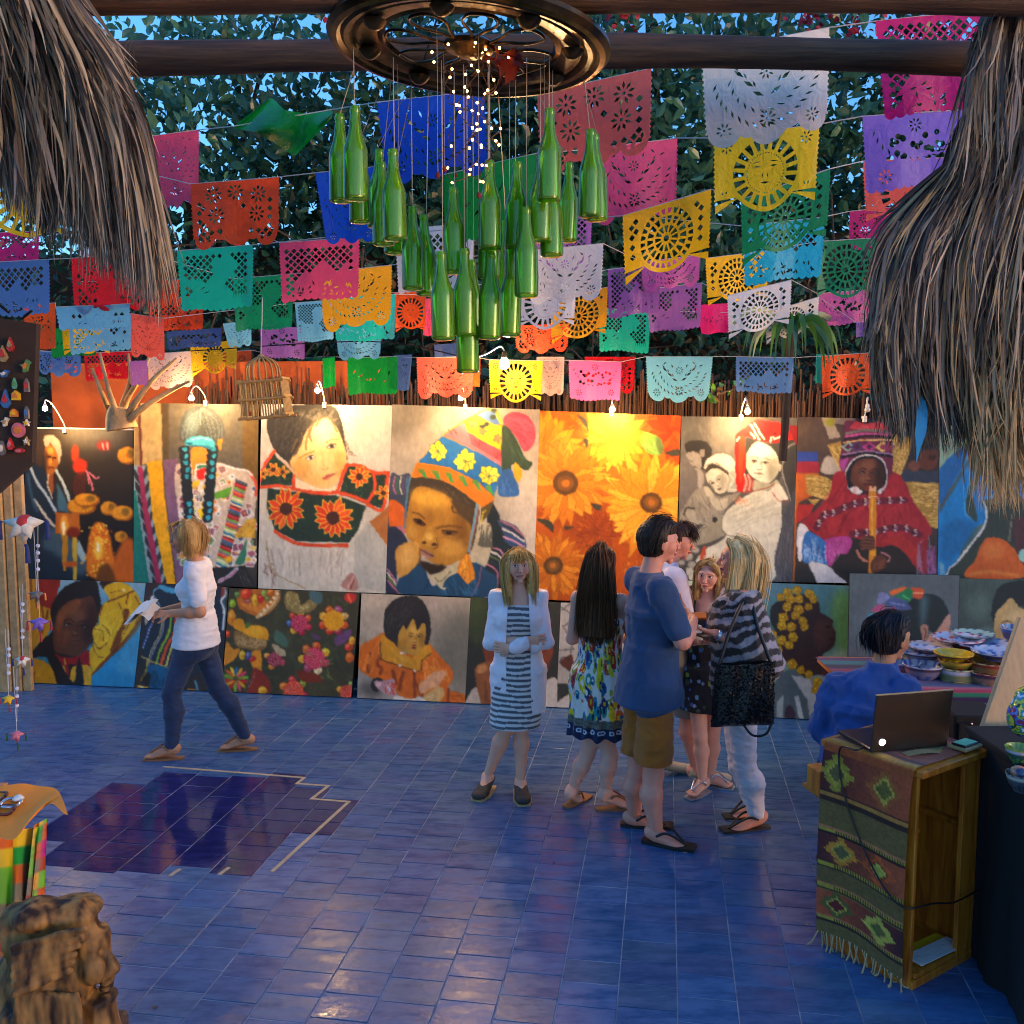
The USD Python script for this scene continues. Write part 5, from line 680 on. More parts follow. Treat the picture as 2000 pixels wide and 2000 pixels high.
def design(kind, A, seed):
    r = np.random.default_rng(seed); pi = math.pi; body = sbox(0, -A+.07, 1, 0); edge = []; holes = []; solid = None
    if kind in ('sun', 'wheel'):
        edge = [Polygon([(0, -A+.08), (0, -A), (.26, -A+.12)]), Polygon([(1, -A+.08), (1, -A), (.74, -A+.12)]), Point(.5, -A*.52).buffer(min(.5, A*.5), 12)]; body = sbox(0, -A+.12, 1, 0)
    elif kind in ('lobe', 'arch'): edge = [Point(.5, -A+.16).buffer(.17, 8), Point(.14, -A+.12).buffer(.13, 8), Point(.86, -A+.12).buffer(.13, 8), Point(.32, -A+.15).buffer(.09, 6), Point(.68, -A+.15).buffer(.09, 6)]; body = sbox(0, -A+.13, 1, 0)
    else: n = 11; edge = [Point((k+.5)/n, -A+.075).buffer(.052, 5) for k in range(n)]
    out = unary_union([body]+edge+[Point(x, -y).buffer(.012, 2) for x in (0, 1) for y in np.arange(.08, A-.1, .045)])
    inner = out.buffer(-.045)
    if kind == 'sun':
        x, y, R_ = .5, -A*.52, min(.47, A*.48); holes += [wedge(x, y, R_*.62, R_*.93, 2*pi*k/20, .2) for k in range(20)]
        for k in range(40): holes.append(Point(x+R_*.53*math.cos(2*pi*k/40), y+R_*.53*math.sin(2*pi*k/40)).buffer(.006, 2))
        for sx in (-1, 1): holes += [slit(x+sx*.08, y+.06, .07, .018, 0), slit(x+sx*.08, y+.1, .09, .01, sx*-.2), slit(x+sx*.025, y-.02, .05, .012, 1.4*sx)]
        holes += [slit(x, y-.085, .1, .022, 0)]; disc = Point(x, y).buffer(R_, 12)
        for cx, cy in ((.12, -.1), (.88, -.1), (.1, -A+.14), (.9, -A+.14)): holes += flower(cx, cy, .07, 7)
    elif kind == 'wheel':
        x, y, R_ = .5, -A*.52, min(.42, A*.46); disc = Point(x, y).buffer(R_+.03, 12); holes += diamonds(inner.difference(disc), .1, .034)
        for r0, r1, n in ((.2, .42, 12), (.5, .72, 18), (.8, .97, 26)): holes += [wedge(x, y, R_*r0, R_*r1, 2*pi*k/n, 4.4/n) for k in range(n)]
        holes.append(Point(x, y).buffer(R_*.1, 4))
    elif kind == 'swan':
        nk = LineString(spline([(.42, -A*.62), (.56, -A*.5), (.52, -A*.32), (.6, -A*.22), (.7, -A*.27), (.68, -A*.38)], 6)).buffer(.045); sw = unary_union([nk, affinity.scale(Point(.42, -A*.72).buffer(.2, 10), 1.25, .8*A), Polygon([(.2, -A*.7), (.1, -A*.5), (.34, -A*.58)]), sbox(0, -A, 1, -A*.82)]).buffer(.012)
        holes += diamonds(inner.difference(sw), .086, .031); holes += [slit(.75+.035*k, -A*.72, .16, .016, 1.57+.1*(k-3)) for k in range(6)]+[slit(.1+.09*k, -A*.9, .05, .02, r.uniform(0, 3)) for k in range(9)]+[slit(.3, -A*.62, .12, .018, .5), slit(.36, -A*.68, .1, .016, .4)]
    elif kind == 'lat':
        m = unary_union([affinity.scale(Point(.52, -A*.74).buffer(.26, 8), 1.3, .8*A), Polygon([(.1, -A), (.3, -A*.5), (.4, -A*.6), (.55, -A*.35), (.66, -A*.62), (.85, -A*.42), (.95, -A)])])
        holes += diamonds(inner.difference(m), .09, .033); holes += [slit(r.uniform(.1, .9), -A*r.uniform(.68, .92), r.uniform(.05, .1), .024, r.uniform(0, 3)) for _ in range(26)]
    elif kind == 'lobe':
        m = unary_union([Point(.25, -.2*A).buffer(.13), Point(.5, -.17*A).buffer(.13), Point(.76, -.22*A).buffer(.13), Point(.28, -.52*A).buffer(.13), Point(.74, -.52*A).buffer(.13), Polygon([(.36, -A), (.4, -A*.5), (.6, -A*.5), (.66, -A)])])
        holes += diamonds(inner.difference(m), .09, .032)
        for x, y in ((.25, -.2), (.5, -.17), (.76, -.22), (.28, -.52), (.74, -.52)): holes += flower(x, y*A, .11, 9)
        holes += arc(.2, -A+.17, .13, .1, 3.3, 6.1, 5, .07, .03, 1.6)+arc(.8, -A+.17, .13, .1, 3.3, 6.1, 5, .07, .03, 1.6)
    elif kind == 'arch':
        holes += arc(.5, -A*.3, .42, .52*A, 3.3, 6.12, 18, .075, .02, .9)+arc(.5, -A*.3, .3, .38*A, 3.3, 6.1, 12, .07, .018, .9); holes += sum([[slit(.5+k*(.07+.075*q), -A*(.5-.11*q), .10, .032, k*(.5+.12*q)), slit(.5+k*(.10+.07*q), -A*(.40-.09*q), .06, .018, k*(1.2-.1*q))] for k in (-1, 1) for q in range(3)], [])+flower(.5, -A*.3, .07); holes += flower(.5, -A*.76, .08)+flower(.14, -A+.13, .075)+flower(.86, -A+.13, .075)
        holes += [slit(.5+.11*k, -.1-.04*(k % 2), .07, .02, 1.2*k) for k in (-3, -2, -1, 1, 2, 3)]
    elif kind == 'dot':
        for k in range(26): holes.append(Point(r.uniform(.2, .8), -A*r.uniform(.25, .58)).buffer(r.uniform(.018, .032), 3))
        holes += arc(.5, -A*.1, .42, .5*A, 3.4, 6., 14, .07, .018)+flower(.18, -A*.78, .08)+flower(.82, -A*.78, .08)+flower(.5, -A*.15, .08)
    else: holes += [slit(.15+.1*k+r.normal(0, .02), -A*(.3+.35*r.random()), .1, .03, r.uniform(.4, 1.2)) for k in range(8)]
    pl = out.difference(unary_union([h for h in holes if h.is_valid]).intersection(inner)); tri_v, tri_f, n0 = [], [], 0
    for k in range(6):      # strips, so that the sheet can billow
        for g in getattr(pl.intersection(sbox(k/6-.02*(k == 0), -3, (k+1)/6+.02*(k == 5), 1)), 'geoms', None) or [pl.intersection(sbox(k/6-.02*(k == 0), -3, (k+1)/6+.02*(k == 5), 1))]:
            if g.geom_type != 'Polygon' or g.area < 1e-5: continue
            v, f = trimesh.creation.triangulate_polygon(g, engine='earcut'); tri_v.append(v); tri_f.append(f+n0); n0 += len(v)
    return np.vstack(tri_v), np.vstack(tri_f)
dcache = {}
WORDS = dict(sun='a sun face', wheel='a spoked wheel', swan='a swan', lat='lattice', lobe='flowers', arch='garlands', dot='dots', plain='slits')
flag_at = {}
def flag(n, c, kind, x0, y0, x1, y1, h, note, sk=0., tp=.03, d=None, amp=.05, dy=0., colour=None):
    w = math.hypot(x1-x0, y1-y0); A = round(h/w, 1); Y = d or 760/w; key = (kind, A)
    if key not in dcache: dcache[key] = design(kind, A, len(dcache)+3)
    uv, f = dcache[key]; r = np.random.default_rng(n*7+1); tl, tr = P(x0, y0, Y), P(x1, y1, Y+dy); W = np.linalg.norm(tr-tl); H = h/w*W/A
    u, v = uv[:, 0], -uv[:, 1]; k = v/A; uu = .5+(u-.5)*(1-2*tp*k); ph = r.uniform(0, 6.3)
    p = tl+(tr-tl)*uu[:, None]; p[:, 2] -= v*H*(1-.02*np.sin(6*u+ph)); p[:, 0] += sk*W*k
    p[:, 1] += amp*W*(np.sin(u*5.2+ph)*(.25+.75*k)+.5*k*np.sin(u*11+ph*2)+.6*np.sin(k*2.2)*math.cos(ph)); p[:, 2] += .012*W*np.sin(u*9+ph)*k
    flag_at[n] = (tl, tr)
    obj('paper_banner', (p, f), 'paper_'+c, smooth=True, label=f'{colour or COL[c]} cut paper banner with {WORDS[kind]}, {note}', cat='banner', group='cut paper banners strung overhead', loc=(tl+tr)/2)
COL = dict(pink='pink', rose='rose pink', hot='hot pink', magenta='magenta', coral='coral', salmon='salmon', red='red', orange='orange', tang='orange red', yellow='yellow', lemon='lemon yellow', gold='golden', green='green', jade='dark green', teal='teal', turq='turquoise', cyan='cyan', sky='light blue', blue='deep blue', steel='dusty blue', navy='navy', lav='lavender', purple='purple', orchid='orchid', white='white', cream='cream', violet='violet')
FL = [
 (1, 'pink', 'arch', 283, 268, 388, 254, 138, 'twisted, right beside the left thatch', .1, .16, 4.5), (3, 'blue', 'arch', 737, 200, 945, 178, 155, 'just behind the hanging fairy lights', .06),
 (4, 'salmon', 'lobe', 1049, 184, 1272, 134, 158, 'the large one below the right rim of the disc', .02), (5, 'white', 'arch', 1372, 102, 1620, 54, 190, 'the largest white one, crossed by the log beam', .04, .03, 3.25), (6, 'hot', 'lat', 1709, 42, 1925, 18, 190, 'crossed by the beam beside the right thatch', .09, .03, 3.25),
 (7, 'yellow', 'sun', -40, 306, 125, 300, 155, 'cut by the left edge under the thatch', 0), (8, 'tang', 'lobe', 373, 360, 545, 346, 124, 'hanging alone below the crumpled green one'), (9, 'blue', 'arch', 616, 338, 735, 326, 138, 'left of the leftmost hanging bottles', .07, .1, 4.4),
 (10, 'green', 'plain', 864, 342, 1047, 300, 140, 'plain sheet behind the middle of the bottles'), (11, 'rose', 'arch', 1150, 292, 1323, 270, 145, 'between the salmon and the sun banner', .02), (12, 'lemon', 'sun', 1396, 270, 1600, 243, 146, 'under the large white banner'),
 (13, 'lav', 'dot', 1684, 228, 1890, 214, 150, 'close to the right thatch', .03), (14, 'magenta', 'lat', -30, 456, 76, 452, 62, 'partly hidden under the far left thatch', 0, .03, 5.4, .05, 0, 'crimson'), (15, 'white', 'arch', 145, 370, 290, 360, 140, 'seen through the left thatch fringe'),
 (16, 'teal', 'swan', 345, 490, 494, 479, 122, 'left of the pink lattice banner'), (17, 'rose', 'lat', 546, 475, 702, 463, 118, 'right of the teal swan'), (18, 'white', 'lat', 772, 450, 926, 435, 128, 'behind the left part of the bottle cluster'),
 (19, 'purple', 'swan', 1022, 425, 1156, 413, 110, 'behind the right part of the bottle cluster'), (20, 'yellow', 'wheel', 1216, 422, 1389, 370, 132, 'below the rose garland banner', .01), (21, 'jade', 'wheel', 1447, 391, 1622, 330, 128, 'hanging behind the lemon sun', .0), (22, 'coral', 'sun', 1686, 315, 1850, 308, 118, 'behind the lavender one by the right thatch', .04),
 (23, 'steel', 'lat', -50, 515, 96, 507, 108, 'at the left edge above the dark ornament board'), (24, 'red', 'lobe', 140, 505, 285, 495, 106, 'below the white one in the left thatch'), (25, 'tang', 'arch', 286, 548, 350, 547, 50, 'small, under the tip of the left thatch', 0, .03, 6.4),
 (26, 'jade', 'swan', 455, 545, 572, 535, 105, 'between the teal swan and the pink lattice'), (27, 'gold', 'arch', 627, 533, 765, 518, 112, 'below the pink lattice banner'), (28, 'white', 'arch', 1030, 490, 1178, 476, 105, 'right of the bottles, the upper of two'),
 (29, 'purple', 'lat', 1187, 527, 1290, 515, 96, 'right of the two white ones', .0, .03, 6.6), (30, 'orchid', 'arch', 1253, 512, 1368, 498, 58, 'short, just under the yellow wheel'), (31, 'purple', 'swan', 1262, 565, 1371, 553, 88, 'below the orchid one', .03, .06), (32, 'yellow', 'wheel', 1378, 505, 1500, 490, 90, 'left of the cyan one', .02),
 (33, 'cyan', 'lat', 1452, 442, 1610, 424, 118, 'below the dark green wheel'), (34, 'jade', 'wheel', 1597, 472, 1713, 465, 108, 'right of the cyan one'), (35, 'magenta', 'lobe', 1660, 413, 1770, 402, 76, 'half behind the right thatch'), (36, 'orchid', 'dot', 1597, 574, 1704, 565, 66, 'low beside the right thatch'),
 (37, 'violet', 'dot', 1672, 630, 1720, 628, 30, 'tiny, beside the right thatch', 0, .03, 7.), (38, 'white', 'wheel', 1421, 578, 1546, 547, 84, 'left one of the pair above the palm'), (39, 'white', 'wheel', 1496, 612, 1599, 580, 62, 'right one of the pair above the palm', 0, .03, 7.), (40, 'hot', 'plain', 1358, 596, 1426, 592, 58, 'rotated, left of the white pair', .1, .1, 7.2, .08, 0, 'crimson pink'),
 (41, 'teal', 'swan', 1169, 602, 1270, 608, 84, 'below the purple lattice one'), (42, 'white', 'sun', 1006, 548, 1125, 540, 94, 'the lower of two right of the bottles'), (43, 'gold', 'wheel', 1075, 582, 1187, 561, 88, 'behind the lower white one'), (44, 'tang', 'lobe', 1006, 636, 1111, 632, 54, 'red toned and low beside the bare bulb', 0, .03, 7.3, .05, 0, 'brick red'),
 (45, 'orange', 'sun', 770, 572, 832, 568, 76, 'left of the lowest bottles', 0, .03, 6.6), (46, 'rose', 'arch', 826, 584, 850, 582, 76, 'a narrow sliver beside the lowest bottles', 0, .0, 6.8), (47, 'orange', 'dot', 45, 596, 108, 592, 88, 'right of the dark ornament board', 0, .03, 6.5),
 (48, 'sky', 'swan', 108, 600, 254, 594, 50, 'the upper of two under the red one'), (49, 'sky', 'lat', 135, 624, 256, 614, 70, 'the lower of two under the red one', 0, .03, 6.2, .05, 0, 'pale cyan'), (50, 'yellow', 'sun', 122, 642, 215, 640, 50, 'behind the pale cyan one', 0, .03, 6.6), (51, 'green', 'plain', 98, 642, 188, 638, 58, 'behind the yellow sun at the left', 0, .03, 7.),
 (52, 'coral', 'arch', 250, 612, 320, 622, 82, 'curling below the left thatch tip', .03, .05, 6.6), (53, 'tang', 'lat', 290, 586, 397, 578, 66, 'below the teal swan to the left', 0, .03, 6.8), (54, 'navy', 'lat', 326, 648, 433, 640, 38, 'under the orange red lattice one'), (55, 'sky', 'arch', 435, 632, 490, 626, 48, 'folded, left of the birdcage', .08, .1, 7.2), (56, 'purple', 'dot', 507, 634, 594, 640, 64, 'just above the birdcage', .02),
 (57, 'sky', 'swan', 576, 592, 650, 586, 78, 'below the left corner of the gold one', .02, .03, 7., .05, 0, 'bright blue'), (58, 'turq', 'lat', 650, 580, 772, 575, 90, 'behind the gold garland one'), (59, 'sky', 'arch', 656, 640, 746, 638, 62, 'below the turquoise one', 0, .06, 7.3),
 (60, 'steel', 'lobe', 69, 685, 157, 690, 46, 'lowest string, beside the ornament board'), (61, 'red', 'lat', 165, 690, 257, 686, 55, 'lowest string at the left'), (62, 'purple', 'arch', 254, 705, 287, 704, 48, 'narrow, right of the lowest red one', 0, .03, 7.6), (63, 'cream', 'arch', 288, 692, 377, 686, 68, 'over the bulb of the second gooseneck lamp'), (64, 'yellow', 'sun', 372, 678, 463, 662, 58, 'right of the cream one'), (65, 'orange', 'lobe', 413, 690, 491, 684, 62, 'left of the birdcage on the lowest string'),
 (66, 'jade', 'plain', 567, 702, 638, 696, 66, 'shiny, right of the birdcage'), (67, 'green', 'plain', 630, 700, 654, 697, 58, 'sliver behind the shiny dark green one', 0, .03, 7.7), (68, 'green', 'plain', 678, 699, 777, 697, 74, 'glossy, over the girl in embroidered blouse'), (69, 'navy', 'dot', 770, 694, 805, 692, 70, 'narrow, right of the glossy green one', -.1, .1, 7.7), (70, 'coral', 'arch', 814, 699, 925, 697, 78, 'behind the lowest bottle'), (71, 'orange', 'dot', 906, 700, 938, 699, 56, 'sliver right of the lowest bottle', 0, .03, 7.7), (72, 'navy', 'plain', 848, 673, 895, 670, 28, 'small, behind the lowest bottles', 0, .03, 7.7),
 (73, 'yellow', 'sun', 955, 703, 1060, 705, 78, 'lit by the bare bulb'), (74, 'cream', 'arch', 1048, 697, 1102, 697, 74, 'behind the yellow one at the bare bulb', 0, .03, 7.6), (75, 'orchid', 'dot', 1111, 704, 1214, 707, 78, 'over the orange daisies'), (76, 'red', 'lobe', 1142, 697, 1241, 697, 70, 'behind the orchid one over the daisies', 0, .03, 7.7), (77, 'sky', 'arch', 1262, 697, 1392, 697, 86, 'the large one on the lowest string', 0, .05, 7.2), (78, 'steel', 'lat', 1438, 697, 1550, 699, 72, 'behind the palm fronds'), (79, 'teal', 'plain', 1594, 692, 1613, 691, 72, 'sliver by the lowest orange sun', 0, .03, 7.6), (80, 'orange', 'sun', 1605, 696, 1707, 689, 80, 'lowest string, beside the right thatch')]
for q in FL: flag(*q)
# the crumpled sheet: two twisted wings
r = np.random.default_rng(5); uu, vv = np.meshgrid(np.linspace(0, 1, 26), np.linspace(0, 1, 18), indexing='ij')
bx_ = np.array([[455, 247], [530, 190], [556, 215], [600, 222], [650, 216]]); lo = np.array([[462, 252], [500, 258], [545, 285], [575, 306], [648, 232]])
tt = np.linspace(0, 1, 5); top = np.stack([np.interp(uu, tt, bx_[:, k]) for k in (0, 1)], -1); bot = np.stack([np.interp(uu, tt, lo[:, k]) for k in (0, 1)], -1)
pp = top*(1-vv[..., None])+bot*vv[..., None]; V = np.array([[P(pp[i, j, 0], pp[i, j, 1], 4.0+.13*math.sin(uu[i, j]*9+vv[i, j]*2)+.08*math.sin(vv[i, j]*5+uu[i, j]*3)) for j in range(18)] for i in range(26)])
obj('paper_banner', (V.reshape(-1, 3), grid_faces(26, 18)), 'paper_green', smooth=True, label='bright green paper banner crumpled and twisted into a butterfly shape', cat='banner', group='cut paper banners strung overhead', loc=V[12, 0])
flag_at[2] = (P(455, 247, 4.0), P(650, 214, 4.0))
plain('cord', 'b8b4b0', .7)
STR = [([1, 2, 3, 4, 5, 6], 'topmost'), ([7, 8, 9, 10, 11, 12, 13], 'second highest'), ([15, 17, 20, 21, 22], 'third highest'), ([14, 16, 18, 19, 33, 35], 'one of the teal swan'), ([23, 24, 26, 27, 28, 30, 32, 34], 'one of the gold garland banner'), ([25, 53, 45, 42, 29, 31, 38, 36], 'one of the lower white sun banner'), ([47, 48, 52, 57, 58, 43, 41, 39, 37], 'one of the turquoise banner'), ([60, 61, 63, 65, 66, 68, 70, 73, 75, 77, 78, 80], 'lowest')]
for k, (ids, w) in enumerate(STR):
    pts = []
    for i in ids: pts += list(flag_at[i])
    a0 = pts[0]+(pts[0]-pts[1])*2.0; b0_ = pts[-1]+(pts[-1]-pts[-2])*2.0
    q = [a0]+[p+np.array([0, .004, .002]) for p in pts]+[b0_]
    obj('banner_string', tube(q, .0022, 4, False), 'cord', label=(w+' cord carrying cut paper banners across the courtyard') if len(w) < 16 else 'thin cord, the '+w, cat='cord')
# ================= log beams overhead
mk('old_log', {'tc': ('texture_coordinate', {}), 'mp': ('mapping', dict(scale=(2., 30., 30.))), 'n': ('noise_texture', dict(scale=1.5, detail=5., roughness=.65)), 'r': ('rgb_ramp', dict(ramp=[(.3, lin('2e2019')), (.5, lin('4a3424')), (.72, lin('6a4c34'))])), 'b': ('bump', dict(strength=.8, distance=.01)), 'p': ('principled_bsdf', dict(roughness=.7))},
   [('tc.object', 'mp.vector'), ('mp.vector', 'n.vector'), ('n.fac', 'r.fac'), ('r.color', 'p.base_color'), ('n.fac', 'b.height'), ('b.normal', 'p.normal')])
plain('dark_rope', '5a4632', .9)
def log(pts, Y, r, label, knots=()):
    q = spline([P(x, y, Y) for x, y in pts], 14); n = len(q); rr = np.random.default_rng(int(Y*100)); rad = r*(1+.06*np.sin(np.linspace(0, 14, n))+rr.normal(0, .012, n))
    t = thing('log_beam', label, 'beam', loc=q[0]); obj('trunk', tube(q, rad, 16), 'old_log', t, smooth=50)
    for k in knots: obj('rope_binding', [lathe([(r*1.03, -.004), (r*1.08, -.002), (r*1.08, .002), (r*1.03, .004)], 16).apply_transform(trimesh.transformations.rotation_matrix(math.pi/2, [0, 1, 0])).apply_translation(q[k]+np.array([.012*j, 0, 0])) for j in range(3)], 'dark_rope', t)
log([(150, 117), (660, 108), (1300, 100), (1990, 118)], 2.95, .046, 'dark log beam running behind the bronze disc from thatch to thatch', (3,))
log([(-60, -8), (700, -10), (1340, -12), (2060, -6)], 2.45, .042, 'topmost dark log beam along the upper edge of the picture')
# ================= bronze disc with bottles
mk('bronze', {'tc': ('texture_coordinate', {}), 'n': ('noise_texture', dict(scale=14., detail=5.)), 'r': ('rgb_ramp', dict(ramp=[(.3, lin('2e2216')), (.7, lin('6a5030'))])), 'rr': ('map_range', dict(from_min=.3, from_max=.7, to_min=.22, to_max=.42)), 'b': ('bump', dict(strength=.25, distance=.006)), 'p': ('principled_bsdf', dict(metallic=.9))},
   [('tc.object', 'n.vector'), ('n.fac', 'r.fac'), ('r.color', 'p.base_color'), ('n.fac', 'rr.value'), ('rr.result', 'p.roughness'), ('n.fac', 'b.height'), ('b.normal', 'p.normal')])
DC = P(917, 88, 2.6); DR = .362
disc = thing('chandelier', 'bronze ring chandelier with petal ironwork hanging under the log beams', 'chandelier', loc=DC)
ROLL = trimesh.transformations.rotation_matrix(.07, [0, 1, 0])
def dm(m): m = m.copy(); m.apply_transform(ROLL); m.apply_translation(DC); return m
prof = [(r_, z_*.6) for r_, z_ in [(.215, .012), (.222, -.004), (.235, .002), (.25, -.012), (.285, -.018), (.295, -.008), (.305, -.026), (.318, -.03), (.326, -.02), (.336, -.034), (.35, -.03), (.362, -.008), (.36, .012), (.3, .03), (.25, .03), (.215, .012)]]
obj('ring', dm(lathe(prof, 72)), 'bronze', disc, smooth=35); obj('hub', dm(lathe([(0, -.03), (.03, -.028), (.045, -.016), (.062, -.012), (.066, 0), (.05, .012), (0, .016)], 32)), 'bronze', disc, smooth=35)
for k in range(8):
    a0 = k*math.pi/4+.2; pt = [(.06, a0), (.11, a0-.16), (.16, a0-.26), (.205, a0-.17), (.214, a0), (.205, a0+.17), (.16, a0+.26), (.11, a0+.16), (.06, a0)]
    obj('petal_wire', dm(tube(spline([(r*math.cos(t), r*math.sin(t), -.004) for r, t in pt], 5), .0042, 6)), 'bronze', disc, smooth=True)
    b = a0+math.pi/8; obj('boss', dm(lathe([(0, -.036), (.012, -.034), (.022, -.026), (.03, -.014)], 14, (.268*math.cos(b), .268*math.sin(b), 0))), 'bronze', disc, smooth=True)
plain('iron', '1c1a18', .5, metal=.6)
for t in (0, 2.1, 4.2): obj('hanger', tube([DC+np.array([.3*math.cos(t), .3*math.sin(t), .02]), DC+np.array([0, .18, .42])], .003, 5), 'iron', disc)
dl = [dm(leaf_mesh(.05, .04).apply_transform(trimesh.transformations.random_rotation_matrix(np.array([.2*k % 1, .37*k % 1, .61*k % 1]))).apply_translation((.09+.02*math.sin(k*2.2), .03+.02*math.cos(k*1.7), -.03+.008*(k % 4)))) for k in range(14)]
plain('dried_flower', '7a2418', .8, .3, 20.); obj('dried_flower', dl, 'dried_flower', disc)
mk('green_glass', {'g': ('glossy_bsdf', dict(color=(.9, 1, .9), roughness=.06)), 't': ('transparent_bsdf', dict(color=(.5, .88, .16))), 'd': ('translucent_bsdf', dict(color=(.34, .66, .05))), 'd2': ('diffuse_bsdf', dict(color=(.24, .46, .04))), 'm1': ('mix_closure', dict(fac=.5)), 'm2': ('mix_closure', dict(fac=.34)), 'f': ('fresnel', dict(IOR=1.5)), 'm3': ('mix_closure', {})},
   [('d.BSDF', 'm1.closure1'), ('d2.BSDF', 'm1.closure2'), ('t.BSDF', 'm2.closure1'), ('m1.closure', 'm2.closure2'), ('m2.closure', 'm3.closure1'), ('g.BSDF', 'm3.closure2'), ('f.fac', 'm3.fac')], surface='m3.closure')
plain('wire', 'b8a890', .4, metal=.5)
BP = [(0, 0), (.022, .001), (.0295, .004), (.0315, .01), (.0315, .118), (.0302, .13), (.0235, .15), (.018, .168), (.0145, .19), (.0128, .218), (.0142, .22), (.0142, .227), (.0125, .229), (.0122, .235), (.0098, .235), (.0102, .2), (.018, .155), (.026, .13), (.0275, .115), (.0275, .012), (.02, .008), (0, .012)]
bot0 = lathe(BP, 20)
proto = UsdGeom.Xform.Define(stage, '/World/Looks/bottle_shape')
BT = [(666, 236, 400, 'outermost on the left, pale, behind its neighbour'), (695, 220, 396, 'highest of the left group, rim lit'), (703, 285, 440, 'half hidden behind the two leftmost bottles'), (737, 301, 450, 'pale, behind the group below the leftmost pair'), (749, 327, 484, 'left half of the overlapping pair before the deep blue banner'), (772, 304, 474, 'right half of the overlapping pair before the deep blue banner'), (770, 350, 501, 'showing only its foot under the overlapping pair'),
 (807, 413, 571, 'left of two before the white lattice banner'), (834, 427, 582, 'right of two before the white lattice banner'), (889, 375, 540, 'alone in front of the left edge of the green sheet'), (866, 500, 669, 'left of the three glowing bottles above the lowest one'), (908, 492, 661, 'middle of the three glowing bottles above the lowest one'), (957, 324, 492, 'rear one with tall neck before the green sheet'), (954, 385, 548, 'before the centre of the cluster, under a tall neck'),
 (956, 500, 667, 'right of the three glowing bottles above the lowest one'), (926, 520, 664, 'squeezed behind the middle glowing bottle'), (914, 566, 733, 'the lowest bottle of the whole cluster'), (1007, 327, 490, 'rear one on the right half of the green sheet'), (1007, 394, 553, 'front one on the right half of the green sheet'), (1028, 413, 585, 'right of the front one on the green sheet'), (988, 440, 588, 'narrow, behind the front one on the green sheet'),
 (1072, 223, 398, 'highest of the right group before the salmon banner'), (1078, 340, 506, 'under the highest bottle of the right group'), (1055, 310, 477, 'pale, peeking left of the right group'), (1107, 327, 477, 'thin and pale, right of the bottle under the highest one'), (1151, 265, 429, 'front one of the far right pair'), (1166, 275, 436, 'rear one of the far right pair'), (995, 500, 661, 'dark and dim beside the right glowing bottle')]
for i, (x, y0, y1, note) in enumerate(BT):
    Y = min(max(446/(y1-y0), 2.5), 3.0)+.0009*(i*37 % 60); b = P(x, y1-3, Y); rr = np.random.default_rng(i)
    t = thing('bottle', f'hanging green glass bottle, {note}', 'bottle', 'green bottles hung under the bronze disc', loc=b)
    m = bot0.copy(); m.apply_transform(trimesh.transformations.rotation_matrix(rr.normal(0, .02), [0, 1, 0])); m.apply_translation(b); obj('glass', m, 'green_glass', t, smooth=40)
    top = b+np.array([0, 0, .23]); dv = (top-DC)[:2]; dv = dv/max(np.linalg.norm(dv), 1e-6)*min(np.linalg.norm(dv), .33)
    obj('wire', tube([top, np.array([DC[0]+dv[0], DC[1]+dv[1], DC[2]-.02])], .0011, 4, False), 'wire', t)
# fairy lights
mk('fairy_glow', {'e': ('emission', dict(color=(1, .44, .11), strength=5.*LAMP))}, surface='e.emission')
fairy = thing('fairy_lights', 'string of warm fairy lights tumbling from the middle of the bronze disc', 'string lights', loc=DC)
rr = np.random.default_rng(8); bulb0 = trimesh.creation.icosphere(1, .0036)
for s in range(7):
    a = rr.uniform(0, 6.3); x0, y0 = DC[0]+rr.uniform(-.045, .055), DC[1]+rr.uniform(-.05, .05); L = rr.uniform(.2, .36); k = 14
    pts = np.array([[x0+rr.normal(0, .012)+.02*math.sin(q*.8+s), y0+rr.normal(0, .012), DC[2]-.02-L*q/k] for q in range(k+1)])
    obj('light_wire', tube(spline(pts, 3), .0012, 4, False), 'old_log', fairy)
    for q in range(0, k+1, 2):
        if rr.random() < .85: b = bulb0.copy(); b.apply_translation(pts[q]+rr.normal(0, .004, 3)); obj('bulb', b, 'fairy_glow', fairy)
for k in range(9):
    t = k*.7; b = bulb0.copy(); b.apply_translation(DC+np.array([.1*math.cos(t), .1*math.sin(t), -.03])); obj('bulb', b, 'fairy_glow', fairy)
for k in range(8):
    p = DC+np.array([rr.uniform(-.2, .25), rr.uniform(-.2, .2), rr.uniform(-.42, -.2)]); 
    obj('pod', trimesh.creation.icosphere(1, .006).apply_scale([1, .8, 1.4]).apply_translation(p), 'dried_flower', fairy)
    obj('pod_thread', tube([p, np.array([p[0], p[1], DC[2]-.02])], .0006, 3, False), 'wire', fairy)
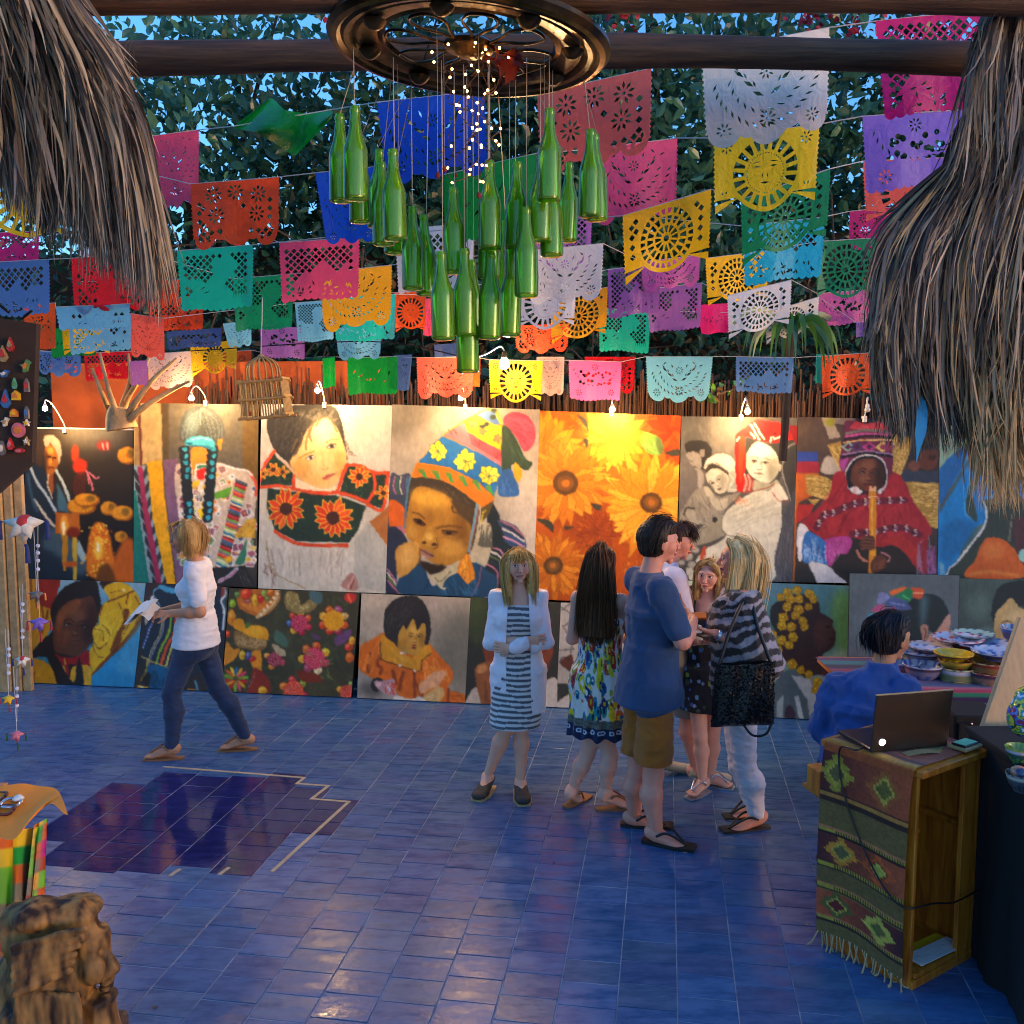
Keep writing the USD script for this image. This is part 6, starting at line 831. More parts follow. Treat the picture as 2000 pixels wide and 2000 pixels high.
# ================= gallery lamps: real bulbs
mk('lamp_glow', {'e': ('emission', dict(color=(1, .62, .27), strength=520.*LAMP))}, surface='e.emission'); mk('bulb_glow', {'e': ('emission', dict(color=(1, .64, .28), strength=380.*LAMP))}, surface='e.emission')
plain('white_metal', 'd8cfc0', .4); plain('frosted', 'c8c0b0', .25)
def lamp(bx_, by, fx, fy, note, dY=.30, lit=True):
    foot0 = quad([(fx, fy)]*4, UT, UT)[0]; Y = foot0[1]-dY; b = P(bx_, by, Y); up_ = np.array([0, 0, .10])
    t = thing('gooseneck_lamp', note, 'lamp', 'gooseneck lamps over the paintings', loc=foot0)
    pts = spline([foot0+[0, .02, -.03], foot0+[0, -.03, .06], (foot0+b)/2+[0, -.03, .12], b+[0, .02, .075], b+[0, 0, .03]], 8)
    obj('arm', tube(pts, .006, 8), 'white_metal', t, smooth=True); obj('clamp', rbx(foot0+[0, .0, -.01], (.03, .05, .05)), 'white_metal', t)
    obj('socket', lathe([(.008, .045), (.014, .04), (.016, .02), (.014, .012)], 12, b), 'white_metal', t, smooth=True)
    obj('bulb', trimesh.creation.icosphere(2, .022).apply_translation(b), 'lamp_glow' if lit else 'frosted', t, smooth=True)
LN = 'lit gooseneck lamp over the painting of '
lamp(88, 798, 127, 838, LN+'the old woman'); lamp(374, 778, 402, 786, LN+'the braided girl'); lamp(620, 763, 634, 789, LN+'the girl in embroidered blouse'); lamp(900, 778, 909, 793, LN+'the child in the knitted cap')
lamp(1196, 800, 1194, 805, LN+'the orange daisies'); lamp(1460, 804, 1447, 813, LN+'the grey mother and child'); lamp(1694, 800, 1688, 816, 'unlit gooseneck lamp over the painting of the flute player', .2, False)
q0, q1 = quad([(63, 836)]*4, UT, UT)[0], quad([(262, 839)]*4, UT, UT)[0]; obj('lamp_rail', tube([q0, q1], .008, 8), 'white_metal', label='thin white rail along the top of the leftmost painting', cat='rail', loc=q0)
bb = P(985, 709, 6.6); t = thing('hanging_bulb', 'bare lit bulb hanging before the yellow banner below the bottles', 'lamp', loc=bb)
obj('bulb', lathe([(0, -.045), (.022, -.038), (.034, -.018), (.034, .002), (.022, .025), (.014, .04), (0, .042)], 16, bb), 'bulb_glow', t, smooth=True); obj('socket', lathe([(0, .08), (.018, .075), (.019, .035), (.015, .03)], 12, bb), 'iron', t); obj('cable', tube(spline([bb+[0, 0, .08], bb+[-.03, 0, .11], bb+[-.12, 0, .06], bb+[-.22, .02, .03]], 8), .006, 6), 'white_metal', t, smooth=True)
obj('cable', tube(spline([bb+[-.22, .02, .03], bb+[-.9, .1, .15], bb+[-2.2, .3, .1]], 8), .004, 5), 'iron', t)
# ================= birdcage of canes
plain('cane', 'b08a4c', .55, .3, 30., stretch=(1, 1, 6)); cb = P(523, 815, 6.2); TS = trimesh.transformations.rotation_matrix(-.09, [0, 1, 0]); 
cage = thing('birdcage', 'tilted birdcage of pale canes hanging over the braided girl painting', 'birdcage', loc=cb)
def cg(m): m = m.copy(); m.apply_transform(TS); m.apply_translation(cb); return m
def cane(a, b, r): return tube([a, (np.array(a)+b)/2+[.001, .001, 0], b], r, 7)
cw, cd = .135, .10
for z, w in ((0, 1.2), (.115, 1.13), (.225, 1.1)):
    for s in (-1, 1): obj('rail', cg(cane([-cw*w, s*cd, z], [cw*w, s*cd, z], .0085)), 'cane', cage, smooth=40); obj('rail', cg(cane([s*cw, -cd*w, z+.012], [s*cw, cd*w, z+.012], .0085)), 'cane', cage, smooth=40)
for k in range(9):
    x = -cw+2*cw*k/8
    for s in (-1, 1): obj('bar', cg(cane([x, s*cd, 0], [x*(.95), s*cd*.95, .23], .0055)), 'cane', cage, smooth=40)
for k in range(1, 6):
    for s in (-1, 1): obj('bar', cg(cane([s*cw, -cd+2*cd*k/6, 0], [s*cw*.95, (-cd+2*cd*k/6)*.95, .23], .0055)), 'cane', cage, smooth=40)
for k in range(16):
    a = k*math.pi/8; x, y = .105*math.cos(a), .085*math.sin(a); obj('dome_cane', cg(tube(spline([(x, y, .225), (x, y, .30), (x*.8, y*.8, .345), (x*.3, y*.3, .375), (0, 0, .38)], 5), .0055, 6)), 'cane', cage, smooth=True)
obj('floor_tray', cg(bx((0, 0, .004), (.26, .19, .006))), 'cane', cage); obj('hanging_cord', tube([cb+[-.035, 0, .375], cb+[-.02, .02, .75]], .003, 5), 'cord', cage); obj('knob', cg(lathe([(0, .40), (.02, .39), (.022, .375), (.012, .37)], 10)), 'cane', cage, smooth=True)
plain('orange_bit', 'd8581c', .6); obj('feeder', cg(lathe([(0, 0), (.014, .002), (.016, .02), (0, .024)], 10, (-.085, -.07, .02))), 'orange_bit', cage, smooth=True)
# ================= thatch eaves: dry palm blades
def blade(path, w, rng_, n=6):
    q = spline(path, 3); q = q[np.linspace(0, len(q)-1, n).astype(int)]; t = np.gradient(q, axis=0); s = np.cross(t, [rng_.normal(0, .6), 1, 0]); s /= np.linalg.norm(s, axis=1, keepdims=True)
    k = np.linspace(0, 1, n); ww = w*np.minimum(1, 2.6*(1-k)+.06)*np.minimum(1, .5+2*k); v = np.empty((2*n, 3)); v[0::2] = q-s*ww[:, None]; v[1::2] = q+s*ww[:, None]
    f = [];
    for i in range(n-1): a = 2*i; f += [[a, a+1, a+3], [a, a+3, a+2]]
    return v, np.array(f)
def thatch(parent, name, left, right, n, Yf, seed, w, cols, span=(.25, .6), drop=1.0):
    g = np.random.default_rng(seed); A, B = spline(left, 10), spline(right, 10); ks = lambda C, t: C[np.clip((t*(len(C)-1)).astype(int), 0, len(C)-1)]
    V, Fc, Cc, n0 = [], [], [], 0
    for q_ in range(n):
        if q_ % 9 == 0: s0, b0, b1, tip, tc = g.random(), g.uniform(-.05, .75), g.uniform(*span), g.normal(0, [22, 8]), g.integers(len(cols)); dq = g.uniform(-.12, .12)
        s = s0+g.normal(0, .022); t0 = b0+g.normal(0, .03); t1 = min(t0+b1*g.uniform(.75, 1.15), 1.0+g.uniform(0, .1)*drop); tt = np.clip(np.linspace(t0, t1, 5), 0, 1); pxs = ks(A, tt)*(1-s)+ks(B, tt)*s
        pxs = pxs+np.outer(np.linspace(.1, 1, 5)**1.4, tip+g.normal(0, [9, 5]))+np.outer(np.sin(np.linspace(0, 3, 5)), g.normal(0, [7, 0])); pxs[:, 1] += np.clip(np.linspace(t0, t1, 5)-1, 0, 1)*500; Y = Yf(s, tt)+dq+g.uniform(-.03, .03)+np.linspace(0, g.normal(0, .05), 5)
        v, f = blade([P(x, y, d) for (x, y), d in zip(pxs, Y)], w*g.uniform(.6, 1.4), g); c = lin(cols[tc if g.random() < .6 else g.integers(len(cols))])*g.uniform(.55, 1.35); V.append(v); Fc.append(f+n0); n0 += len(v)
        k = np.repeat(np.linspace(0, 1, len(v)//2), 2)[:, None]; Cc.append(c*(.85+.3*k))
    return obj(name, (np.vstack(V), np.vstack(Fc)), 'thatch', parent, True, np.vstack(Cc), kind='stuff')
mk('thatch', {'a': ('attribute', dict(attribute='Cd')), 'p': ('principled_bsdf', dict(roughness=.6, specular_ior_level=.45)), 't': ('translucent_bsdf', {}), 'm': ('mix_closure', dict(fac=.22))}, [('a.color', 'p.base_color'), ('a.color', 't.color'), ('p.BSDF', 'm.closure1'), ('t.BSDF', 'm.closure2')], surface='m.closure')
TC = ['5e564c', '80746a', 'a0917e', '443c36', '736a62', 'ac9a7c', '544c48', '332c27', 'b8a68c']
tl_ = thing('thatched_eave', 'shaggy dry palm thatch eave in the upper left corner', 'thatched roof', loc=P(0, 0, 2.3))
thatch(tl_, 'thatch', [(-90, -160), (-80, 40), (-60, 200), (-40, 340)], [(60, -150), (150, 10), (235, 150), (290, 320), (322, 590)], 5200, lambda s, t: 2.35-.3*(1-t), 31, .003, TC)
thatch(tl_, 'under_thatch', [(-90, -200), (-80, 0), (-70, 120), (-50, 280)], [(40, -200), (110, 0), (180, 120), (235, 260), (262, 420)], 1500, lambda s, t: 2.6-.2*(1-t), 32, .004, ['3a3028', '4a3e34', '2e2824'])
obj('rafter', tube([P(-160, -60, 2.75), P(150, 40, 2.9)], .035, 10), 'old_log', tl_, smooth=50)
tr_ = thing('thatched_eave', 'shaggy dry palm thatch eave hanging down the right edge', 'thatched roof', loc=P(1950, 200, 2.7))
thatch(tr_, 'thatch', [(1880, 290), (1800, 380), (1735, 470), (1712, 600), (1712, 720), (1738, 830)], [(2090, 240), (2080, 500), (2070, 700), (2055, 880)], 6000, lambda s, t: 2.75-.1*np.sin(3*t), 33, .0027, TC+['b09a6c'])
thatch(tr_, 'upper_thatch', [(1960, -60), (1912, 60), (1892, 200), (1880, 330), (1840, 430)], [(2090, -60), (2080, 200), (2080, 420)], 2600, lambda s, t: 2.62+.05*t, 34, .0027, TC)
thatch(tr_, 'low_fringe', [(1895, 560), (1892, 700), (1900, 830), (1915, 960)], [(2060, 560), (2055, 760), (2050, 950)], 2600, lambda s, t: 2.68+0*t, 35, .0024, ['a08c62', 'b49c70', '8a744e', 'c0aa80'])
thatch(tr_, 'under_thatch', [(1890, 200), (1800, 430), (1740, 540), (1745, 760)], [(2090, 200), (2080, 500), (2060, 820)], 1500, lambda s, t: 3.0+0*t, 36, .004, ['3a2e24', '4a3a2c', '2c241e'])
obj('rafter', tube([P(1880, 330, 3.05), P(2150, 60, 2.9)], .035, 10), 'old_log', tr_, smooth=50)
plain('feather_blue', '3aa0d0', .5); v, f = blade([P(1800, 775, 2.62), P(1801, 815, 2.6), P(1796, 860, 2.6), P(1790, 902, 2.6)], .014, np.random.default_rng(1), 9); obj('feather', trimesh.Trimesh(v, f, process=False), 'feather_blue', label='bright blue feather dangling from the right thatch fringe', cat='feather', loc=v[0])
# ================= plants by the gallery
palm = thing('palm_plant', 'green palm plant drooping above the red headcloth painting', 'palm', loc=P(1545, 650, 6.9)); g = np.random.default_rng(4); c0 = P(1545, 650, 6.9)
for k in range(26):
    a = g.uniform(-2.9, -.2); L = g.uniform(.28, .56); d = np.array([math.cos(a), g.normal(0, .35), .35*g.random()]); v, f = blade([c0, c0+d*L*.45+[0, 0, .07], c0+d*L*.85+[0, 0, -.06], c0+d*L+[0, 0, -.26]], g.uniform(.016, .026), g, 9); obj('frond', trimesh.Trimesh(v, f, process=False), ['leaf_fresh', 'leaf_mid'][k % 3 == 0], palm, smooth=True)
obj('stem', tube([c0+[0, .12, -.9], c0], .03, 8), 'bark', palm)
for i, (x, y, Y, lb) in enumerate(((1400, 800, 8.0, 'small yellow green sprig over the grey mother and child painting'), (1640, 790, 8.2, 'leafy vine hanging over the flute player painting'))):
    pl = thing('vine', lb, 'plant', loc=P(x, y, Y)); c0 = P(x, y-30, Y)
    for k in range(26): m = leaf_mesh(.09, .05); m.apply_transform(trimesh.transformations.random_rotation_matrix(np.array([(.13*k+.1*i) % 1, (.41*k) % 1, (.77*k) % 1]))); m.apply_translation(c0+g.normal(0, [.14, .05, .08])); obj('leaf', m, ['leaf_fresh', 'leaf_dry', 'leaf_mid'][k % 3], pl)
    obj('stem', tube(spline([c0+[-.2, .1, -.05], c0, c0+[.18, .05, .05]], 5), .008, 5), 'bark', pl)
for i, (x, y, Y) in enumerate(((1590, 40, 10.2), (1680, 45, 10.2), (1215, 20, 10.2), (660, 8, 10.0))):
    c0 = P(x, y, Y); plain('bougainvillea%d' % i, '8a1434', .7) if i == 0 else 0
    obj('red_blossoms', [leaf_mesh(.07, .06).apply_transform(trimesh.transformations.random_rotation_matrix(g.random(3))).apply_translation(c0+g.normal(0, .1, 3)) for _ in range(30)], 'bougainvillea0', label=['cluster of dark red blossoms beside the large white banner', 'cluster of dark red blossoms left of the hot pink banner', 'small red blossoms right of the bronze disc', 'red blossoms in the leaves above the bronze disc'][i], cat='flowers', kind='stuff', loc=c0)
plain('dry_wood', 'b08c5c', .8, .35, 14., .5); dry = thing('dry_palm_crown', 'pale dried palm stump with spreading stalks above the leftmost paintings', 'driftwood', loc=P(232, 815, 8.15))
st = [[(232, 830), (225, 800), (212, 760), (195, 690)], [(236, 830), (240, 790), (255, 740), (250, 690)], [(240, 830), (262, 790), (300, 740), (345, 700)], [(230, 830), (215, 805), (200, 770), (180, 720)], [(245, 830), (275, 800), (330, 765), (370, 745)], [(240, 830), (246, 785), (275, 735), (290, 700)]]
obj('stump', tube(spline([P(238, 838, 8.15), P(234, 815, 8.15), P(238, 796, 8.15)], 5), np.linspace(.13, .09, 11), 10), 'dry_wood', dry, smooth=50)
for q in st: pts = spline([P(x, y, 8.15+.1*math.sin(x)) for x, y in q], 5); obj('stalk', tube(pts, np.linspace(.034, .012, len(pts)), 8), 'dry_wood', dry, smooth=50)
# ================= far left: ornament board, post, hanging star pinatas
ob = thing('ornament_board', 'dark brown board hung with small folk ornaments at the left edge', 'board', loc=P(0, 800, 3.3)); BY = 3.3
V = [P(x, y, BY) for x, y in ((-60, 612), (71, 632), (62, 905), (-60, 1010))]; V += [p+[0, .03, 0] for p in V]; obj('panel', trimesh.convex.convex_hull(np.array(V)), 'dark_board', ob)
for cx, cy, r, fl in ((12, 616, 26, 1), (48, 628, 22, -1)): obj('iron_scroll', tube([P(cx+fl*r*(1-.08*k)*math.cos(.5*k+1.5)*.9, cy-10-r*(1-.08*k)*math.sin(.5*k)*.7, BY-.01) for k in range(11)], .004, 6), 'iron', ob, smooth=True)
OC = dict(yellow='e0b01c', blue='3a6aa8', red='b83028', green='5a8a4a', white='d8d0c0', pink='c86a78', grey='6a6460', orange='d8782c', tan='a88a5c', teal='5aa88a')
for k_, c_ in OC.items(): plain('craft_'+k_, c_, .5, .15, 40.)
def ornament(x, y, w, h, kind, c, c2, note):
    o = P(x, y, BY-.012); s = BY/1900; W, H = w*s, h*s; t = thing('ornament', note, 'ornament', 'small ornaments on the dark board', loc=o)
    sh = {'round': affinity.scale(Point(0, 0).buffer(.5, 10), W, H), 'house': Polygon([(-W/2, -H/2), (W/2, -H/2), (W/2, H*.15), (0, H/2), (-W/2, H*.15)]), 'drop': affinity.scale(Polygon([(0, .5), (.3, .1), (.5, -.25), (.2, -.5), (-.2, -.5), (-.5, -.25), (-.3, .1)]), W, H, origin=(0, 0)), 'bird': affinity.scale(Polygon([(-.5, .1), (-.1, .2), (.1, .5), (.3, .4), (.5, .25), (.3, .1), (.15, -.4), (-.2, -.5), (-.25, -.1)]), W, H, origin=(0, 0)), 'star': Polygon([((.5 if k % 2 == 0 else .22)*W*math.cos(k*.628+.3), (.5 if k % 2 == 0 else .22)*H*math.sin(k*.628+.3)) for k in range(10)])}[kind]
    m = trimesh.creation.extrude_polygon(sh.buffer(-.001), .012, engine='earcut'); frame_to(m, o, [1, 0, 0], [0, 0, 1], [0, -1, 0]); obj('body', m, 'craft_'+c, t)
    m = trimesh.creation.extrude_polygon(affinity.scale(sh, .5, .45), .006, engine='earcut'); frame_to(m, o+[0, -.012, 0], [1, 0, 0], [0, 0, 1], [0, -1, 0]); obj('painted_front', m, 'craft_'+c2, t)
for q in ((33, 772, 17, 20, 'house', 'yellow', 'orange', 'yellow house shaped ornament, upper of two yellow ones'), (29, 806, 16, 17, 'house', 'orange', 'yellow', 'amber house shaped ornament, lower of two yellow ones'), (13, 778, 20, 38, 'drop', 'blue', 'red', 'blue and red drop ornament left of the yellow houses'), (38, 840, 26, 30, 'round', 'pink', 'orange', 'round pink ornament with an orange middle'), (52, 715, 24, 26, 'bird', 'green', 'orange', 'green bird ornament near the top right of the board'), (30, 748, 10, 24, 'drop', 'teal', 'green', 'thin teal drop ornament above the yellow houses'), (10, 730, 26, 16, 'bird', 'blue', 'white', 'blue bird ornament at the left of the board'), (22, 672, 16, 30, 'drop', 'red', 'tan', 'tall red ornament near the top of the board'), (8, 690, 18, 34, 'drop', 'tan', 'red', 'tan ornament left of the tall red one'), (54, 752, 10, 28, 'house', 'grey', 'red', 'thin grey ornament by the right border'), (54, 805, 9, 26, 'house', 'grey', 'blue', 'thin blue grey ornament by the right border'), (54, 826, 18, 18, 'star', 'white', 'yellow', 'cream star ornament with a yellow middle'), (54, 862, 18, 22, 'star', 'tan', 'white', 'tan star ornament below the cream star'), (12, 824, 18, 20, 'bird', 'white', 'tan', 'whitish bird ornament in the lower left'), (22, 866, 14, 26, 'drop', 'red', 'pink', 'red drop ornament low on the board'), (6, 875, 14, 30, 'round', 'grey', 'white', 'grey oval ornament low at the left edge'), (40, 880, 20, 10, 'round', 'red', 'pink', 'flat red oval ornament under the round pink one')): ornament(*q)
post = thing('wood_post', 'weathered upright wooden planks beside the old woman painting', 'post', loc=G(20, 1330))
for k, (x0, x1) in enumerate(((-30, 6), (8, 24), (26, 43))):
    a, b = P(x0, 1000, 8.3), P(x1, 1000, 8.3); m = rbx(((a[0]+b[0])/2, 8.3+.02*k, 1.25), (b[0]-a[0], .05, 2.5), .006); obj('plank', m, 'dry_wood', post)
plain('tassel_blue', '1c2c6a', .7); plain('tassel_red', 'a01c28', .7); plain('tassel_green', '1c4a24', .7); plain('tassel_pink', 'b83a78', .7); plain('foil_violet', '7a5ab0', .4); plain('beads', 'c8c4d0', .3)
def pinata(x, y, Y, w, cone, tas, note, body=None, vert=True):
    o = P(x, y, Y); s = w*Y/1900/2; t = thing('star_pinata', note, 'pinata', 'little star pinatas on strings', loc=o)
    obj('body', trimesh.creation.icosphere(2, s*.42).apply_translation(o), body or cone, t, smooth=True)
    for k, a in enumerate((0.1, math.pi-.1, -math.pi/2, -.9, math.pi+.9)):
        d = np.array([math.cos(a), -.15 if k < 3 else -.7, math.sin(a)]); d /= np.linalg.norm(d); c = trimesh.creation.cone(s*.3, s*.75, sections=10); e = np.cross([0, 1, 0], d); e /= np.linalg.norm(e); frame_to(c, o+d*s*.3, np.cross(d, e), e, d); obj('cone', c, cone, t, smooth=40)
        tip = o+d*s*1.02
        if k < 3: obj('tassel', tube(spline([tip, tip+[.1*s*np.sign(d[0]), 0, -.1*s], tip+[.12*s*np.sign(d[0]), 0, -.85*s]], 4), np.linspace(.06, .12, 9)*s, 7), tas, t, smooth=True)
    obj('string', tube([o+[0, 0, s*.4], o+[0, 0, s*.4+.25]], .0012, 4, False), 'cord', t)
pinata(49, 1022, 3.4, 84, 'craft_white', 'tassel_blue', 'large white star pinata with dark blue tassels and a red middle', 'craft_red'); pinata(72, 1160, 3.5, 32, 'craft_grey', 'craft_orange', 'small grey star pinata above the violet one'); pinata(78, 1215, 3.5, 42, 'foil_violet', 'tassel_red', 'small violet star pinata with red tassels'); pinata(45, 1288, 3.5, 34, 'craft_white', 'tassel_blue', 'small white star pinata with blue tassels over the yellow sleeve', 'craft_red'); pinata(17, 1364, 3.5, 30, 'craft_yellow', 'tassel_red', 'small yellow star pinata with dark red tassels'); pinata(33, 1434, 3.5, 34, 'craft_pink', 'tassel_green', 'small pink star pinata with dark green tassels, the lowest')
for x, ys, note in ((44, (1180, 1194, 1232, 1245), 'left bead string before the yellow painting'), (17, (1268, 1280, 1300, 1315), 'bead string left of the white pinata'), (74, (1066, 1080, 1095, 1112), 'bead string under the large white pinata'), (33, (1345, 1360, 1378), 'bead string above the pink pinata')):
    o = P(x, ys[0], 3.5); t = thing('bead_string', note, 'string', loc=o); obj('thread', tube([P(x, ys[0]-40, 3.5), P(x, ys[-1]+30, 3.5)], .001, 4, False), 'cord', t)
    for y in ys: obj('bead', trimesh.creation.icosphere(1, .0075).apply_translation(P(x, y, 3.5)), 'beads', t, smooth=True)
# ================= people: one continuous skin each, shaped as a blended distance field
V3 = lambda *a: np.array(a, float)
def nets(f, o, h):
    """closed surface of f = 0 on a grid (one vertex in every cell that the surface crosses)"""
    s = f < 0; n = np.array(f.shape); c = n-1; cnt = np.zeros(c); pos = np.zeros(tuple(c)+(3,))
    I = np.stack(np.meshgrid(*[np.arange(k) for k in c], indexing='ij'), -1).astype(float)
    sl = lambda d: tuple(slice(d[k], d[k]+c[k]) for k in range(3)); cor = [(i, j, k) for i in (0, 1) for j in (0, 1) for k in (0, 1)]
    for a in cor:
        for ax in range(3):
            if a[ax]: continue
            b = list(a); b[ax] = 1; fa, fb = f[sl(a)], f[sl(tuple(b))]; x = (fa < 0) != (fb < 0)
            if not x.any(): continue
            t = fa[x]/(fa[x]-fb[x]); p = I[x]+np.array(a); p[:, ax] += t; pos[x] += p; cnt[x] += 1
    m = cnt > 0; idx = -np.ones(tuple(c), int); idx[m] = np.arange(m.sum()); v = pos[m]/cnt[m][:, None]*h+o; F_ = []
    for ax in range(3):
        u, w = (ax+1) % 3, (ax+2) % 3; A = [slice(1, n[k]-1) for k in range(3)]; A[ax] = slice(0, n[ax]-1); B = list(A); B[ax] = slice(1, n[ax]); x = s[tuple(A)] != s[tuple(B)]
        q = np.argwhere(x)+[0 if k == ax else 1 for k in range(3)]; fl = s[tuple(A)][x]; e = np.eye(3, dtype=int); g = lambda d: idx[tuple((q-d).T)]
        Q = np.stack([g(0*e[0]), g(e[u]), g(e[u]+e[w]), g(e[w])], 1); Q[~fl] = Q[~fl][:, ::-1]; F_.append(Q[(Q >= 0).all(1)])
    Q = np.vstack(F_); return trimesh.Trimesh(v, np.vstack([Q[:, [0, 1, 2]], Q[:, [0, 2, 3]]]), process=False)
def unit(a): return np.asarray(a, float)/np.linalg.norm(a)
def cone(a, b, ra, rb, k=.018):
    a, b = np.asarray(a, float), np.asarray(b, float); r = max(ra, rb); ab = b-a; L2 = max(ab@ab, 1e-9)
    def d(p): t = np.clip((p-a)@ab/L2, 0, 1); return np.linalg.norm(p-a-t[..., None]*ab, axis=-1)-(ra+(rb-ra)*t)
    return d, np.minimum(a, b)-r, np.maximum(a, b)+r, k
def ell(c, r, ax=np.eye(3), k=.018):
    c, r, ax = np.asarray(c, float), np.asarray(r, float), np.asarray(ax, float)
    def d(p): q = (p-c)@ax.T; k0 = np.linalg.norm(q/r, axis=-1); k1 = np.linalg.norm(q/r**2, axis=-1)+1e-9; return k0*(k0-1)/k1
    return d, c-r.max(), c+r.max(), k
def ecap(a, b, wa, wb, side, k=.03):
    """a flattened tube from a to b: (half width, half depth) at each end, side = direction of the width"""
    a, b = np.asarray(a, float), np.asarray(b, float); L = np.linalg.norm(b-a); t = (b-a)/L; s = unit(side-t*(np.asarray(side)@t)); f = np.cross(t, s); m = max(*wa, *wb)
    def d(p):
        q = p-a; z = q@t; u = np.clip(z/L, 0, 1); w = wa[0]+(wb[0]-wa[0])*u; e = wa[1]+(wb[1]-wa[1])*u; x, y = q@s, q@f; k0 = np.sqrt((x/w)**2+(y/e)**2); k1 = np.sqrt((x/w**2)**2+(y/e**2)**2)+1e-9
        dr = k0*(k0-1)/k1; o = np.maximum(np.maximum(-z, z-L), 0); return np.where(o > 0, np.sqrt(np.maximum(dr, 0)**2+o**2)+np.minimum(dr, 0)*.3, dr)
    return d, np.minimum(a, b)-m, np.maximum(a, b)+m, k
def skin(prims, h, cut=None, wob=None):
    lo = np.min([p[1] for p in prims], 0)-4*h; hi = np.max([p[2] for p in prims], 0)+4*h; n = np.ceil((hi-lo)/h).astype(int)+1; f = np.full(tuple(n), .2)
    for d, a, b, k in prims:
        i0 = np.maximum(((a-k*1.5-3*h-lo)/h).astype(int), 0); i1 = np.minimum(((b+k*1.5+3*h-lo)/h).astype(int)+2, n); S = tuple(slice(x, y) for x, y in zip(i0, i1))
        p = lo+h*np.stack(np.meshgrid(*[np.arange(x, y) for x, y in zip(i0, i1)], indexing='ij'), -1); v = d(p); g = f[S]
        if k < 0: w = np.clip(.5-.5*(g+v)/-k, 0, 1); f[S] = g*(1-w)-v*w-k*w*(1-w)
        else: w = np.clip(.5+.5*(g-v)/k, 0, 1); f[S] = g*(1-w)+v*w-k*w*(1-w)
    if cut or wob:
        p = lo+h*np.stack(np.meshgrid(*[np.arange(x) for x in n], indexing='ij'), -1)
        if wob: f = f+wob(p)
        if cut: f = np.maximum(f, cut(p))
    f[[0, -1]] = .1; f[:, [0, -1]] = .1; f[:, :, [0, -1]] = .1
    return nets(f, lo, h)
def folds(amp, sx, sz, seed=0): return lambda p: amp*(1.1*(meshkit.fbm(p*np.array([sx, sx, sz])*1.7+1.5*meshkit.noise(p*5)[..., None], 3, seed)-.5)+.5*np.abs(meshkit.noise(p*np.array([sx, sx, sz])*2.6, seed+3)-.5)-.12)
SKIN = dict(fair='d9a184', tan='b8805c', rosy='dca288', pink='d68e74', brown='8a5636')
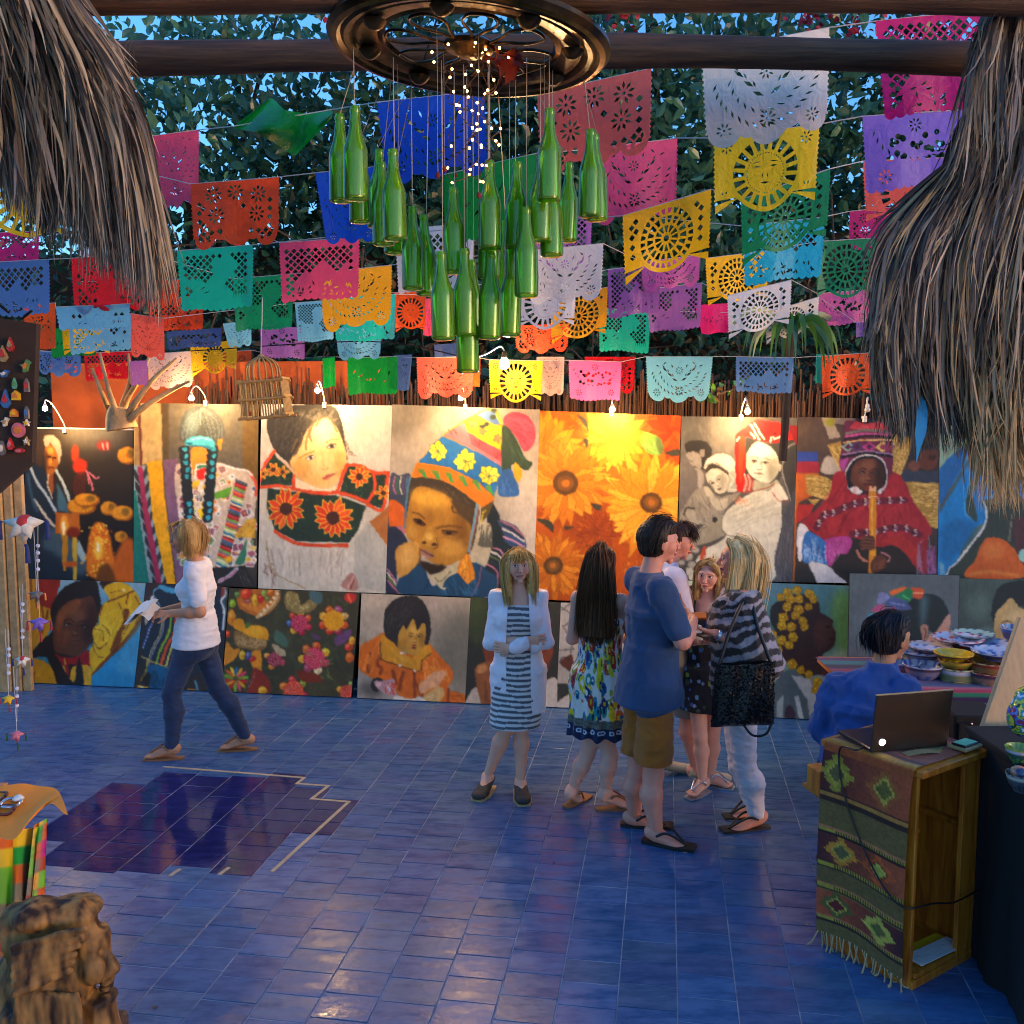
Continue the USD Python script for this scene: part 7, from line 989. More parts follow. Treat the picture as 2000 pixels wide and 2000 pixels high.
class Person:
    def __init__(s, label, x, y, H, face, look=None, tilt=0., skin_='fair', fem=True, child=False, loc=None, roll=0.):
        s.H, s.fem, s.bust = H, fem, 0. if child else 1.; s.F = unit([*face, 0]); s.L = V3(-s.F[1], s.F[0], 0); s.o = V3(x, y, 0); s.t = thing('person', label, 'person', loc=s.o)
        h = H; s.j = dict(pel=s.at(0, 0, .53*h), waist=s.at(0, .005, .615*h), chest=s.at(0, .012, .73*h), neck=s.at(0, -.01, .825*h))
        for k, n in ((1, 'l'), (-1, 'r')): s.j.update({'sh'+n: s.at(k*(.083 if fem else .096)*h, -.01, .805*h), 'hip'+n: s.at(k*.052*h, 0, .515*h), 'kn'+n: s.at(k*.05*h, .01, .285*h), 'an'+n: s.at(k*.05*h, -.01, .052*h), 'el'+n: s.at(k*.125*h, -.03, .63*h), 'wr'+n: s.at(k*.13*h, .04, .48*h)}); s.j['toe'+n] = s.j['an'+n]+s.F*.13*h/1.7*1.05-V3(0, 0, .052*h-.02)
        s.hh = .135*H*(1.06 if child else 1.); s.look = unit([*(look or face), 0]); s.tilt, s.roll, s.col = tilt, roll, lin(SKIN[skin_]); s.headc = s.at(0, .02, .925*h)
    def at(s, l, f, z): return s.o+s.L*l+s.F*f+V3(0, 0, z)
    def set(s, **k):
        for n, v in k.items(): s.j[n] = s.at(*v) if n != 'head' else None
        if 'head' in k: s.headc = s.at(*k['head'])
    def px(s, **k):
        for n, (x, y, Y) in k.items():
            if n == 'head': s.headc = P(x, y, Y)
            else: s.j[n] = P(x, y, Y)
    def frame(s):
        hf, c, q = s.look, math.cos(s.tilt), math.sin(s.tilt); f = hf*c+V3(0, 0, q); u = V3(0, 0, c)-hf*q; l = np.cross(u, f); cr, sr = math.cos(s.roll), math.sin(s.roll); return l*cr+u*sr, f, u*cr-l*sr
    def hp(s, x, y, z): l, f, u = s.frame(); return s.headc+(l*x+f*y+u*z)*s.hh
    def head(s):
        h, P_, ax = s.hh, s.hp, np.array(s.frame()); w = .95 if s.fem else 1.04; E_ = lambda c, r, k=.012: ell(P_(*c), np.array(r)*h, ax, k)
        q = [E_((0, -.07, .13), (.33*w, .41, .37)), ecap(P_(0, .07, .05), P_(0, .14, -.36), (.30*w*h, .28*h), (.16*w*h, .17*h), ax[0], .03), E_((0, .23, -.415), (.085*w, .075, .07)), E_((0, .27, .12), (.22, .10, .10), .02)]
        for k in (1, -1): q += [E_((k*.165, .2, -.1), (.11, .12, .12), .02), E_((k*.335*w, -.03, -.02), (.03, .085, .12), .006), E_((k*.135, .395, .035), (.085, .05, .04), -.012)]
        q += [cone(P_(0, .355, .05), P_(0, .44, -.12), .032*h, .05*h, .012), E_((.045, .40, -.13), (.03, .04, .028), .006), E_((-.045, .40, -.13), (.03, .04, .028), .006), E_((0, .335, -.235), (.10, .06, .026), .006), E_((0, .33, -.285), (.085, .06, .028), .006)]
        for k in (1, -1): q.append(E_((k*.135, .305, .035), (.068, .068, .052), .003))
        q.append(cone(P_(0, -.1, -.15), s.j['neck']+V3(0, 0, .01), .175*h*(1 if s.fem else 1.2), .20*h*(1 if s.fem else 1.25), .03)); return q
    def face_cols(s, v, lip='a84a48', brow='6a4a30', iris='30404a'):
        ax = np.array(s.frame()); q = (v-s.headc)@ax.T/s.hh; x, y, z = q.T; c = np.tile(s.col, (len(v), 1)); put = lambda m, k, a=1.: c.__setitem__(m, c[m]*(1-a)+lin(k)*a)
        n = meshkit.fbm(v*40, 2, 5)[:, None]; c *= .93+.14*n; f = y > .2; put(f & (np.hypot(abs(x)-.18, z+.1) < .10), 'd0705c', .28); put(f & (np.hypot(x/.8, z+.13) < .07), 'cc6a58', .2)
        put(f & (abs(z-.118-.02*np.cos(abs(x)*14)) < .018) & (abs(abs(x)-.14) < .085), brow, .75); e = np.hypot((abs(x)-.135)/.062, (z-.035)/.03); put(f & (e < 1.25), '5a3a30', .6); put(f & (e < .95), 'e4dfd8'); put(f & (np.hypot(abs(x)-.135, z-.04) < .03), iris); put(f & (np.hypot(abs(x)-.135, z-.04) < .014), '0a0808'); put(f & (abs(z-.066+(abs(x)-.135)**2*3) < .010) & (abs(abs(x)-.135) < .07), '2a1a14', .85)
        put((y > .25) & (np.hypot(x/.105, (z+.26)/.042) < 1), lip, .75); put((y > .25) & (abs(z+.26) < .008) & (abs(x) < .10), '5a2420', .8); put((np.hypot(x/.05, (z+.165)/.012) < 1) & (y > .25), '6a3428', .6); return np.clip(c, 0, 1)
    def torso(s, g=0.):
        h = s.H/1.7; j = s.j; L = unit(j['shl']-j['shr']); k = .03
        W = (.160, .112, .123, .088, .152, .108) if s.fem else (.158, .118, .148, .108, .178, .122); W = [w*h+g for w in W]
        q = [ecap(j['pel']-V3(0, 0, .03*h), j['waist'], W[0:2], W[2:4], L, k), ecap(j['waist'], j['chest'], W[2:4], W[4:6], L, k), ecap(j['chest'], (j['shl']+j['shr'])/2+V3(0, 0, .0), W[4:6], (.105*h+g, .066*h+g), L, k), cone(j['shl'], j['shr'], .040*h+g, .040*h+g, .03), cone((j['shl']+j['shr'])/2, j['neck'], .07*h+g, .052*h+g, .05)]
        for n in 'lr': q.append(cone(j['neck']-V3(0, 0, .02), j['sh'+n], .045*h+g, .036*h+g, .03))
        for n in 'lr': q.append(cone(j['pel']-V3(0, 0, .04*h), j['hip'+n]-V3(0, 0, .05*h)-s.F*.02, .10*h+g, .085*h+g, k))
        if s.fem: q += [ell(j['chest']+L*t*.065*h+s.F*((.046+.024*s.bust)*h)+V3(0, 0, -.01), [.060*h+g]*3, k=.035) for t in (1, -1)]
        return q
    def arm(s, n, g=0., upto=1., r=1.):
        h = s.H/1.7*r; a, b, c = s.j['sh'+n], s.j['el'+n], s.j['wr'+n]; m = 1. if s.fem else 1.18; q = [ell(a-V3(0, 0, .018), [.043*h*m+g]*3, k=.03)]
        t = min(upto*2, 1); q.append(cone(a, a+(b-a)*t, .046*h*m+g, (.046+(.036-.046)*t)*h*m+g, .02))
        if upto > .5: t = min((upto-.5)*2, 1); q += [cone(b, b+(c-b)*min(.35, t), .037*h*m+g, .040*h*m+g, .02), cone(b+(c-b)*min(.35, t), b+(c-b)*t, .040*h*m+g, (.026 if t > .9 else .033)*h*m+g, .02)]
        return q
    def leg(s, n, g=0., upto=1., gk=None):
        h = s.H/1.7; a, b, c = s.j['hip'+n], s.j['kn'+n], s.j['an'+n]; m = 1. if s.fem else 1.08; gk = g if gk is None else gk; t = min(upto*2, 1); q = [cone(a, a+(b-a)*t, .088*h*m+g, (.088-.039*t)*h*m+(g+(gk-g)*t), .03)]
        if upto > .5: t = min((upto-.5)*2, 1); bk = unit(np.cross(s.L, unit(c-b))); bk = bk if bk@s.F < 0 else -bk; m1 = b+(c-b)*min(.32, t)+bk*.018*h; q += [cone(b, m1, .047*h*m+gk, .053*h*m+gk, .02), cone(m1, b+(c-b)*t, .053*h*m+gk, (.053-.024*(t-.32)/.68 if t > .32 else .053)*h*m+gk, .025)]
        return q
    def foot(s, n):
        h = s.H/1.7; a, t = s.j['an'+n], s.j['toe'+n]; d = t-a; d[2] = 0; d = unit(d); sd = np.cross([0, 0, 1.], d); gr = min(a[2]-.05*h, t[2])-.0; heel = a-d*.035*h-V3(0, 0, max(a[2]-.055, .02)-.028) if a[2] < .12 else a-V3(0, 0, .03)-d*.02; q = [cone(a, heel, .034*h, .033*h, .02), cone(a-V3(0, 0, .01), t+V3(0, 0, .012)-d*.03, .034*h, .024*h, .03), ecap(heel, t-d*.01, (.03*h, .026*h), (.045*h, .018*h), sd, .02)]
        for k in range(5): q.append(cone(t+sd*(.036-.018*k)*h-d*.01, t+d*(.035-.006*abs(k-1))*h+sd*(.036-.018*k)*h, .0105*h, .009*h, .004))
        return q, heel, t, d, sd
    def hand(s, n, dirv, palm, curl=.5, spread=.25, sc=1.):
        """a palm with four fingers of unequal length and a thumb from its side; dirv: along the fingers, palm: its normal"""
        h = s.H/1.7*sc; w = s.j['wr'+n]; d = unit(dirv); p = unit(palm-d*(np.asarray(palm)@d)); sd = np.cross(d, p); sd = sd if (n == 'l') else -sd; q = [ecap(w, w+d*.085*h, (.024*h, .016*h), (.038*h, .013*h), sd, .012)]
        for k, L in enumerate((.072, .080, .075, .060)):
            b = w+d*.085*h+sd*(.029-.0195*k)*h; e = unit(d*math.cos(curl*.6)+p*math.sin(curl*.6)+sd*(1.5-k)*.06*spread); m = b+e*L*.48*h; e2 = unit(d*math.cos(curl*1.5)+p*math.sin(curl*1.5)); m2 = m+e2*L*.32*h; e3 = unit(d*math.cos(curl*2.2)+p*math.sin(curl*2.2)); q += [cone(b, m, .0088*h, .0082*h, .004), cone(m, m2, .0082*h, .0075*h, .004), cone(m2, m2+e3*L*.25*h, .0075*h, .0065*h, .004)]
        b = w+d*.03*h+sd*.026*h; e = unit(d*.62+sd*.7+p*.35*(.4+curl)); m = b+e*.042*h; q += [cone(b, m, .012*h, .0095*h, .008), cone(m, m+unit(d+p*curl*.8+sd*.15)*.034*h, .0095*h, .0075*h, .004)]; return q
    def build(s, arms='lr', legs='lr', feet='lr', hands=(), lo=.009, **fc):
        """the body: a coarse part and finely meshed head and hands of the same field, joined in one mesh"""
        j = s.j; q = s.torso(-.004)+sum([s.arm(n) for n in arms], [])+sum([s.leg(n) for n in legs], []); s.feet = {}
        m = [skin(q+[cone(s.hp(0, -.1, -.2), j['neck'], .17*s.hh, .2*s.hh*(1 if s.fem else 1.25), .03)], lo)]; m.append(skin(s.head(), .0042))
        for n in feet: fq, *s.feet[n] = s.foot(n); m.append(skin(fq, .0045))
        for n, a in hands: m.append(skin(s.hand(n, *a)+s.arm(n)[-1:], .0036, cut=lambda p, n=n: -((p-j['wr'+n])@unit(j['wr'+n]-j['el'+n]))-.05))
        cols = [np.tile(s.col, (len(k.vertices), 1))*(.93+.14*meshkit.fbm(np.array(k.vertices)*30, 2, 3)[:, None]) for k in m]; cols[1] = s.face_cols(np.array(m[1].vertices), **fc)
        obj('body', m, 'skin_colours', s.t, True, np.vstack(cols))
    def wear(s, name, prims, col, h=.008, cut=None, wob=None, mat='cloth_colours', **kw):
        m = skin(prims, h, cut, wob); v = np.array(m.vertices); c = col(v) if callable(col) else np.tile(lin(col), (len(v), 1)); c = c*(.94+.12*meshkit.fbm(v*60, 2, 9)[:, None]); return obj(name, m, mat, s.t, True, np.clip(c, 0, 1), **kw)
    def hair(s, prims, col, strands=(), h=.007, seed=0, w=.0017, cut=None, name='hair'):
        """a cap of hair with grooves, and locks laid over it; strands: (root, mid, tip, count, spread) in head units"""
        g = np.random.default_rng(seed); c0 = [lin(c) for c in col]; ax = np.array(s.frame()); gr = lambda p: .0035*np.sin(np.arctan2((p-s.headc)@ax[0], (p-s.headc)@ax[1]-.02)*46+6*meshkit.noise(p*18, seed))
        m = [skin(prims, h, cut, gr)]; C = []; v = np.array(m[0].vertices); t = meshkit.fbm(np.column_stack([v[:, 0]*70, v[:, 1]*70, v[:, 2]*6]), 3, seed)[:, None]*1.5-.25; C.append(np.clip(c0[0]*(1-t)+c0[1]*t, 0, 1))
        for root, mid, tip, n, sp in strands:
            for _ in range(int(n*2.2)):
                e = g.normal(0, sp*.8, 3); q = spline([s.hp(*(np.array(root)+e*.8)), s.hp(*(np.array(mid)+e)), s.hp(*(np.array(tip)+e*1.1+g.normal(0, .02, 3)))], 5); k = np.linspace(.7, 1, len(q)); k[-3:] *= [.8, .5, .15]; b = tube(q, w*g.uniform(.7, 1.5)*k, 4, False); m.append(b); x = g.random(); C.append(np.tile(c0[0]*(1-x)+c0[1]*x, (len(b.vertices), 1)))
        obj(name, m, 'hair_strands', s.t, True, np.vstack(C))
    def cap(s, g=.03, back=0.): E_ = lambda c, r: ell(s.hp(*c), np.array(r)*s.hh, np.array(s.frame()), .02); return [E_((0, -.09, .15), (.345+g, .415+g, .37+g)), E_((0, -.2-back, -.08), (.30+g, .26+g, .26))]
    def sandals(s, m, strap=True, th=.012):
        for n, (heel, t, d, sd) in s.feet.items():
            h = s.H/1.7; z = min(heel[2]-.030, t[2]-.016)*h; z0 = max(.004, t[2]-.03); pts = [heel-d*.04*h+sd*k for k in (-.022*h, .022*h)]+[t+d*.05*h+sd*k for k in (-.036*h, .038*h)]+[t-d*.04*h+sd*k for k in (-.046*h, .046*h)]
            q = shapely.MultiPoint([(p[0], p[1]) for p in pts]).convex_hull.buffer(.004); sole = trimesh.creation.extrude_polygon(q, th, engine='earcut'); sole.apply_translation([0, 0, z0]); obj('sandal_sole', sole, m, s.t)
            if strap: tp = t+d*.01+V3(0, 0, .022*h); obj('sandal_strap', [tube(spline([tp, (tp+heel)/2+sd*k*.8+V3(0, 0, .038*h), heel+d*.045+sd*k+V3(0, 0, -.004)], 5), .0065*h, 6) for k in (-.046*h, .046*h)], m, s.t, smooth=True)
mk('hair_strands', {'a': ('attribute', dict(attribute='Cd')), 'p': ('principled_bsdf', dict(roughness=.5, specular_ior_level=.25))}, [('a.color', 'p.base_color')])
plain('sandal_black', '17130f', .5); plain('sandal_brown', '8a5a34', .6); plain('paper_white', 'dcd6cc', .7); plain('gold_metal', 'c8a050', .25, metal=.9); plain('silver', 'c8c8cc', .2, metal=.9); plain('black_plastic', '100f0f', .35)
zc = lambda z, s=1: (lambda p: s*(z-p[..., 2]))
def AND(*fs): return lambda p: np.max([f(p) for f in fs], 0)
def stripes(c0, c1, per, w=.5, wob=.012): return lambda v: np.where(((v[:, 2]+wob*np.sin(v[:, 0]*22+v[:, 2]*9)) % per/per < w)[:, None], lin(c0), lin(c1))
# --- A. woman walking to the left
a = Person('person walking left in white T-shirt and dark jeans carrying white papers', -2.22, 6.71, 1.68, (-1, -.05), tilt=.03, skin_='tan')
a.set(pel=(0, 0, .89), waist=(0, -.015, 1.03), chest=(0, -.03, 1.21), neck=(0, -.015, 1.395), head=(0, .05, 1.555), shl=(.135, -.04, 1.345), shr=(-.135, -.02, 1.345), ell=(.20, -.09, 1.07), wrl=(.10, .13, 1.045), elr=(-.19, .0, 1.06), wrr=(-.06, .2, 1.04), hipl=(.08, .01, .86), hipr=(-.08, -.01, .86), knl=(.07, .16, .47), anl=(.08, .17, .08), knr=(-.08, -.12, .46), anr=(-.08, -.31, .095), toel=(.08, .31, .03), toer=(-.08, -.17, .032))
a.build(hands=[('l', (a.F+V3(0, -.1, 0), V3(0, 0, -1)+a.L*-.6, .7)), ('r', (a.F, -V3(0, 0, 1), .6))])
a.wear('shirt', a.torso(.014)+a.arm('l', .018, .36)+a.arm('r', .018, .36)+[ecap(a.j['waist'], a.j['pel']-V3(0, 0, .09), (.15, .125), (.20, .165), a.L, .03)], 'd9d2d0', cut=AND(zc(.80), lambda p: p[..., 2]-1.40), wob=folds(.02, 6, 14, 3))
a.wear('jeans', a.leg('l', .006, 1., .014)+a.leg('r', .006, 1., .014)+[ecap(a.j['pel']+V3(0, 0, .06), a.j['pel']-V3(0, 0, .06), (.135, .10), (.15, .115), a.L, .03), ell(a.j['pel']-V3(0, 0, .10), (.13, .13, .10), k=.04)]+[cone(a.j['pel']-V3(0, 0, .04), a.j['hip'+n]-V3(0, 0, .06)-a.F*.02, .112, .10, .03) for n in 'lr'], lambda v: lin('26324a')*(.7+.9*meshkit.fbm(v*np.array([9, 9, 5]), 3, 4)[:, None]), cut=AND(zc(.085)), wob=folds(.014, 12, 20, 4))
a.sandals('sandal_brown'); a.hair(a.cap(.05)+[ell(a.hp(0, -.22, -.22), np.array([.36, .30, .32])*a.hh, np.array(a.frame()), .03)], ('8a5f30', 'caa05e'), [((0, .05, .5), (.3*k, -.15, .2), (.36*k, -.2+.1*i, -.5), 40, .06) for k in (1, -1) for i in (-1, 0, 1)]+[((0, -.2, .5), (0, -.52, .2), (0, -.42, -.5), 60, .1), ((0, .2, .5), (.1, .42, .38), (.26, .33, .2), 26, .04)], seed=1, cut=lambda p: (p-a.hp(0, .16, 0))@a.frame()[1])
w0 = a.j['wrl']+a.F*.10; t = thing('papers', 'white papers held by the walking woman', 'papers', loc=w0)
for k in range(3): obj('sheet', trimesh.Trimesh(*(lambda q: (np.array([w0+a.F*(.02+.15*u+.01*k)+V3(0, .12-.22*v, .02+.012*k+.05*math.sin(3*u+k)-.05*v) for u in np.linspace(0, 1, 6) for v in np.linspace(0, 1, 6)]), grid_faces(6, 6)))(0), process=False), 'paper_white', t, smooth=True)
# --- B. girl with crossed arms
b = Person('person in white cardigan and striped dress standing with arms crossed, looking up', .04, 6.0, 1.58, (-.05, -1), look=(.12, -1), tilt=.16, skin_='fair', roll=.04); b.bust = -.3
b.set(elr=(-.17, .045, .99), wrr=(.05, .15, 1.03), ell=(.175, .045, 1.0), wrl=(-.03, .165, .985), knr=(-.075, .05, .44), anr=(-.20, -.03, .10), toer=(-.235, .09, .03), knl=(.02, .03, .44), anl=(.015, .02, .085), toel=(.035, .15, .03), hipr=(-.07, 0, .80), hipl=(.06, 0, .80), shl=(.122, -.01, 1.275), shr=(-.122, -.01, 1.275), head=(0, .01, 1.462))
b.build(hands=[('r', (b.L*.9-b.F*.2, -b.F, .5)), ('l', (-b.L*.9-b.F*.2, -b.F, .6))], brow='a8783c', lip='b05850')
b.wear('dress', b.torso(.012)+[ecap(b.j['pel']-V3(0, 0, .02), b.at(-.025, .01, .43), (.155, .12), (.16, .125), b.L, .05)], stripes('cfccc8', '565a60', .034, .5, .004), .006, cut=AND(zc(.45), lambda p: p[..., 2]-1.235-.5*abs((p-b.o)@b.L)**2*0), wob=folds(.012, 10, 10, 5))
fr = lambda p: .075-np.abs((p-b.o)@b.L-.005)-.06*np.clip(p[..., 2]-1.05, 0, 1)
b.wear('cardigan', b.torso(.022)+b.arm('l', .012, .98)+b.arm('r', .012, .98)+[ecap(b.j['pel'], b.at(0, -.01, .55), (.17, .13), (.175, .13), b.L, .03)], 'ded8dc', .0065, cut=AND(zc(.545), lambda p: p[..., 2]-1.315, lambda p: np.where(((p-b.o)@b.F > .0) & (np.abs((p-b.o)@b.L) < .16) & ((p-b.o)@b.F < .155), fr(p), -1)), wob=folds(.018, 9, 6, 6))
for n in 'lr': heel, t, d, sd = b.feet[n]; h_ = skin([ecap(heel-d*.012-V3(0, 0, .004), t-d*.01, (.037, .034), (.05, .032), sd, .02), ell(t+d*.025+V3(0, 0, .002), (.048, .048, .026), k=.03)], .005, cut=AND(lambda p: .006-p[..., 2])); obj('shoe', h_, plain('shoe_grey', '2c2a28', .7) if n == 'l' else 'shoe_grey', b.t, smooth=True); q = shapely.MultiPoint([tuple((heel-d*.03+sd*k)[:2]) for k in (-.03, .03)]+[tuple((t+d*.06+sd*k)[:2]) for k in (-.03, .03)]+[tuple((t-d*.02+sd*k)[:2]) for k in (-.05, .05)]).convex_hull.buffer(.01); e = trimesh.creation.extrude_polygon(q, .012, engine='earcut'); e.apply_translation([0, 0, .004]); obj('sole', e, 'craft_tan', b.t)
b.hair(b.cap(.04)+[ecap(b.hp(k*.34, -.05, .1), b.hp(k*.33, .02, -.85), (.10*b.hh, .26*b.hh), (.12*b.hh, .17*b.hh), b.frame()[0], .03) for k in (1, -1)]+[ecap(b.hp(0, -.3, 0), b.hp(0, -.28, -.8), (.34*b.hh, .14*b.hh), (.36*b.hh, .12*b.hh), b.frame()[0], .03), ell(b.hp(0, .29, .36), np.array([.22, .10, .13])*b.hh, np.array(b.frame()), .02)], ('a0702c', 'e0b870'), [((.02*k, .0, .53), (.42*k, .02, .1), (.37*k, .1, -.95-.12*i), 46, .06) for k in (1, -1) for i in (0, 1, 2)]+[((0, .1, .52), (.05*k, .44, .36), (.08*k, .44, .17), 22, .05) for k in (-2.4, -1.2, 0, 1.2, 2.4)]+[((.2*k, -.3, .4), (.3*k, -.4, -.2), (.25*k, -.3, -.95), 40, .09) for k in (1, -1)], seed=2, cut=lambda p: np.maximum((p-b.hp(0, .42, 0))@b.frame()[1], np.minimum((p-b.hp(0, .16, 0))@b.frame()[1]+0*p[..., 0], np.minimum(.25*b.hh-np.abs((p-b.headc)@b.frame()[0]), .30*b.hh-(p-b.headc)@b.frame()[2]))))
# --- C. woman with very long brown hair, from behind
c = Person('person with very long brown hair in a colourful patterned dress seen from behind', .53, 5.77, 1.62, (.42, .9), skin_='rosy')
c.set(anl=(-.02, .16, .085), toel=(.04, .3, .03), knl=(.05, .06, .45), anr=(-.12, -.16, .085), toer=(-.16, -.03, .03), knr=(-.06, -.06, .45), head=(0, .04, 1.505), elr=(-.18, .1, 1.03), wrr=(-.05, .24, 1.05), ell=(.2, .05, 1.03), wrl=(.08, .24, 1.05))
c.px(anl=(1182, 1545, 5.74), toel=(1228, 1574, 5.76), anr=(1118, 1540, 5.82), toer=(1140, 1572, 5.92)); c.j['knl'] = P(1192, 1475, 5.76); c.j['knr'] = P(1146, 1475, 5.82)
c.build(hands=[('l', (c.F, -V3(0, 0, 1), .5)), ('r', (c.F, -V3(0, 0, 1), .5))])
def boho(v):
    k = lin(np.array([.87, .84, .78]))*np.ones((len(v), 1)); g = np.random.default_rng(12); k = lin('d8d0c2')*np.ones((len(v), 1)); u = np.column_stack([np.arctan2(v[:, 0]-c.o[0], v[:, 1]-c.o[1])*.17, v[:, 2]])
    for i in range(520):
        x, z, r, s_ = g.uniform(-.55, .55), g.uniform(.55, 1.35), g.uniform(.008, .026), g.uniform(1.2, 3.); m = np.hypot(u[:, 0]-x, (u[:, 1]-z)/s_); cc = ['1f4a86', '1a7a8a', 'b02a28', 'd8c020', '27345e', '8a9a30', '2a8a78', 'c8582a'][g.integers(8)]; k[m < r] = lin(cc); k[m < r*.45] = lin(['e8e0d0', '1a2a4a', 'c8b020'][i % 3])
    b1 = (v[:, 2] < .60) & (v[:, 2] >= .55); k[b1] = lin('5e5c50')*(.4+1.4*meshkit.noise(v[b1]*90)[:, None]); b0 = v[:, 2] < .55; k[b0] = lin('1b2442'); rr_ = np.hypot((u[:, 0] % .05)-.025, u[:, 1]-.525); k[b0 & (rr_ < .015) & (rr_ > .008)] = lin('c8ccd8'); return k
c.wear('dress', c.torso(.012)+[ecap(c.j['pel']+V3(0, 0, .02), c.at(0, .02, .46), (.165, .125), (.205, .185), c.L, .06)], boho, .006, cut=AND(lambda p: .475+.012*np.sin(np.arctan2(p[..., 0]-.53, p[..., 1]-5.77)*9)-p[..., 2], lambda p: p[..., 2]-1.20), wob=lambda p: .010*np.sin(np.arctan2(p[..., 0]-.53, p[..., 1]-5.77)*13)*np.clip((.9-p[..., 2])*3, 0, 1))
c.sandals('sandal_brown'); c.hair(c.cap(.05)+[ecap(c.hp(0, -.3, .1), c.hp(0, -.5, -1.9), (.36*c.hh, .26*c.hh), (.46*c.hh, .22*c.hh), c.frame()[0], .05)], ('3a2414', '6f4626'), [((.3*k, -.25, .35), (.42*k, -.5, -.6), (.5*k, -.62+.1*abs(k), -2.1+.2*abs(k)), 34, .08) for k in np.linspace(-1, 1, 13)]+[((0, -.05, .55), (.2*k, -.5, .25), (.4*k, -.7, -.9), 30, .08) for k in np.linspace(-1, 1, 9)], seed=3, w=.0021, cut=lambda p: (p-c.hp(0, .1, 0))@c.frame()[1])
# --- D. man in blue polo shirt
d = Person('person in blue polo shirt and orange brown shorts standing with back to the camera', .77, 5.32, 1.83, (.97, .24), look=(.97, .2), skin_='pink', fem=False, tilt=.02)
d.px(anl=(1240, 1598, 5.50), toel=(1296, 1617, 5.48), anr=(1283, 1628, 5.26), toer=(1338, 1658, 5.20), knl=(1246, 1505, 5.44), knr=(1276, 1515, 5.28)); d.set(head=(0, .05, 1.70)); d.px(elr=(1333, 1252, 5.10), wrr=(1352, 1212, 5.36), ell=(1340, 1250, 5.70), wrl=(1330, 1215, 5.40))
d.build(hands=[('r', (V3(-.1, .7, .1), V3(-1, 0, 0), .6)), ('l', (V3(-.4, -.6, .2), V3(-1, 0, 0), .6))], brow='3a2a1e')
d.wear('polo_shirt', d.torso(.016)+d.arm('l', .016, .40)+d.arm('r', .018, .40)+d.leg('l', .018, .14)+d.leg('r', .018, .14)+[ecap(d.j['waist'], d.j['pel']-V3(0, 0, .16), (.172, .135), (.205, .20), d.L, .03), cone(d.j['neck']-V3(0, 0, .03), d.j['neck']+V3(0, 0, .02)+d.F*.01, .078, .070, .02)], lambda v: lin('2c4262')*(.85+.35*meshkit.fbm(v*7, 3, 2)[:, None]), .007, cut=AND(lambda p: .78+.06*np.clip((p-d.o)@d.F*4, -1, 1)-p[..., 2], lambda p: p[..., 2]-1.545), wob=folds(.022, 6, 5, 8))
d.wear('shorts', d.leg('l', -.008, .5, .052)+d.leg('r', -.008, .5, .052)+[ecap(d.j['pel']+V3(0, 0, .04), d.j['pel']-V3(0, 0, .08), (.15, .12), (.165, .135), d.L, .02)], lambda v: lin('a35e1c')*(.8+.4*meshkit.fbm(v*12, 3, 3)[:, None]), .007, cut=AND(zc(.475)), wob=folds(.022, 9, 7, 9))
d.sandals('sandal_black', th=.02); d.hair(d.cap(.04)+[ell(d.hp(0, .12, .40), np.array([.30, .26, .14])*d.hh, np.array(d.frame()), .03)], ('120c08', '3a281a'), [((0, .2, .5), (.2*k, -.1, .52-.1*abs(k)), (.36*k, -.3, .05), 26, .08) for k in np.linspace(-1, 1, 9)]+[((.3*k, -.1, .2), (.37*k, -.18, .0), (.34*k, -.25, -.2), 34, .06) for k in (1, -1)], seed=4, cut=lambda p: np.maximum(np.minimum((p-d.hp(0, .05, 0))@d.frame()[1], -((p-d.hp(0, .0, .22))@d.frame()[2])), -((p-d.hp(0, 0, -.28))@d.frame()[2])))
# --- E. man in white shirt behind
e = Person('person in white polo shirt and beige loafers standing mostly behind the man in blue', 1.02, 6.25, 1.70, (1, .12), look=(.98, -.15), skin_='pink', fem=False, tilt=-.1)
e.set(head=(0, .06, 1.585)); e.px(elr=(1338, 1222, 6.02), wrr=(1330, 1186, 5.92), ell=(1345, 1215, 6.4), wrl=(1340, 1190, 6.2)); e.set(anr=(-.09, .18, .085), toer=(-.10, .33, .032), anl=(.09, .0, .085), toel=(.09, .15, .032), knr=(-.085, .12, .48))
e.build(hands=[('r', (V3(-.45, -.1, .9), V3(-.3, -.3, .2), 1.2)), ('l', (e.F, V3(0, 0, -1), .5))], brow='3a281c')
e.wear('white_shirt', e.torso(.016)+e.arm('l', .026, .46)+e.arm('r', .026, .46)+[cone(e.j['neck']-V3(0, 0, .03), e.j['neck']+V3(0, 0, .035), .078, .072, .02)], 'd4ccd4', .007, cut=AND(zc(.82), lambda p: p[..., 2]-1.46), wob=folds(.018, 6, 6, 2))
e.wear('shorts', e.leg('l', .01, .5, .05)+e.leg('r', .01, .5, .05)+[ecap(e.j['pel']+V3(0, 0, .04), e.j['pel']-V3(0, 0, .08), (.165, .13), (.18, .145), e.L, .05)], '8a8474', .008, cut=zc(.46))
plain('loafer', 'b8a888', .6)
for n in 'lr': heel, t, dv, sd = e.feet[n]; obj('loafer', skin([ecap(heel-dv*.012, t, (.040, .036), (.05, .032), sd, .02), ell(t+dv*.035, (.05, .05, .028), k=.03)], .005, cut=AND(lambda p: .005-p[..., 2])), 'loafer', e.t, smooth=True)
obj('watch', lathe([(.030, -.012), (.034, -.01), (.034, .01), (.030, .012)], 16).apply_transform(trimesh.geometry.align_vectors([0, 0, 1], e.j['wrr']-e.j['elr'])).apply_translation(e.j['wrr']-unit(e.j['wrr']-e.j['elr'])*.02), 'black_plastic', e.t)
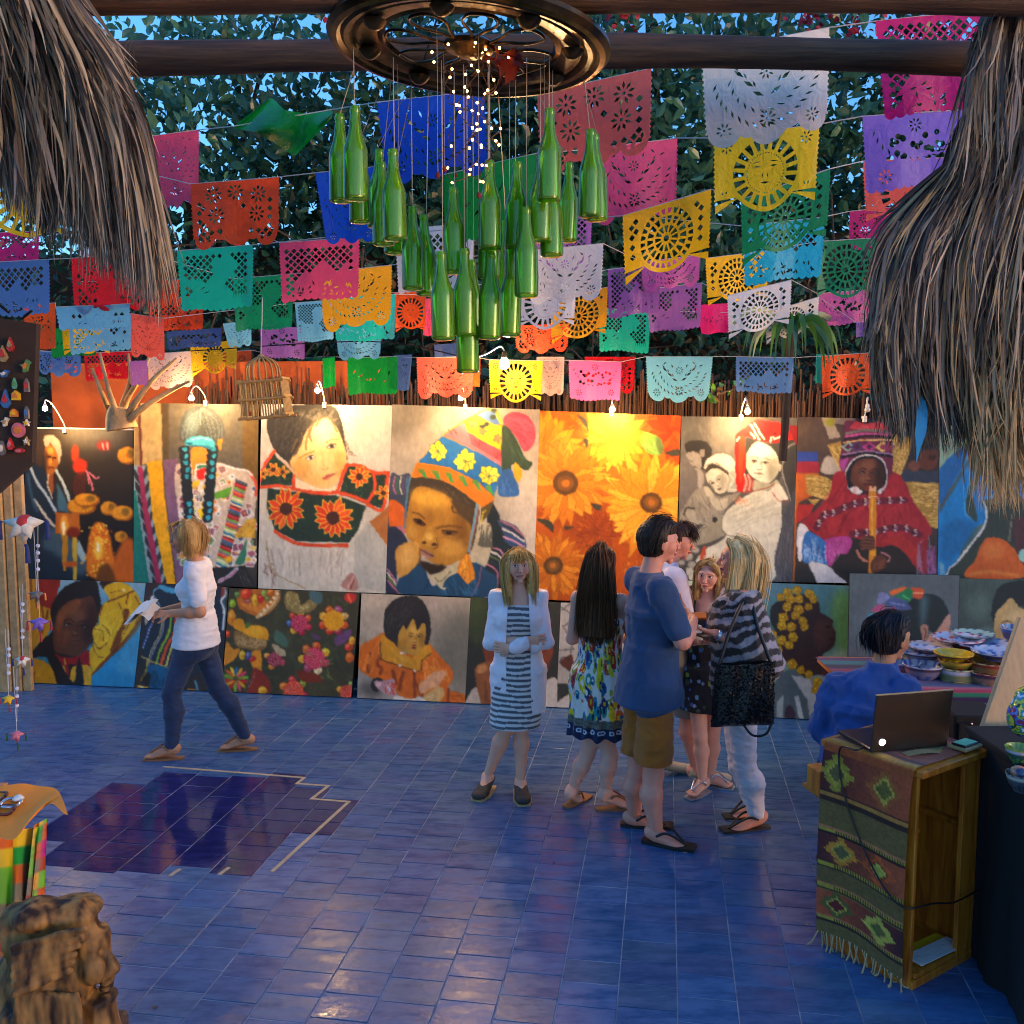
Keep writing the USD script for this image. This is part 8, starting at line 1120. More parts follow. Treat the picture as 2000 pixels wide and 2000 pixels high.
e.hair(e.cap(.045)+[ell(e.hp(0, .18, .36), np.array([.28, .24, .16])*e.hh, np.array(e.frame()), .03)], ('1c120c', '4a3020'), [((0, .1, .52), (.2*k, .32, .4), (.24*k, .43, .14), 26, .07) for k in np.linspace(-1, 1, 5)]+[((0, 0, .52), (.36*k, -.1, .2), (.36*k, -.15, -.15), 40, .09) for k in (1, -1)], seed=5, cut=lambda p: np.maximum(np.minimum((p-e.hp(0, .08, 0))@e.frame()[1], -((p-e.hp(0, .0, .20))@e.frame()[2])), -((p-e.hp(0, 0, -.25))@e.frame()[2])))
# --- F. fair girl in dark floral dress
f_ = Person('fair haired person in dark blue floral dress smiling between the two adults', 1.25, 6.09, 1.51, (-.35, -1), look=(-.45, -.9), skin_='rosy', roll=-.06)
f_.set(head=(0, .03, 1.395)); f_.px(elr=(1334, 1248, 6.0), wrr=(1385, 1252, 5.86), ell=(1440, 1240, 6.0), wrl=(1400, 1240, 5.85)); f_.px(anr=(1372, 1528, 5.98), toer=(1352, 1549, 5.92), anl=(1388, 1518, 6.12), toel=(1420, 1533, 6.08), knr=(1368, 1440, 6.0), knl=(1392, 1436, 6.1))
f_.build(hands=[('r', (V3(.9, -.2, .1), V3(0, 0, -1), .6)), ('l', (V3(-.9, -.3, 0), V3(0, 0, -1), .6))], brow='9a7040', lip='b85a58')
def flor(v):
    k = np.tile(lin('161a24'), (len(v), 1)); g = np.random.default_rng(6)
    for i in range(150): x, z, r = g.uniform(-.25, .25), g.uniform(.5, 1.2), g.uniform(.008, .022); m = np.hypot((v-f_.o)@f_.L+(v-f_.o)@f_.F*.4-x, v[:, 2]-z)+.008*meshkit.noise(v*60, i); k[m < r] = lin(['5a86b8', '2c5a9a', '7a9a30', '3a4a28', '8aa8c8'][i % 5])
    return k
f_.wear('dress', f_.torso(.012)+[ecap(f_.j['pel'], f_.at(0, .01, .52), (.16, .12), (.19, .15), f_.L, .05)], flor, .006, cut=AND(zc(.535), lambda p: p[..., 2]-1.15+.0*p[..., 0]), wob=folds(.016, 9, 5, 3)); obj('dress_strap', [tube(spline([f_.at(k*.06, .08, 1.12), f_.at(k*.08, .07, 1.2), f_.at(k*.08, -.02, 1.25), f_.at(k*.07, -.09, 1.15)], 5), .007, 6) for k in (1, -1)], 'sandal_black', f_.t, smooth=True)
f_.sandals('silver', th=.01); f_.hair(f_.cap(.035)+[ecap(f_.hp(k*.33, -.1, .0), f_.hp(k*.34, -.02, -.75), (.08*f_.hh, .2*f_.hh), (.10*f_.hh, .12*f_.hh), f_.frame()[0], .03) for k in (1, -1)], ('96703c', 'd8b474'), [((.02, .1, .50), (.38*k, -.1, .2), (.36*k, .05, -.8), 60, .06) for k in (1, -1)]+[((0, .2, .48), (.22*k, .32, .36), (.36*k, .1, .05), 30, .03) for k in (1, -1)]+[((0, -.3, .4), (0, -.45, -.2), (.1, -.3, -.8), 60, .15)], seed=6, cut=lambda p: np.maximum(np.minimum((p-f_.hp(0, .10, 0))@f_.frame()[1], -((p-f_.hp(0, .1, .33))@f_.frame()[2])), (p-f_.hp(0, .25, 0))@f_.frame()[1]))
# --- G. blonde woman in grey wrap
g_ = Person('blonde person in grey striped wrap and white trousers facing left', 1.31, 5.53, 1.71, (-1, .12), look=(-.98, .2), tilt=.10, skin_='pink')
g_.set(head=(0, .02, 1.575)); g_.px(ell=(1462, 1262, 5.33), wrl=(1398, 1238, 5.36), elr=(1420, 1255, 5.72), wrr=(1375, 1240, 5.55), anl=(1478, 1596, 5.47), toel=(1425, 1625, 5.44), anr=(1470, 1575, 5.64), toer=(1430, 1596, 5.63), knl=(1455, 1500, 5.47), knr=(1445, 1495, 5.60))
g_.build(hands=[('l', (V3(-.9, .0, .25), V3(0, .3, 1), .35)), ('r', (V3(-.9, -.2, .2), V3(0, 0, 1), .4))], brow='8a6a40')
g_.wear('white_trousers', g_.leg('l', .014, 1., .016)+g_.leg('r', .014, 1., .016)+[ecap(g_.j['pel']+V3(0, 0, .05), g_.j['pel']-V3(0, 0, .08), (.15, .12), (.165, .125), g_.L, .05)], 'd8d0d4', .007, cut=zc(.075), wob=folds(.016, 12, 18, 12))
zeb = lambda v: np.where((np.sin(v[:, 2]*95+6*meshkit.fbm(np.column_stack([v[:, 0]*9, v[:, 1]*9, v[:, 2]*5]), 3, 5)*2+((v-g_.o)@g_.F)*30) > .15)[:, None], lin('9a9296'), lin('37322f'))
g_.wear('grey_wrap', g_.torso(.03)+g_.arm('l', .035, .52)+g_.arm('r', .035, .5)+[ecap(g_.j['chest']+g_.L*.06, g_.at(.06, -.06, .95), (.20, .15), (.17, .20), g_.L, .06), cone(g_.j['shl'], g_.at(.16, -.12, 1.0), .07, .10, .06), cone(g_.at(.1, .08, 1.3), g_.at(.08, .11, .78), .08, .04, .05)], zeb, .0065, cut=AND(lambda p: .80+.4*np.clip(-((p-g_.o)@g_.F)-.02, 0, .3)-p[..., 2], lambda p: p[..., 2]-1.42), wob=folds(.035, 8, 4, 7))
g_.sandals('sandal_black'); g_.hair(g_.cap(.05)+[ecap(g_.hp(0, -.28, .1), g_.hp(.04, -.42, -1.35), (.36*g_.hh, .26*g_.hh), (.34*g_.hh, .14*g_.hh), g_.frame()[0], .04), ecap(g_.hp(.30, -.05, .1), g_.hp(.34, .02, -1.1), (.12*g_.hh, .22*g_.hh), (.12*g_.hh, .12*g_.hh), g_.frame()[0], .03)], ('b08848', 'ecd39a'), [((0, .05, .52), (.3*k, -.3, .25), (.32*k, -.32-.05*i, -1.0-.15*i), 44, .06) for k in (1, .3, -1) for i in (0, 1, 2)]+[((.1, .25, .46), (.34, .1, .1), (.38, .12, -.9), 40, .05), ((-.1, .25, .46), (-.34, .1, .1), (-.36, .12, -.9), 40, .05), ((0, -.3, .45), (0, -.6, -.1), (.05, -.55, -1.3), 110, .10)], seed=7, w=.0020, cut=lambda p: np.maximum(np.minimum((p-g_.hp(0, .10, 0))@g_.frame()[1], -((p-g_.hp(0, .2, .33))@g_.frame()[2])), (p-g_.hp(0, .3, 0))@g_.frame()[1]))
obj('bracelet', lathe([(.030, -.012), (.036, -.008), (.036, .008), (.030, .012)], 18).apply_transform(trimesh.geometry.align_vectors([0, 0, 1], g_.j['wrl']-g_.j['ell'])).apply_translation(g_.j['wrl']-unit(g_.j['wrl']-g_.j['ell'])*.02), 'silver', g_.t, smooth=40)
# bag, folder, booklet, phone
YB = 5.20; bq = [P(x, y, YB) for x, y in ((1398, 1298), (1512, 1292), (1512, 1415), (1388, 1420))]; bag = thing('tote_bag', 'black and gold sequined tote bag hanging from the blonde woman', 'bag', loc=bq[3]); n_, m_ = 40, 44; V, Cc = [], []; gg = np.random.default_rng(3)
for sd in (-1, 1):
    for i in range(n_):
        for jx in range(m_):
            u, v = jx/(m_-1), i/(n_-1); p = (bq[0]*(1-u)+bq[1]*u)*(1-v)+(bq[3]*(1-u)+bq[2]*u)*v; th = .075*(1-(2*u-1)**4)*(.45+.55*v)*min(1, (1-v)*8+.05); p[1] += sd*th+.010*math.sin(u*17+v*3)*(1-v*.5); V.append(p); Cc.append(lin('0c0a08'))
f1 = grid_faces(n_, m_); obj('body', trimesh.Trimesh(np.array(V), np.vstack([f1, f1[:, ::-1]+n_*m_]), process=False), 'black_plastic', bag, smooth=True)
mk('sequin', {'oi': ('geometry', {}), 'r': ('rgb_ramp', dict(ramp=[(0., lin('0d0a07')), (.4, lin('33270f')), (.7, lin('86642a')), (1., lin('e0b450'))])), 'p': ('principled_bsdf', dict(metallic=.35, roughness=.35))}, [('oi.random_per_island', 'r.fac'), ('r.color', 'p.base_color')])
sq = []
for k in range(1500):
    u, v = gg.random(), gg.random()*.93; p = (bq[0]*(1-u)+bq[1]*u)*(1-v)+(bq[3]*(1-u)+bq[2]*u)*v; p[1] -= .075*(1-(2*u-1)**4)*(.45+.55*v)*min(1, (1-v)*8+.05)-.010*math.sin(u*17+v*3)*(1-v*.5)+.003; nv = unit([gg.normal(0, .35), -1, gg.normal(0, .35)]); ax_ = unit(np.cross(nv, [0, 0, 1.])); az = np.cross(ax_, nv); an = np.arange(6)*math.pi/3; sq.append((p+.0055*(np.cos(an)[:, None]*ax_+np.sin(an)[:, None]*az)))
Vs = np.vstack(sq); Fs = np.vstack([np.array([[0, 1, 2], [0, 2, 3], [0, 3, 4], [0, 4, 5]])+6*k for k in range(len(sq))]); obj('sequins', trimesh.Trimesh(Vs, Fs, process=False), 'sequin', bag, kind='stuff')
obj('handle', tube(spline([bq[0]+V3(.02, 0, 0), P(1430, 1220, YB+.05), P(1462, 1165, YB+.12), P(1480, 1225, YB+.05), bq[1]-V3(.02, 0, 0)], 8), .010, 8), 'black_plastic', bag, smooth=True); obj('handle', tube(spline([P(1452, 1416, YB-.04), P(1470, 1436, YB-.06), P(1495, 1434, YB-.06), P(1508, 1412, YB-.04)], 6), .007, 8), 'black_plastic', bag, smooth=True)
o = P(1362, 1203, 5.72); obj('folder', rbx(o, (.24, .16, .012), .003, .1), 'craft_orange', label='flat orange edged folder held between the man and the blonde woman', cat='folder', loc=o)
o = P(1352, 1228, 5.34); t = thing('booklet', 'white leaflet with a dark picture in the blonde woman\'s hand', 'leaflet', loc=o); obj('sheet', trimesh.Trimesh(np.array([o+V3(-.055+.11*u, .02-.05*v, .045-.075*v-.03*u) for u in (0, .5, 1) for v in (0, .5, 1)]), grid_faces(3, 3), process=False), 'paper_white', t); obj('picture', bx(o+V3(.012, -.012, .012), (.04, .004, .03)), 'craft_tan', t)
o = P(1372, 1240, 5.30); obj('phone', rbx(o, (.07, .13, .009), .003, .4), 'black_plastic', label='dark phone lying in the blonde woman\'s open hand', cat='phone', loc=o)
# --- H. man seated behind the cabinet
h_ = Person('person in blue shirt with short black hair seated behind the laptop', 1.74, 4.72, 1.70, (.35, .93), look=(.9, .42), skin_='tan', fem=False)
h_.set(pel=(0, 0, .66), waist=(-.01, .0, .79), chest=(-.04, .03, .95), neck=(-.085, .06, 1.12), head=(-.125, .09, 1.295), shl=(.115, .04, 1.03), shr=(-.19, .02, 1.05), ell=(.19, .05, .82), wrl=(.14, .27, .84), elr=(-.24, .0, .82), wrr=(-.2, .22, .84), hipl=(.09, 0, .64), hipr=(-.09, 0, .64), knl=(.11, .40, .62), knr=(-.12, .40, .62), anl=(.11, .38, .32), anr=(-.12, .38, .32), toel=(.11, .5, .28), toer=(-.12, .5, .28))
h_.build(hands=[('l', (h_.F, V3(0, 0, -1), .5)), ('r', (h_.F, V3(0, 0, -1), .5))], brow='1a120c')
h_.wear('blue_shirt', h_.torso(.022)+h_.arm('l', .024, .95)+h_.arm('r', .024, .95)+[ecap(h_.j['waist'], h_.j['pel']-V3(0, 0, .06), (.175, .135), (.2, .16), h_.L, .05), cone(h_.j['neck']-V3(0, 0, .03), h_.j['neck']+V3(0, 0, .03), .082, .074, .02)], lambda v: lin('2c4c86')*(.8+.45*meshkit.fbm(v*8, 3, 2)[:, None]), .008, cut=AND(zc(.58), lambda p: p[..., 2]-1.185), wob=folds(.036, 9, 6, 4))
h_.wear('dark_trousers', h_.leg('l', .02)+h_.leg('r', .02), '1a1c26', .009, cut=zc(.33)); h_.hair(h_.cap(.05)+[ell(h_.hp(0, .12, .40), np.array([.30, .28, .14])*h_.hh, np.array(h_.frame()), .03)], ('08070a', '24222a'), [((.1*k, .15, .5), (.3*k, -.1, .45-.1*abs(k)), (.37*k, -.25, .0), 30, .09) for k in np.linspace(-1, 1, 9)]+[((0, -.1, .52), (.2*k, -.5, .25), (.22*k, -.45, -.25), 30, .08) for k in (-1, 0, 1)], seed=8, cut=lambda p: np.maximum(np.minimum((p-h_.hp(0, .05, 0))@h_.frame()[1], -((p-h_.hp(0, .0, .20))@h_.frame()[2])), -((p-h_.hp(0, 0, -.3))@h_.frame()[2])))
# ================= foreground left: table with cloths, carved head
mk('warm_wood', {'tc': ('texture_coordinate', {}), 'mp': ('mapping', dict(scale=(14., 14., 1.6))), 'n': ('noise_texture', dict(scale=2., detail=6., roughness=.6, distortion=.6)), 'r': ('rgb_ramp', dict(ramp=[(.3, lin('8e4610')), (.5, lin('c06a18')), (.72, lin('d8882a'))])), 'b': ('bump', dict(strength=.2, distance=.004)), 'p': ('principled_bsdf', dict(roughness=.42))},
   [('tc.object', 'mp.vector'), ('mp.vector', 'n.vector'), ('n.fac', 'r.fac'), ('r.color', 'p.base_color'), ('n.fac', 'b.height'), ('b.normal', 'p.normal')])
TZ = .90; Tt = lambda x, y: G(x, y, TZ)
ta = thing('display_table', 'wooden display table under orange and plaid cloths at the lower left', 'table', loc=(-2.15, 3.75, 0))
obj('tabletop', rbx((-2.42, 3.64, TZ-.03), (.84, .5, .04), .006, -.1), 'warm_wood', ta)
for x, y in ((-2.2, 3.55), (-2.7, 3.45), (-2.15, 3.95), (-2.7, 4.0)): obj('leg', rbx((x, y, .43), (.05, .05, .86), .004), 'warm_wood', ta)
def sheet(f, n, m, mat, name, parent=None, col=None, **kw):
    V = np.array([[f(i/(n-1), j/(m-1)) for j in range(m)] for i in range(n)]); U = np.array([[(i/(n-1), j/(m-1)) for j in range(m)] for i in range(n)]).reshape(-1, 2); return obj(name, (V.reshape(-1, 3), grid_faces(n, m)), mat, parent, True, None if col is None else col(U), **kw)
pe = spline([(-60, 1552), (30, 1531), (75, 1535), (108, 1540), (122, 1560), (133, 1592)], 8); pf = spline([(-60, 1600), (-20, 1628), (25, 1640), (62, 1600), (98, 1570), (126, 1590)], 8)
def orange(u, v):
    i = u*(len(pe)-1); k = int(min(i, len(pe)-2)); t = i-k; a = pe[k]*(1-t)+pe[k+1]*t; b = pf[k]*(1-t)+pf[k+1]*t; q = a*(1-v)+b*v; dz = .012*math.sin(u*9+v*4)*(.3+u); z = TZ+.006+max(dz, -.004)
    if u > .72: z = TZ+.01+.03*math.sin((u-.72)*6)-.0*v
    return G(q[0], q[1]+0, z)
sheet(orange, 40, 14, plain('orange_cloth', 'ff8808', .8, .05, 30., .1), 'orange_cloth', label='bright orange cloth spread over the table corner at lower left', cat='cloth', loc=Tt(60, 1560))
PL = ['e8a818', '7ac02a', '1f9a38', 'd8641c', '8a7a5a', 'c8187a', 'e8c020', 'b84a1c']
def plaid(U): i = (U[:, 0]*3.2).astype(int); j = (U[:, 1]*6.5).astype(int); c = np.array([lin(PL[k]) for k in (i*3+j*2+(i*j) % 3) % 8]); th = (np.abs((U[:, 1]*26) % 1-.5) < .06); c[th] *= .8; return c
def plaidf(u, v):
    a = np.array([-60+140*u, 1636-22*u]); b = np.array([-30+80*u, 1862-10*u]); q = a*(1-v)+b*v; Y = 3.40+.30*u+.05*math.sin(u*15)*(.3+v)+.02*math.sin(v*6); return P(q[0]+6*math.sin(u*15)*v, q[1], Y)
sheet(plaidf, 44, 40, 'cloth_colours', 'plaid_cloth', col=plaid, label='green yellow and orange plaid cloth hanging from the table front', cat='cloth', loc=P(20, 1640, 3.5))
def plaidg(u, v): a = np.array([66+26*u, 1612-14*u]); b = np.array([58+34*u, 1775-20*u]); q = a*(1-v)+b*v; return P(q[0]-10*v+5*math.sin(u*8)*v, q[1], 3.62+.25*u+.04*math.sin(u*9))
sheet(plaidg, 18, 30, 'cloth_colours', 'plaid_cloth', col=lambda U: plaid(np.column_stack([U[:, 0]*.6+.5, U[:, 1]*.8+.1])), label='second fold of plaid cloth around the table corner, mostly orange and pink', cat='cloth', loc=P(80, 1620, 3.7))
plain('dark_red_leather', '4a1418', .5)
for i, (x, y) in enumerate(((-8, 1556), (22, 1568), (8, 1582))):
    o = G(x, y, TZ+.012); m = tube(spline([o+[.035*math.cos(a), .05*math.sin(a), .004*math.sin(3*a)] for a in np.linspace(0, 6.28, 12)[:-1]], 4, True), .006, 6); obj('bracelet', m, ['dark_red_leather', 'silver', 'dark_red_leather'][i], smooth=True, label=['dark red bracelet at the left edge of the orange cloth', 'silver bracelet on the orange cloth nearest its right flap', 'dark red bracelet lowest on the orange cloth'][i], cat='bracelet', loc=o)
o = G(36, 1562, TZ+.012); obj('shell', lathe([(0, .02), (.012, .017), (.022, .006), (.02, 0), (0, 0)], 12, o), 'paper_white', smooth=True, label='small white shell among the jewellery on the orange cloth', cat='shell', loc=o)
# carved wooden head, facing right
HY = 3.15; hc = lambda x, y, dy=0.: P(x, y, HY+dy); X_ = V3(1, 0, 0)
q = [ell(hc(110, 1905), (.13, .12, .16), k=.03), ell(hc(70, 1930, .03), (.13, .13, .2), k=.04), ecap(hc(40, 1835, .02), hc(176, 1800), (.10, .13), (.05, .09), V3(0, 1, 0), .03), ell(hc(140, 1775, .04), (.10, .10, .030), k=.015), ell(hc(70, 1785, -.02), (.075, .09, .05), k=.02),
     ecap(hc(180, 1822), hc(190, 1905), (.075, .05), (.06, .05), V3(0, 1, 0), .02), ell(hc(192, 1838), (.03, .07, .02), k=.01), cone(hc(200, 1846), hc(222, 1892), .012, .022, .006), ell(hc(216, 1897), (.02, .03, .012), k=.005), ell(hc(203, 1862, -.035), (.02, .022, .014), k=-.008), ell(hc(203, 1862, .035), (.02, .022, .014), k=-.008), ell(hc(209, 1914), (.022, .036, .009), k=.004), ell(hc(208, 1925), (.022, .034, .009), k=.004), ell(hc(214, 1944), (.026, .036, .018), k=.008), ell(hc(180, 1895, -.06), (.04, .03, .05), k=.015), ecap(hc(192, 1945), hc(202, 2060), (.06, .05), (.10, .07), V3(0, 1, 0), .02), ecap(hc(80, 1940, .02), hc(90, 2130), (.16, .15), (.22, .2), V3(0, 1, 0), .05)]
for k in range(6): q.append(cone(hc(30, 1850+18*k, -.11-.01*k), hc(165-6*k, 1815+16*k, -.10), .016, .012, .010))
for k in range(9): q.append(cone(hc(36+14*k, 1945, -.13), hc(34+17*k, 2080, -.15), .014, .02, .008))
def carve(p): return .005*(np.abs(np.sin(p[..., 0]*90+7*meshkit.noise(p*np.array([7., 7., 3.]))))-.5)*np.clip((hc(60, 1925)[2]-p[..., 2])*9+.35, .2, 1)+.010*(meshkit.fbm(p*18, 3, 4)-.5)
m = skin(q, .006, wob=carve); v = np.array(m.vertices); t = meshkit.fbm(v*np.array([40, 40, 9.]), 3, 8)[:, None]
head = thing('carved_head', 'weathered carved wooden head with turban and beard facing right', 'sculpture', loc=(hc(110, 1950)[0], HY, 0)); obj('head', m, 'wood_colours', head, True, lin('2e1c0e')*(1-np.clip(t*2.4-.7, 0, 1))+lin('a4743a')*np.clip(t*2.4-.7, 0, 1))
obj('plinth', rbx((hc(110, 1950)[0], HY+.02, .13), (.34, .34, .26), .012), 'old_log', head)
# ================= foreground right: cabinet with woven rug and laptop
C0 = G(1780, 1935)[:2]; CA = np.array([-.565, .825]); CB = np.array([.825, .565]); AN = math.atan2(CB[1], CB[0]); CW, CD, CZ = .46, .45, .955
def cp(a, b, z): return V3(*(C0+CA*a+CB*b), z)
def cbx(a0, a1, b0, b1, z0, z1, bev=.003): return rbx(cp((a0+a1)/2, (b0+b1)/2, (z0+z1)/2), (b1-b0, a1-a0, z1-z0), bev, AN)
cab = thing('cabinet', 'open backed wooden cabinet draped with a woven rug at lower right', 'cabinet', loc=cp(.23, .2, 0))
for nm, q in (('side_panel', (.012, CW, .0, .022, .02, CZ-.03)), ('side_panel', (.0, CW, CD-.022, CD, .02, CZ-.03)), ('stile', (-.002, .02, CD-.125, CD-.023, .02, CZ-.032)), ('inner_back', (CW-.02, CW-.001, .023, CD-.023, .1, CZ-.032)), ('bottom_board', (.0, CW, .023, CD-.023, .04, .062)), ('plinth_rail', (-.004, .016, .0, CD, .0, .038)), ('top_board', (-.025, CW+.02, -.02, CD+.02, CZ-.03, CZ)), ('shelf_rail', (.03, CW-.03, CD-.06, CD-.024, .60, .622)), ('shelf_rail', (.03, CW-.03, .024, .06, .66, .68)), ('plinth_rail', (.0, CW, -.003, .020, .0, .03))): obj(nm, cbx(*q), 'warm_wood', cab)
def rugc(U):
    u, v = U.T; c = np.tile(lin('7a5a2a'), (len(u), 1)); put = lambda m, k: c.__setitem__(m, lin(k)); g = meshkit.noise(np.column_stack([u*40, v*150, 0*u]), 2)[:, None]
    for v0, v1, k in ((0, .2, '6a2418'), (.2, .22, 'b87a1c'), (.22, .25, 'a0481c'), (.41, .43, 'b0702c'), (.43, .455, '3a1c10'), (.455, .56, '6e5426'), (.585, .70, '6a2418'), (.72, .79, '6a5024'), (.815, .92, 'a04420'), (.945, 1.01, '6a5226')): put((v >= v0) & (v < v1), k)
    for vc in (.40, .57, .71, .80, .93): put(np.abs(v-vc) < .013, 'a88c28'); put(np.abs(v-vc-.010) < .004, '2a1610'); put(np.abs(v-vc+.012) < .004, 'b86a40'); put((np.abs(v-vc) < .008) & ((u*34) % 1 < .4), '3a2014')
    for v0, v1, cs in ((.25, .41, [(.18, '9a8424', '66562a'), (.72, 'a05420', '6a5a20')]), (.585, .70, [(.28, 'c87a20', '66562a'), (.70, 'c0501c', 'b8a840')]), (.815, .92, [(.24, '5a5420', '6a1c18'), (.72, 'b8a43c', '5c5a24')]), (.02, .18, [(.3, 'b87a20', '66562a'), (.75, 'a0441c', '8a7a2c')])):
        mid, hv = (v0+v1)/2, (v1-v0)/2; m = (v > v0) & (v < v1); c[m] = (lin('4a1a18')*(1-u[m, None])+lin('a84a24')*u[m, None]) if v0 < .7 else (lin('b04c24')*(1-u[m, None])+lin('3c1418')*u[m, None])
        for uc, k0, k1 in cs:
            d = np.abs(u-uc)/.20+np.floor(np.abs(v-mid)/hv*7)/7*.95; put(m & (d < 1-.16*((v*220) % 1 > .5)), k0); put(m & (d < .58), 'b89838' if k1 != 'b8a840' else '8a3418'); put(m & (d < .42), k1)
    return c*(.75+.5*g)
RT = CZ+.007
def rugf(u, v):      # over the top board, then down the side
    if v < .22: t = v/.22; return cp(.0+CW*(1-u)-.01+.02*u, CD+.01-(CD+.03)*t, RT+.002*math.sin(u*14+v*30))
    t = (v-.22)/.78; z = RT-.006-(RT-.075)*t*(1-.02*math.sin(u*5)); o = -.03-.010*math.sin(min(t*12, 1.57))-.008*math.sin(u*7+1)*t-.012*(1-t)*0; return cp(CW*(1-u)-.01+.02*u+.012*math.sin(t*3), o, z)
rug = thing('woven_rug', 'woven wool rug with olive bands and rust diamonds draped over the cabinet', 'rug', loc=cp(.23, -.03, .5))
sheet(rugf, 70, 190, 'cloth_colours', 'cloth', rug, rugc)
plain('fringe', 'b89a6c', .9); gg = np.random.default_rng(6)
for k in range(26): u = (k+.5)/26+gg.normal(0, .008); p = np.array(rugf(min(max(u, 0), 1), 1.)); L = gg.uniform(.06, .11); e = np.array([gg.normal(0, .02), gg.normal(0, .01), 0]); q = spline([p+[0, 0, .01], p+e*.5-[0, 0, L*.5], p+e+gg.normal(0, .006, 3)*[1, 1, 0]-[0, 0, min(L, p[2]-.008)]], 5); obj('fringe_strand', tube(q, np.linspace(.0035, .0045, len(q)), 5), 'fringe', rug, smooth=True)
for k in range(9): p = cp(CW*(k+.5)/9, CD+.02, CZ-.01); q = spline([p, p+[.015, .01, -.25], p+[.01*math.sin(k), 0, -.8]], 4); obj('fringe_strand', tube(q, .003, 4), 'fringe', rug)
# laptop
lb = (P(1686, 1487, 4.02)+P(1860, 1484, 4.12))/2; lx = unit(P(1860, 1484, 4.12)-P(1686, 1487, 4.02)); lx[2] = 0; lx = unit(lx); ly = V3(-lx[1], lx[0], 0); LW = .375; LB = V3(lb[0], lb[1], RT+.006)
lap = thing('laptop', 'open dark brown laptop seen from behind on the rug covered cabinet', 'laptop', loc=LB); mk('laptop_brown', {'tc': ('texture_coordinate', {}), 'n': ('noise_texture', dict(scale=900.)), 'r': ('rgb_ramp', dict(ramp=[(.3, lin('1c130d')), (.7, lin('2a1e15'))])), 'p': ('principled_bsdf', dict(roughness=.33, coat_weight=.3))}, [('tc.object', 'n.vector'), ('n.fac', 'r.fac'), ('r.color', 'p.base_color')])
def lbox(c, s, bev, tl=0.): m = rbx((0, 0, 0), s, bev); m.apply_translation(c); R_ = np.eye(4); R_[:3, 0], R_[:3, 1], R_[:3, 2] = lx, ly, [0, 0, 1]; T1 = trimesh.transformations.rotation_matrix(tl, [1, 0, 0]); m.apply_transform(T1); m.apply_transform(R_); m.apply_translation(LB); return m
obj('lid', lbox((0, 0, .132), (LW, .009, .258), .004, .10), 'laptop_brown', lap); obj('keyboard_base', lbox((0, .125, .012), (LW, .25, .02), .005), 'black_plastic', lap); obj('hinge_edge', lbox((0, .0, .262), (LW, .0115, .004), .0015, .10), 'craft_tan', lap)
mk('logo_glow', {'e': ('emission', dict(color=(.75, .85, 1), strength=1.3))}, surface='e.emission'); lg = trimesh.creation.cylinder(.0145, .002, sections=28); lg.apply_transform(trimesh.transformations.rotation_matrix(math.pi/2, [1, 0, 0])); lg.apply_translation((-LW/2+.05, -.0062, .048)); R_ = np.eye(4); R_[:3, 0], R_[:3, 1] = lx, ly
T1 = trimesh.transformations.rotation_matrix(.10, [1, 0, 0]); lg.apply_transform(T1); lg.apply_transform(R_); lg.apply_translation(LB); obj('logo_disc', lg, 'logo_glow', lap)
tx = meshkit.text_mesh('hp', .012, .0012, True); tx.apply_translation([-tx.bounds.mean(0)[0], -tx.bounds.mean(0)[1], 0]); tx.apply_transform(np.array([[1, 0, .0, 0], [0, 0, -1, 0], [0, 1, 0, 0], [0, 0, 0, 1.]])); tx.apply_transform(trimesh.transformations.translation_matrix((-LW/2+.05, -.0074, .048))); tx.apply_transform(T1); tx.apply_transform(R_); tx.apply_translation(LB); obj('logo_letters', tx, 'craft_blue', lap)
a_ = LB+lx*(-LW/2)+ly*.05+V3(0, 0, .008); pts = [a_, a_-lx*.05-ly*.02, np.array(rugf(.2, .23))-V3(*CB, 0)*.012, np.array(rugf(.30, .40))-V3(*CB, 0)*.010, np.array(rugf(.62, .62))-V3(*CB, 0)*.010, np.array(rugf(.98, .72))-V3(*CB, 0)*.012, cp(-.03, .09, .37), cp(-.03, .25, .33), cp(-.02, CD+.03, .33), cp(.06, CD+.1, .30)]
obj('power_cable', tube(spline(pts, 8), .0042, 6), 'black_plastic', smooth=True, label='thin black cable running from the laptop across the rug', cat='cable', loc=a_)
o = P(1884, 1472, 4.10); o[2] = RT+.02; t = thing('phone_stack', 'phone lying on a thin tan box at the right end of the cabinet', 'phone', loc=o); obj('box', rbx(o-V3(0, 0, .006), (.13, .09, .014), .003, AN), 'craft_tan', t); obj('phone', rbx(o+V3(0, 0, .006), (.11, .065, .009), .003, AN), 'black_plastic', t); obj('screen', rbx(o+V3(0, 0, .011), (.095, .055, .0015), .0004, AN), 'craft_teal', t)
o = cp(.10, .16, RT+.004); obj('paper_slip', trimesh.Trimesh(np.array([o+lx*(u*.16-.08)+ly*(v*.05-.025)+V3(0, 0, .008*math.sin(u*3.1)) for u in np.linspace(0, 1, 6) for v in (0, 1)]), grid_faces(6, 2), process=False), 'craft_tan', smooth=True, label='curled paper slip on the rug in front of the laptop', cat='paper', loc=o)
for k, (c_, nt) in enumerate((('paper_white', 'whitish paper folder lying on the bottom board inside the cabinet'), ('craft_yellow', 'yellow paper sheet under the folder inside the cabinet'))): o = cp(.05+.05*k, .24, .074-.006*k); obj('folder', rbx(o, (.30, .09, .005), .001, AN-.05), c_, label=nt, cat='folder', loc=o)
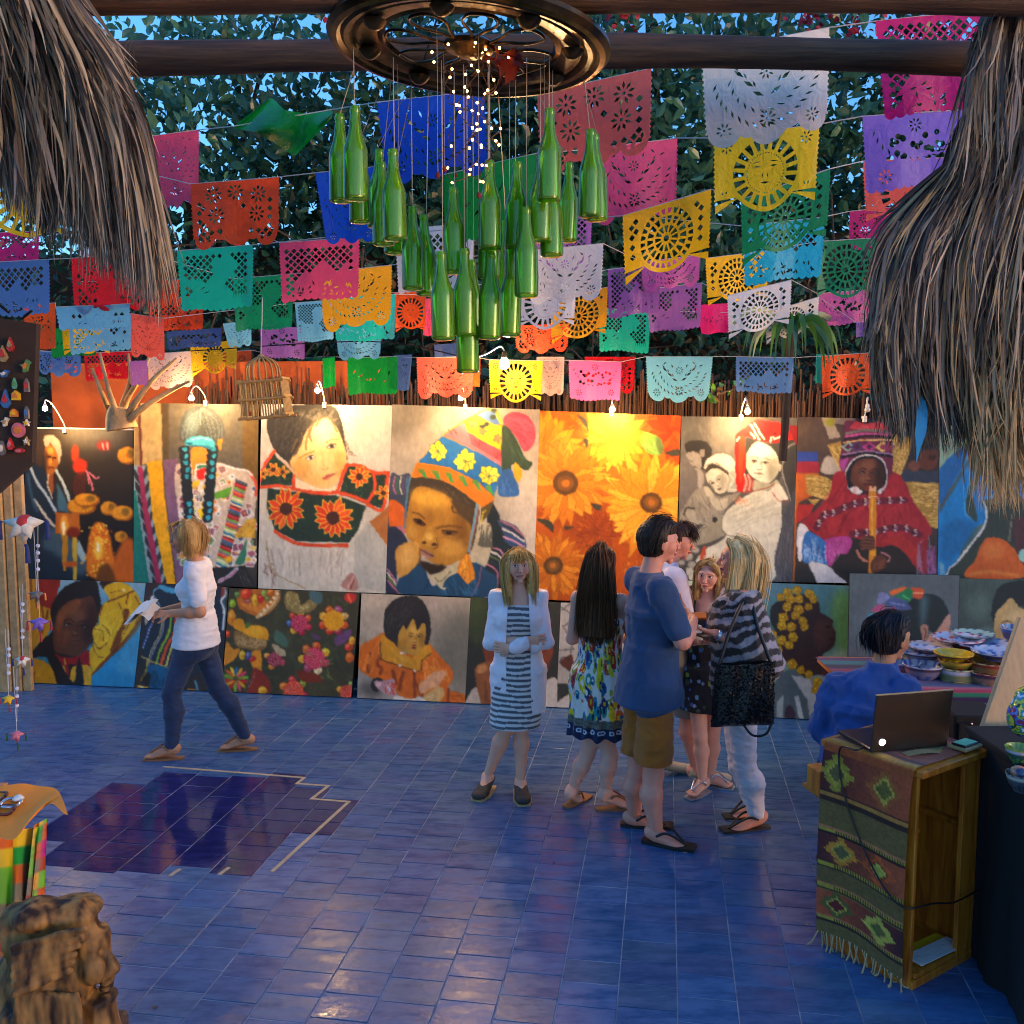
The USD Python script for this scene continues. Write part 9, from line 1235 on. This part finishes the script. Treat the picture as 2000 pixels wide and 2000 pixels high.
# stool and dark shoes
o = V3(1.80, 4.80, 0); stl = thing('stool', 'wooden stool under the seated man, its orange corner beside the rug', 'stool', loc=o); obj('seat', rbx(o+V3(-.0, 0, .545), (.34, .34, .05), .008, .1), 'warm_wood', stl)
for sx in (-1, 1):
    for sy in (-1, 1): obj('leg', tube([o+V3(sx*.12, sy*.12, .53), o+V3(sx*.13, sy*.14, 0)], .022, 8), 'warm_wood', stl)
o = P(1606, 1522, 4.5); obj('box', rbx(o, (.10, .12, .12), .005, .2), 'warm_wood', label='small orange wooden box peeking out left of the rug', cat='box', loc=o); st_ = thing('box_stand', 'wooden stand carrying the small orange box behind the cabinet', 'stand', loc=V3(o[0]+.08, o[1]+.05, 0)); obj('top', rbx(V3(o[0]+.08, o[1]+.05, o[2]-.072), (.24, .20, .02), .003, .2), 'warm_wood', st_); obj('post', bx(V3(o[0]+.12, o[1]+.05, (o[2]-.082)/2), (.06, .06, o[2]-.082)), 'warm_wood', st_)
for x, y in ((1610, 1678), (1610, 1724)): o = P(x-4, y, 4.6 if y < 1700 else 4.45); obj('shoe', skin([ell(o, (.030, .05, .024), k=.02), ell(o+V3(.05, .03, .006), (.045, .05, .028), k=.03)], .006), 'black_plastic', smooth=True, label='dark shoe tip left of the rug, '+('upper' if y < 1700 else 'lower')+' of two', cat='shoe', loc=o)
# ================= pottery table
pt = thing('pottery_table', 'table under a striped cloth stacked with painted pottery at right', 'table', loc=(2.75, 5.95, 0)); PZ = .80
obj('tabletop', rbx((2.78, 6.0, PZ-.03), (1.5, .75, .04), .006, -.05), 'warm_wood', pt)
for x, y in ((2.2, 5.75), (3.3, 5.7), (2.2, 6.3), (3.3, 6.25)): obj('leg', rbx((x, y, .38), (.06, .06, .76), .004), 'warm_wood', pt)
SC = ['4a2050', '1f6a6a', '2a2038', '8a2848', 'c87a30', '5a2a70', '1a3a70', 'a83a58', '2a7a5a', '38204a']
def stc(U): k = (U[:, 1]*17).astype(int) % 10; c = np.array([lin(SC[i]) for i in k])*.9; m = (np.abs(U[:, 1]-.62) < .03) & ((U[:, 0]*26) % 1 < .5); c[m] = lin('b0a8b8'); return c
def clf(u, v): x = 2.02+1.5*u; t = min(v/.45, 1); d = max(v-.45, 0)/.55; return V3(x, 6.32-.74*t-.03*d+.02*math.sin(u*30)*d-.05*(x-2.8), PZ-.005-.34*d+.003)
sheet(clf, 60, 50, 'cloth_colours', 'striped_cloth', col=stc, label='dark striped woven cloth over the pottery table with teal and purple bands', cat='cloth', loc=(2.5, 5.7, PZ))
def pot(x, y, Y, w, h, kind, cols, note, tilt=0., z=None):
    o = P(x, y, Y); s = Y/1900; r = w*s/2; H = h*s; pr = {'bowl': [(0, 0), (.45, 0), (.5, .08), (.8, .45), (.98, .92), (1.02, 1), (.97, 1), (.78, .5), (.45, .14), (0, .1)], 'plate': [(0, 0), (.5, 0), (.55, .2), (.95, .75), (1.02, 1.), (.96, 1.), (.55, .45), (0, .3)], 'dish': [(0, 0), (.85, 0), (.95, .1), (1., .85), (1.04, 1), (.96, 1), (.9, .2), (0, .15)]}[kind]
    P_ = spline([(a*r, b*H) for a, b in pr], 4); n = 36; m = lathe(P_, n); v = np.array(m.vertices); an = np.arctan2(v[:, 1], v[:, 0]); k = np.repeat(np.linspace(0, 1, len(P_)), n); c = np.tile(lin(cols[0]), (len(v), 1)); c[(k > .46)] = lin(cols[1]); c[(k > .5) & (np.sin(an*14) > .1) & (k < .75)] = lin(cols[2]); c[(k > .80) & (np.sin(an*7+k*20) > .3)] = lin(cols[2]); c[(k > .2) & (k < .34) & (np.sin(an*18) > 0)] = lin(cols[2]); c[np.abs(k-.44) < .03] = lin(cols[3])
    m.apply_transform(trimesh.transformations.rotation_matrix(tilt, [1, 0, .2])); m.apply_translation(o); obj('pottery', m, 'glazed_colours', None, 40 if False else True, c, label=note, cat='pottery', loc=o)
W_, B_, R_D, Y_, N_ = 'c0bcc4', '3a5a9a', '9a3024', 'c09a20', '4a4050'
for q in ((1802, 1330, 5.85, 78, 34, 'bowl', ('7a7488', W_, B_, N_), 'grey and blue bowl nearest the seated man'), (1768, 1318, 5.95, 60, 26, 'bowl', ('6a5a78', W_, N_, B_), 'violet grey bowl just behind the seated man\'s shoulder'), (1866, 1338, 5.8, 68, 36, 'dish', ('7a7c50', 'a8a060', N_, W_), 'olive square looking dish at the bottom of the middle stack'), (1866, 1310, 5.8, 66, 22, 'bowl', ('7a7430', Y_, R_D, Y_), 'olive bowl in the middle of the middle stack'), (1862, 1290, 5.82, 74, 16, 'plate', ('a88a20', 'd0a418', 'e0b828', N_), 'yellow plate on top of the middle stack'), (1930, 1344, 5.75, 92, 36, 'bowl', ('9a7a60', R_D, 'c8a880', N_), 'tan and red bowl at the bottom of the right stack'), (1932, 1316, 5.77, 84, 26, 'dish', ('8a6038', 'b89048', R_D, R_D), 'brown dish with red rim in the right stack'), (1945, 1288, 5.8, 92, 18, 'plate', ('54506a', W_, B_, B_), 'blue and white plate on top of the right stack'), (1800, 1290, 6.05, 90, 22, 'plate', ('5a6088', W_, B_, N_), 'white plate with blue rim behind the grey bowl'), (1815, 1276, 6.15, 84, 16, 'plate', ('8a7060', 'd0c0b0', R_D, N_), 'pinkish patterned plate at the back left of the pile'), (1870, 1262, 6.2, 96, 18, 'plate', ('5a5460', 'd0c8d0', 'c03028', N_), 'oval plate with red dots high in the middle'), (1920, 1272, 6.1, 110, 18, 'plate', ('5a5a78', 'c0c4d8', B_, N_), 'wide pale blue plate with dotted rim'), (1984, 1258, 6.1, 60, 34, 'bowl', ('5a4a58', 'a8a8b8', N_, B_), 'dark grey bowl topping the pile at the right'), (1900, 1248, 6.3, 80, 12, 'plate', ('4a6a50', 'a8c0a8', N_, W_), 'greenish plate at the very back of the pile')): pot(*q)
for k, (x, y, Y, lb) in enumerate(((1815, 1322, 6.1, 'left stack'), (1880, 1300, 6.2, 'middle rear stack'), (1950, 1310, 6.12, 'right rear stack'))):
    o = P(x, y, Y); obj('plate_stack', lathe(sum([[(.11, .0+.022*i), (.135, .012+.022*i), (.135, .016+.022*i), (.115, .02+.022*i)] for i in range(int((o[2]-PZ+.10)/.022)+1)], [(0, 0)])+[(0, .022*int((o[2]-PZ+.10)/.022)+.02)], 30, V3(o[0], o[1], PZ)), 'craft_grey', smooth=20, label='stack of grey plates under the pile of pottery, '+lb, cat='pottery', loc=V3(o[0], o[1], PZ))
bxo = P(1918, 1410, 5.2); spk = thing('speaker_box', 'black cloth covered box standing under the pottery behind the laptop', 'box', loc=V3(bxo[0], bxo[1], 0)); obj('body', rbx(V3(bxo[0], bxo[1]+.15, .38), (.26, .30, .76), .01, -.1), plain('black_cloth', '090808', .9, .3, 200., .3), spk); obj('grille', rbx(V3(bxo[0]-.016, bxo[1]-.006, .38), (.22, .012, .68), .004, -.1), 'black_cloth', spk); obj('rivet', trimesh.creation.icosphere(1, .006).apply_translation(V3(bxo[0]-.06, bxo[1]-.01, .72)), 'silver', spk)
plain('pale_wood', 'b4946a', .6, .15, 6., .1, stretch=(8, 8, 1))
def plank(x0, y0, x1, y1, Y0, Y1, w, th, label, m='pale_wood'):
    a, b = P(x0, y0, Y0), P(x1, y1, Y1); L = np.linalg.norm(b-a); z = (b-a)/L; x = unit(np.cross([0, 1, 0], z)); y = np.cross(z, x); k = rbx((0, 0, 0), (w, th, L), .004); frame_to(k, (a+b)/2, x, y, z); obj('leaning_plank', k, m, label=label, cat='plank', loc=a)
plank(2012, 1215, 1905, 1530, 4.5, 4.3, .125, .03, 'pale wooden plank leaning diagonally at the right edge'); plank(2035, 1290, 1925, 1640, 4.62, 4.42, .10, .03, 'darker plank behind the pale leaning plank', 'warm_wood')
# black draped table at the right edge with ceramics
BT_ = V3(2.42, 3.86, 0); bt = thing('black_table', 'table draped in black cloth in the lower right corner', 'table', loc=BT_); BZ = 1.0
def drape(u, v):
    a = u*2*math.pi; r = 1/max(abs(math.cos(a)), abs(math.sin(a))); x, y = math.cos(a)*r*.36, math.sin(a)*r*.42; f = 1+.10*v*(1+.5*math.sin(a*11))+.02*math.sin(a*23)*v; return BT_+V3(x*f, y*f, BZ-.02-(BZ-.03)*v)
sheet(drape, 140, 12, 'black_cloth', 'cloth', bt); obj('tabletop', rbx(BT_+V3(0, 0, BZ-.012), (.74, .86, .03), .006), 'black_cloth', bt)
def blot(cols, seed, sc=28): return lambda v: np.array([lin(c) for c in cols])[np.clip((meshkit.fbm(v*sc, 2, seed)*1.9-.45)*len(cols), 0, len(cols)-1).astype(int)]
o = P(1998, 1400, 3.95); m = skin([ell(o, (.062, .062, .085), k=.02), ell(o+V3(.015, 0, .08), (.05, .05, .05), k=.02), cone(o+V3(-.03, -.02, .05), o+V3(-.055, -.03, .02), .02, .012, .01)], .005); obj('ceramic_bird', m, 'glazed_colours', None, True, blot(['d8dce0', '1f7ab0', '2a8a4a', 'c8c040', '1a3a2a', '3a6ac0', '7a2a50'], 3)(np.array(m.vertices)), label='glossy ceramic bird glazed in blue, green and yellow at the right edge', cat='figurine', loc=o)
pot(1992, 1492, 3.85, 58, 34, 'bowl', ('2a4a3a', 'b8a828', '5a8a3a', W_), 'green bowl with yellow inside on the black table'); pot(1995, 1545, 3.7, 62, 36, 'bowl', ('3a3c40', '7a7a70', '20242c', 'b0a898'), 'dark speckled bowl lowest on the black table')
o = P(1990, 1510, 3.74); m = skin([ell(o, (.035, .035, .03), k=.02), ell(o+V3(.0, -.015, -.02), (.025, .02, .02), k=.015)], .004); obj('ceramic_skull', m, 'glazed_colours', None, True, blot(['c88a6a', 'b8684a', '2a3a5a'], 5)(np.array(m.vertices)), label='small pinkish ceramic figure between the two bowls on the black table', cat='figurine', loc=o)
# small litter on the tiles
g = np.random.default_rng(15)
for i, (x, y, w) in enumerate(((300, 1972, .05), (1525, 1848, .03), (1082, 1686, .03), (140, 1408, .05), (176, 1402, .04), (1577, 1808, .04))): o = G(x, y, .006); obj('fallen_leaf', leaf_mesh(w, w*.4).apply_translation(o), 'leaf_dry' if i % 2 == 0 else 'craft_tan', label='small dry leaf on the tiles, '+['at the bottom edge near the carved head', 'left of the rug, farther from the camera', 'in front of the girl in white', 'left of two behind the walking woman', 'right of two behind the walking woman', 'left of the rug, closer to the stool'][i], cat='leaf', loc=o)
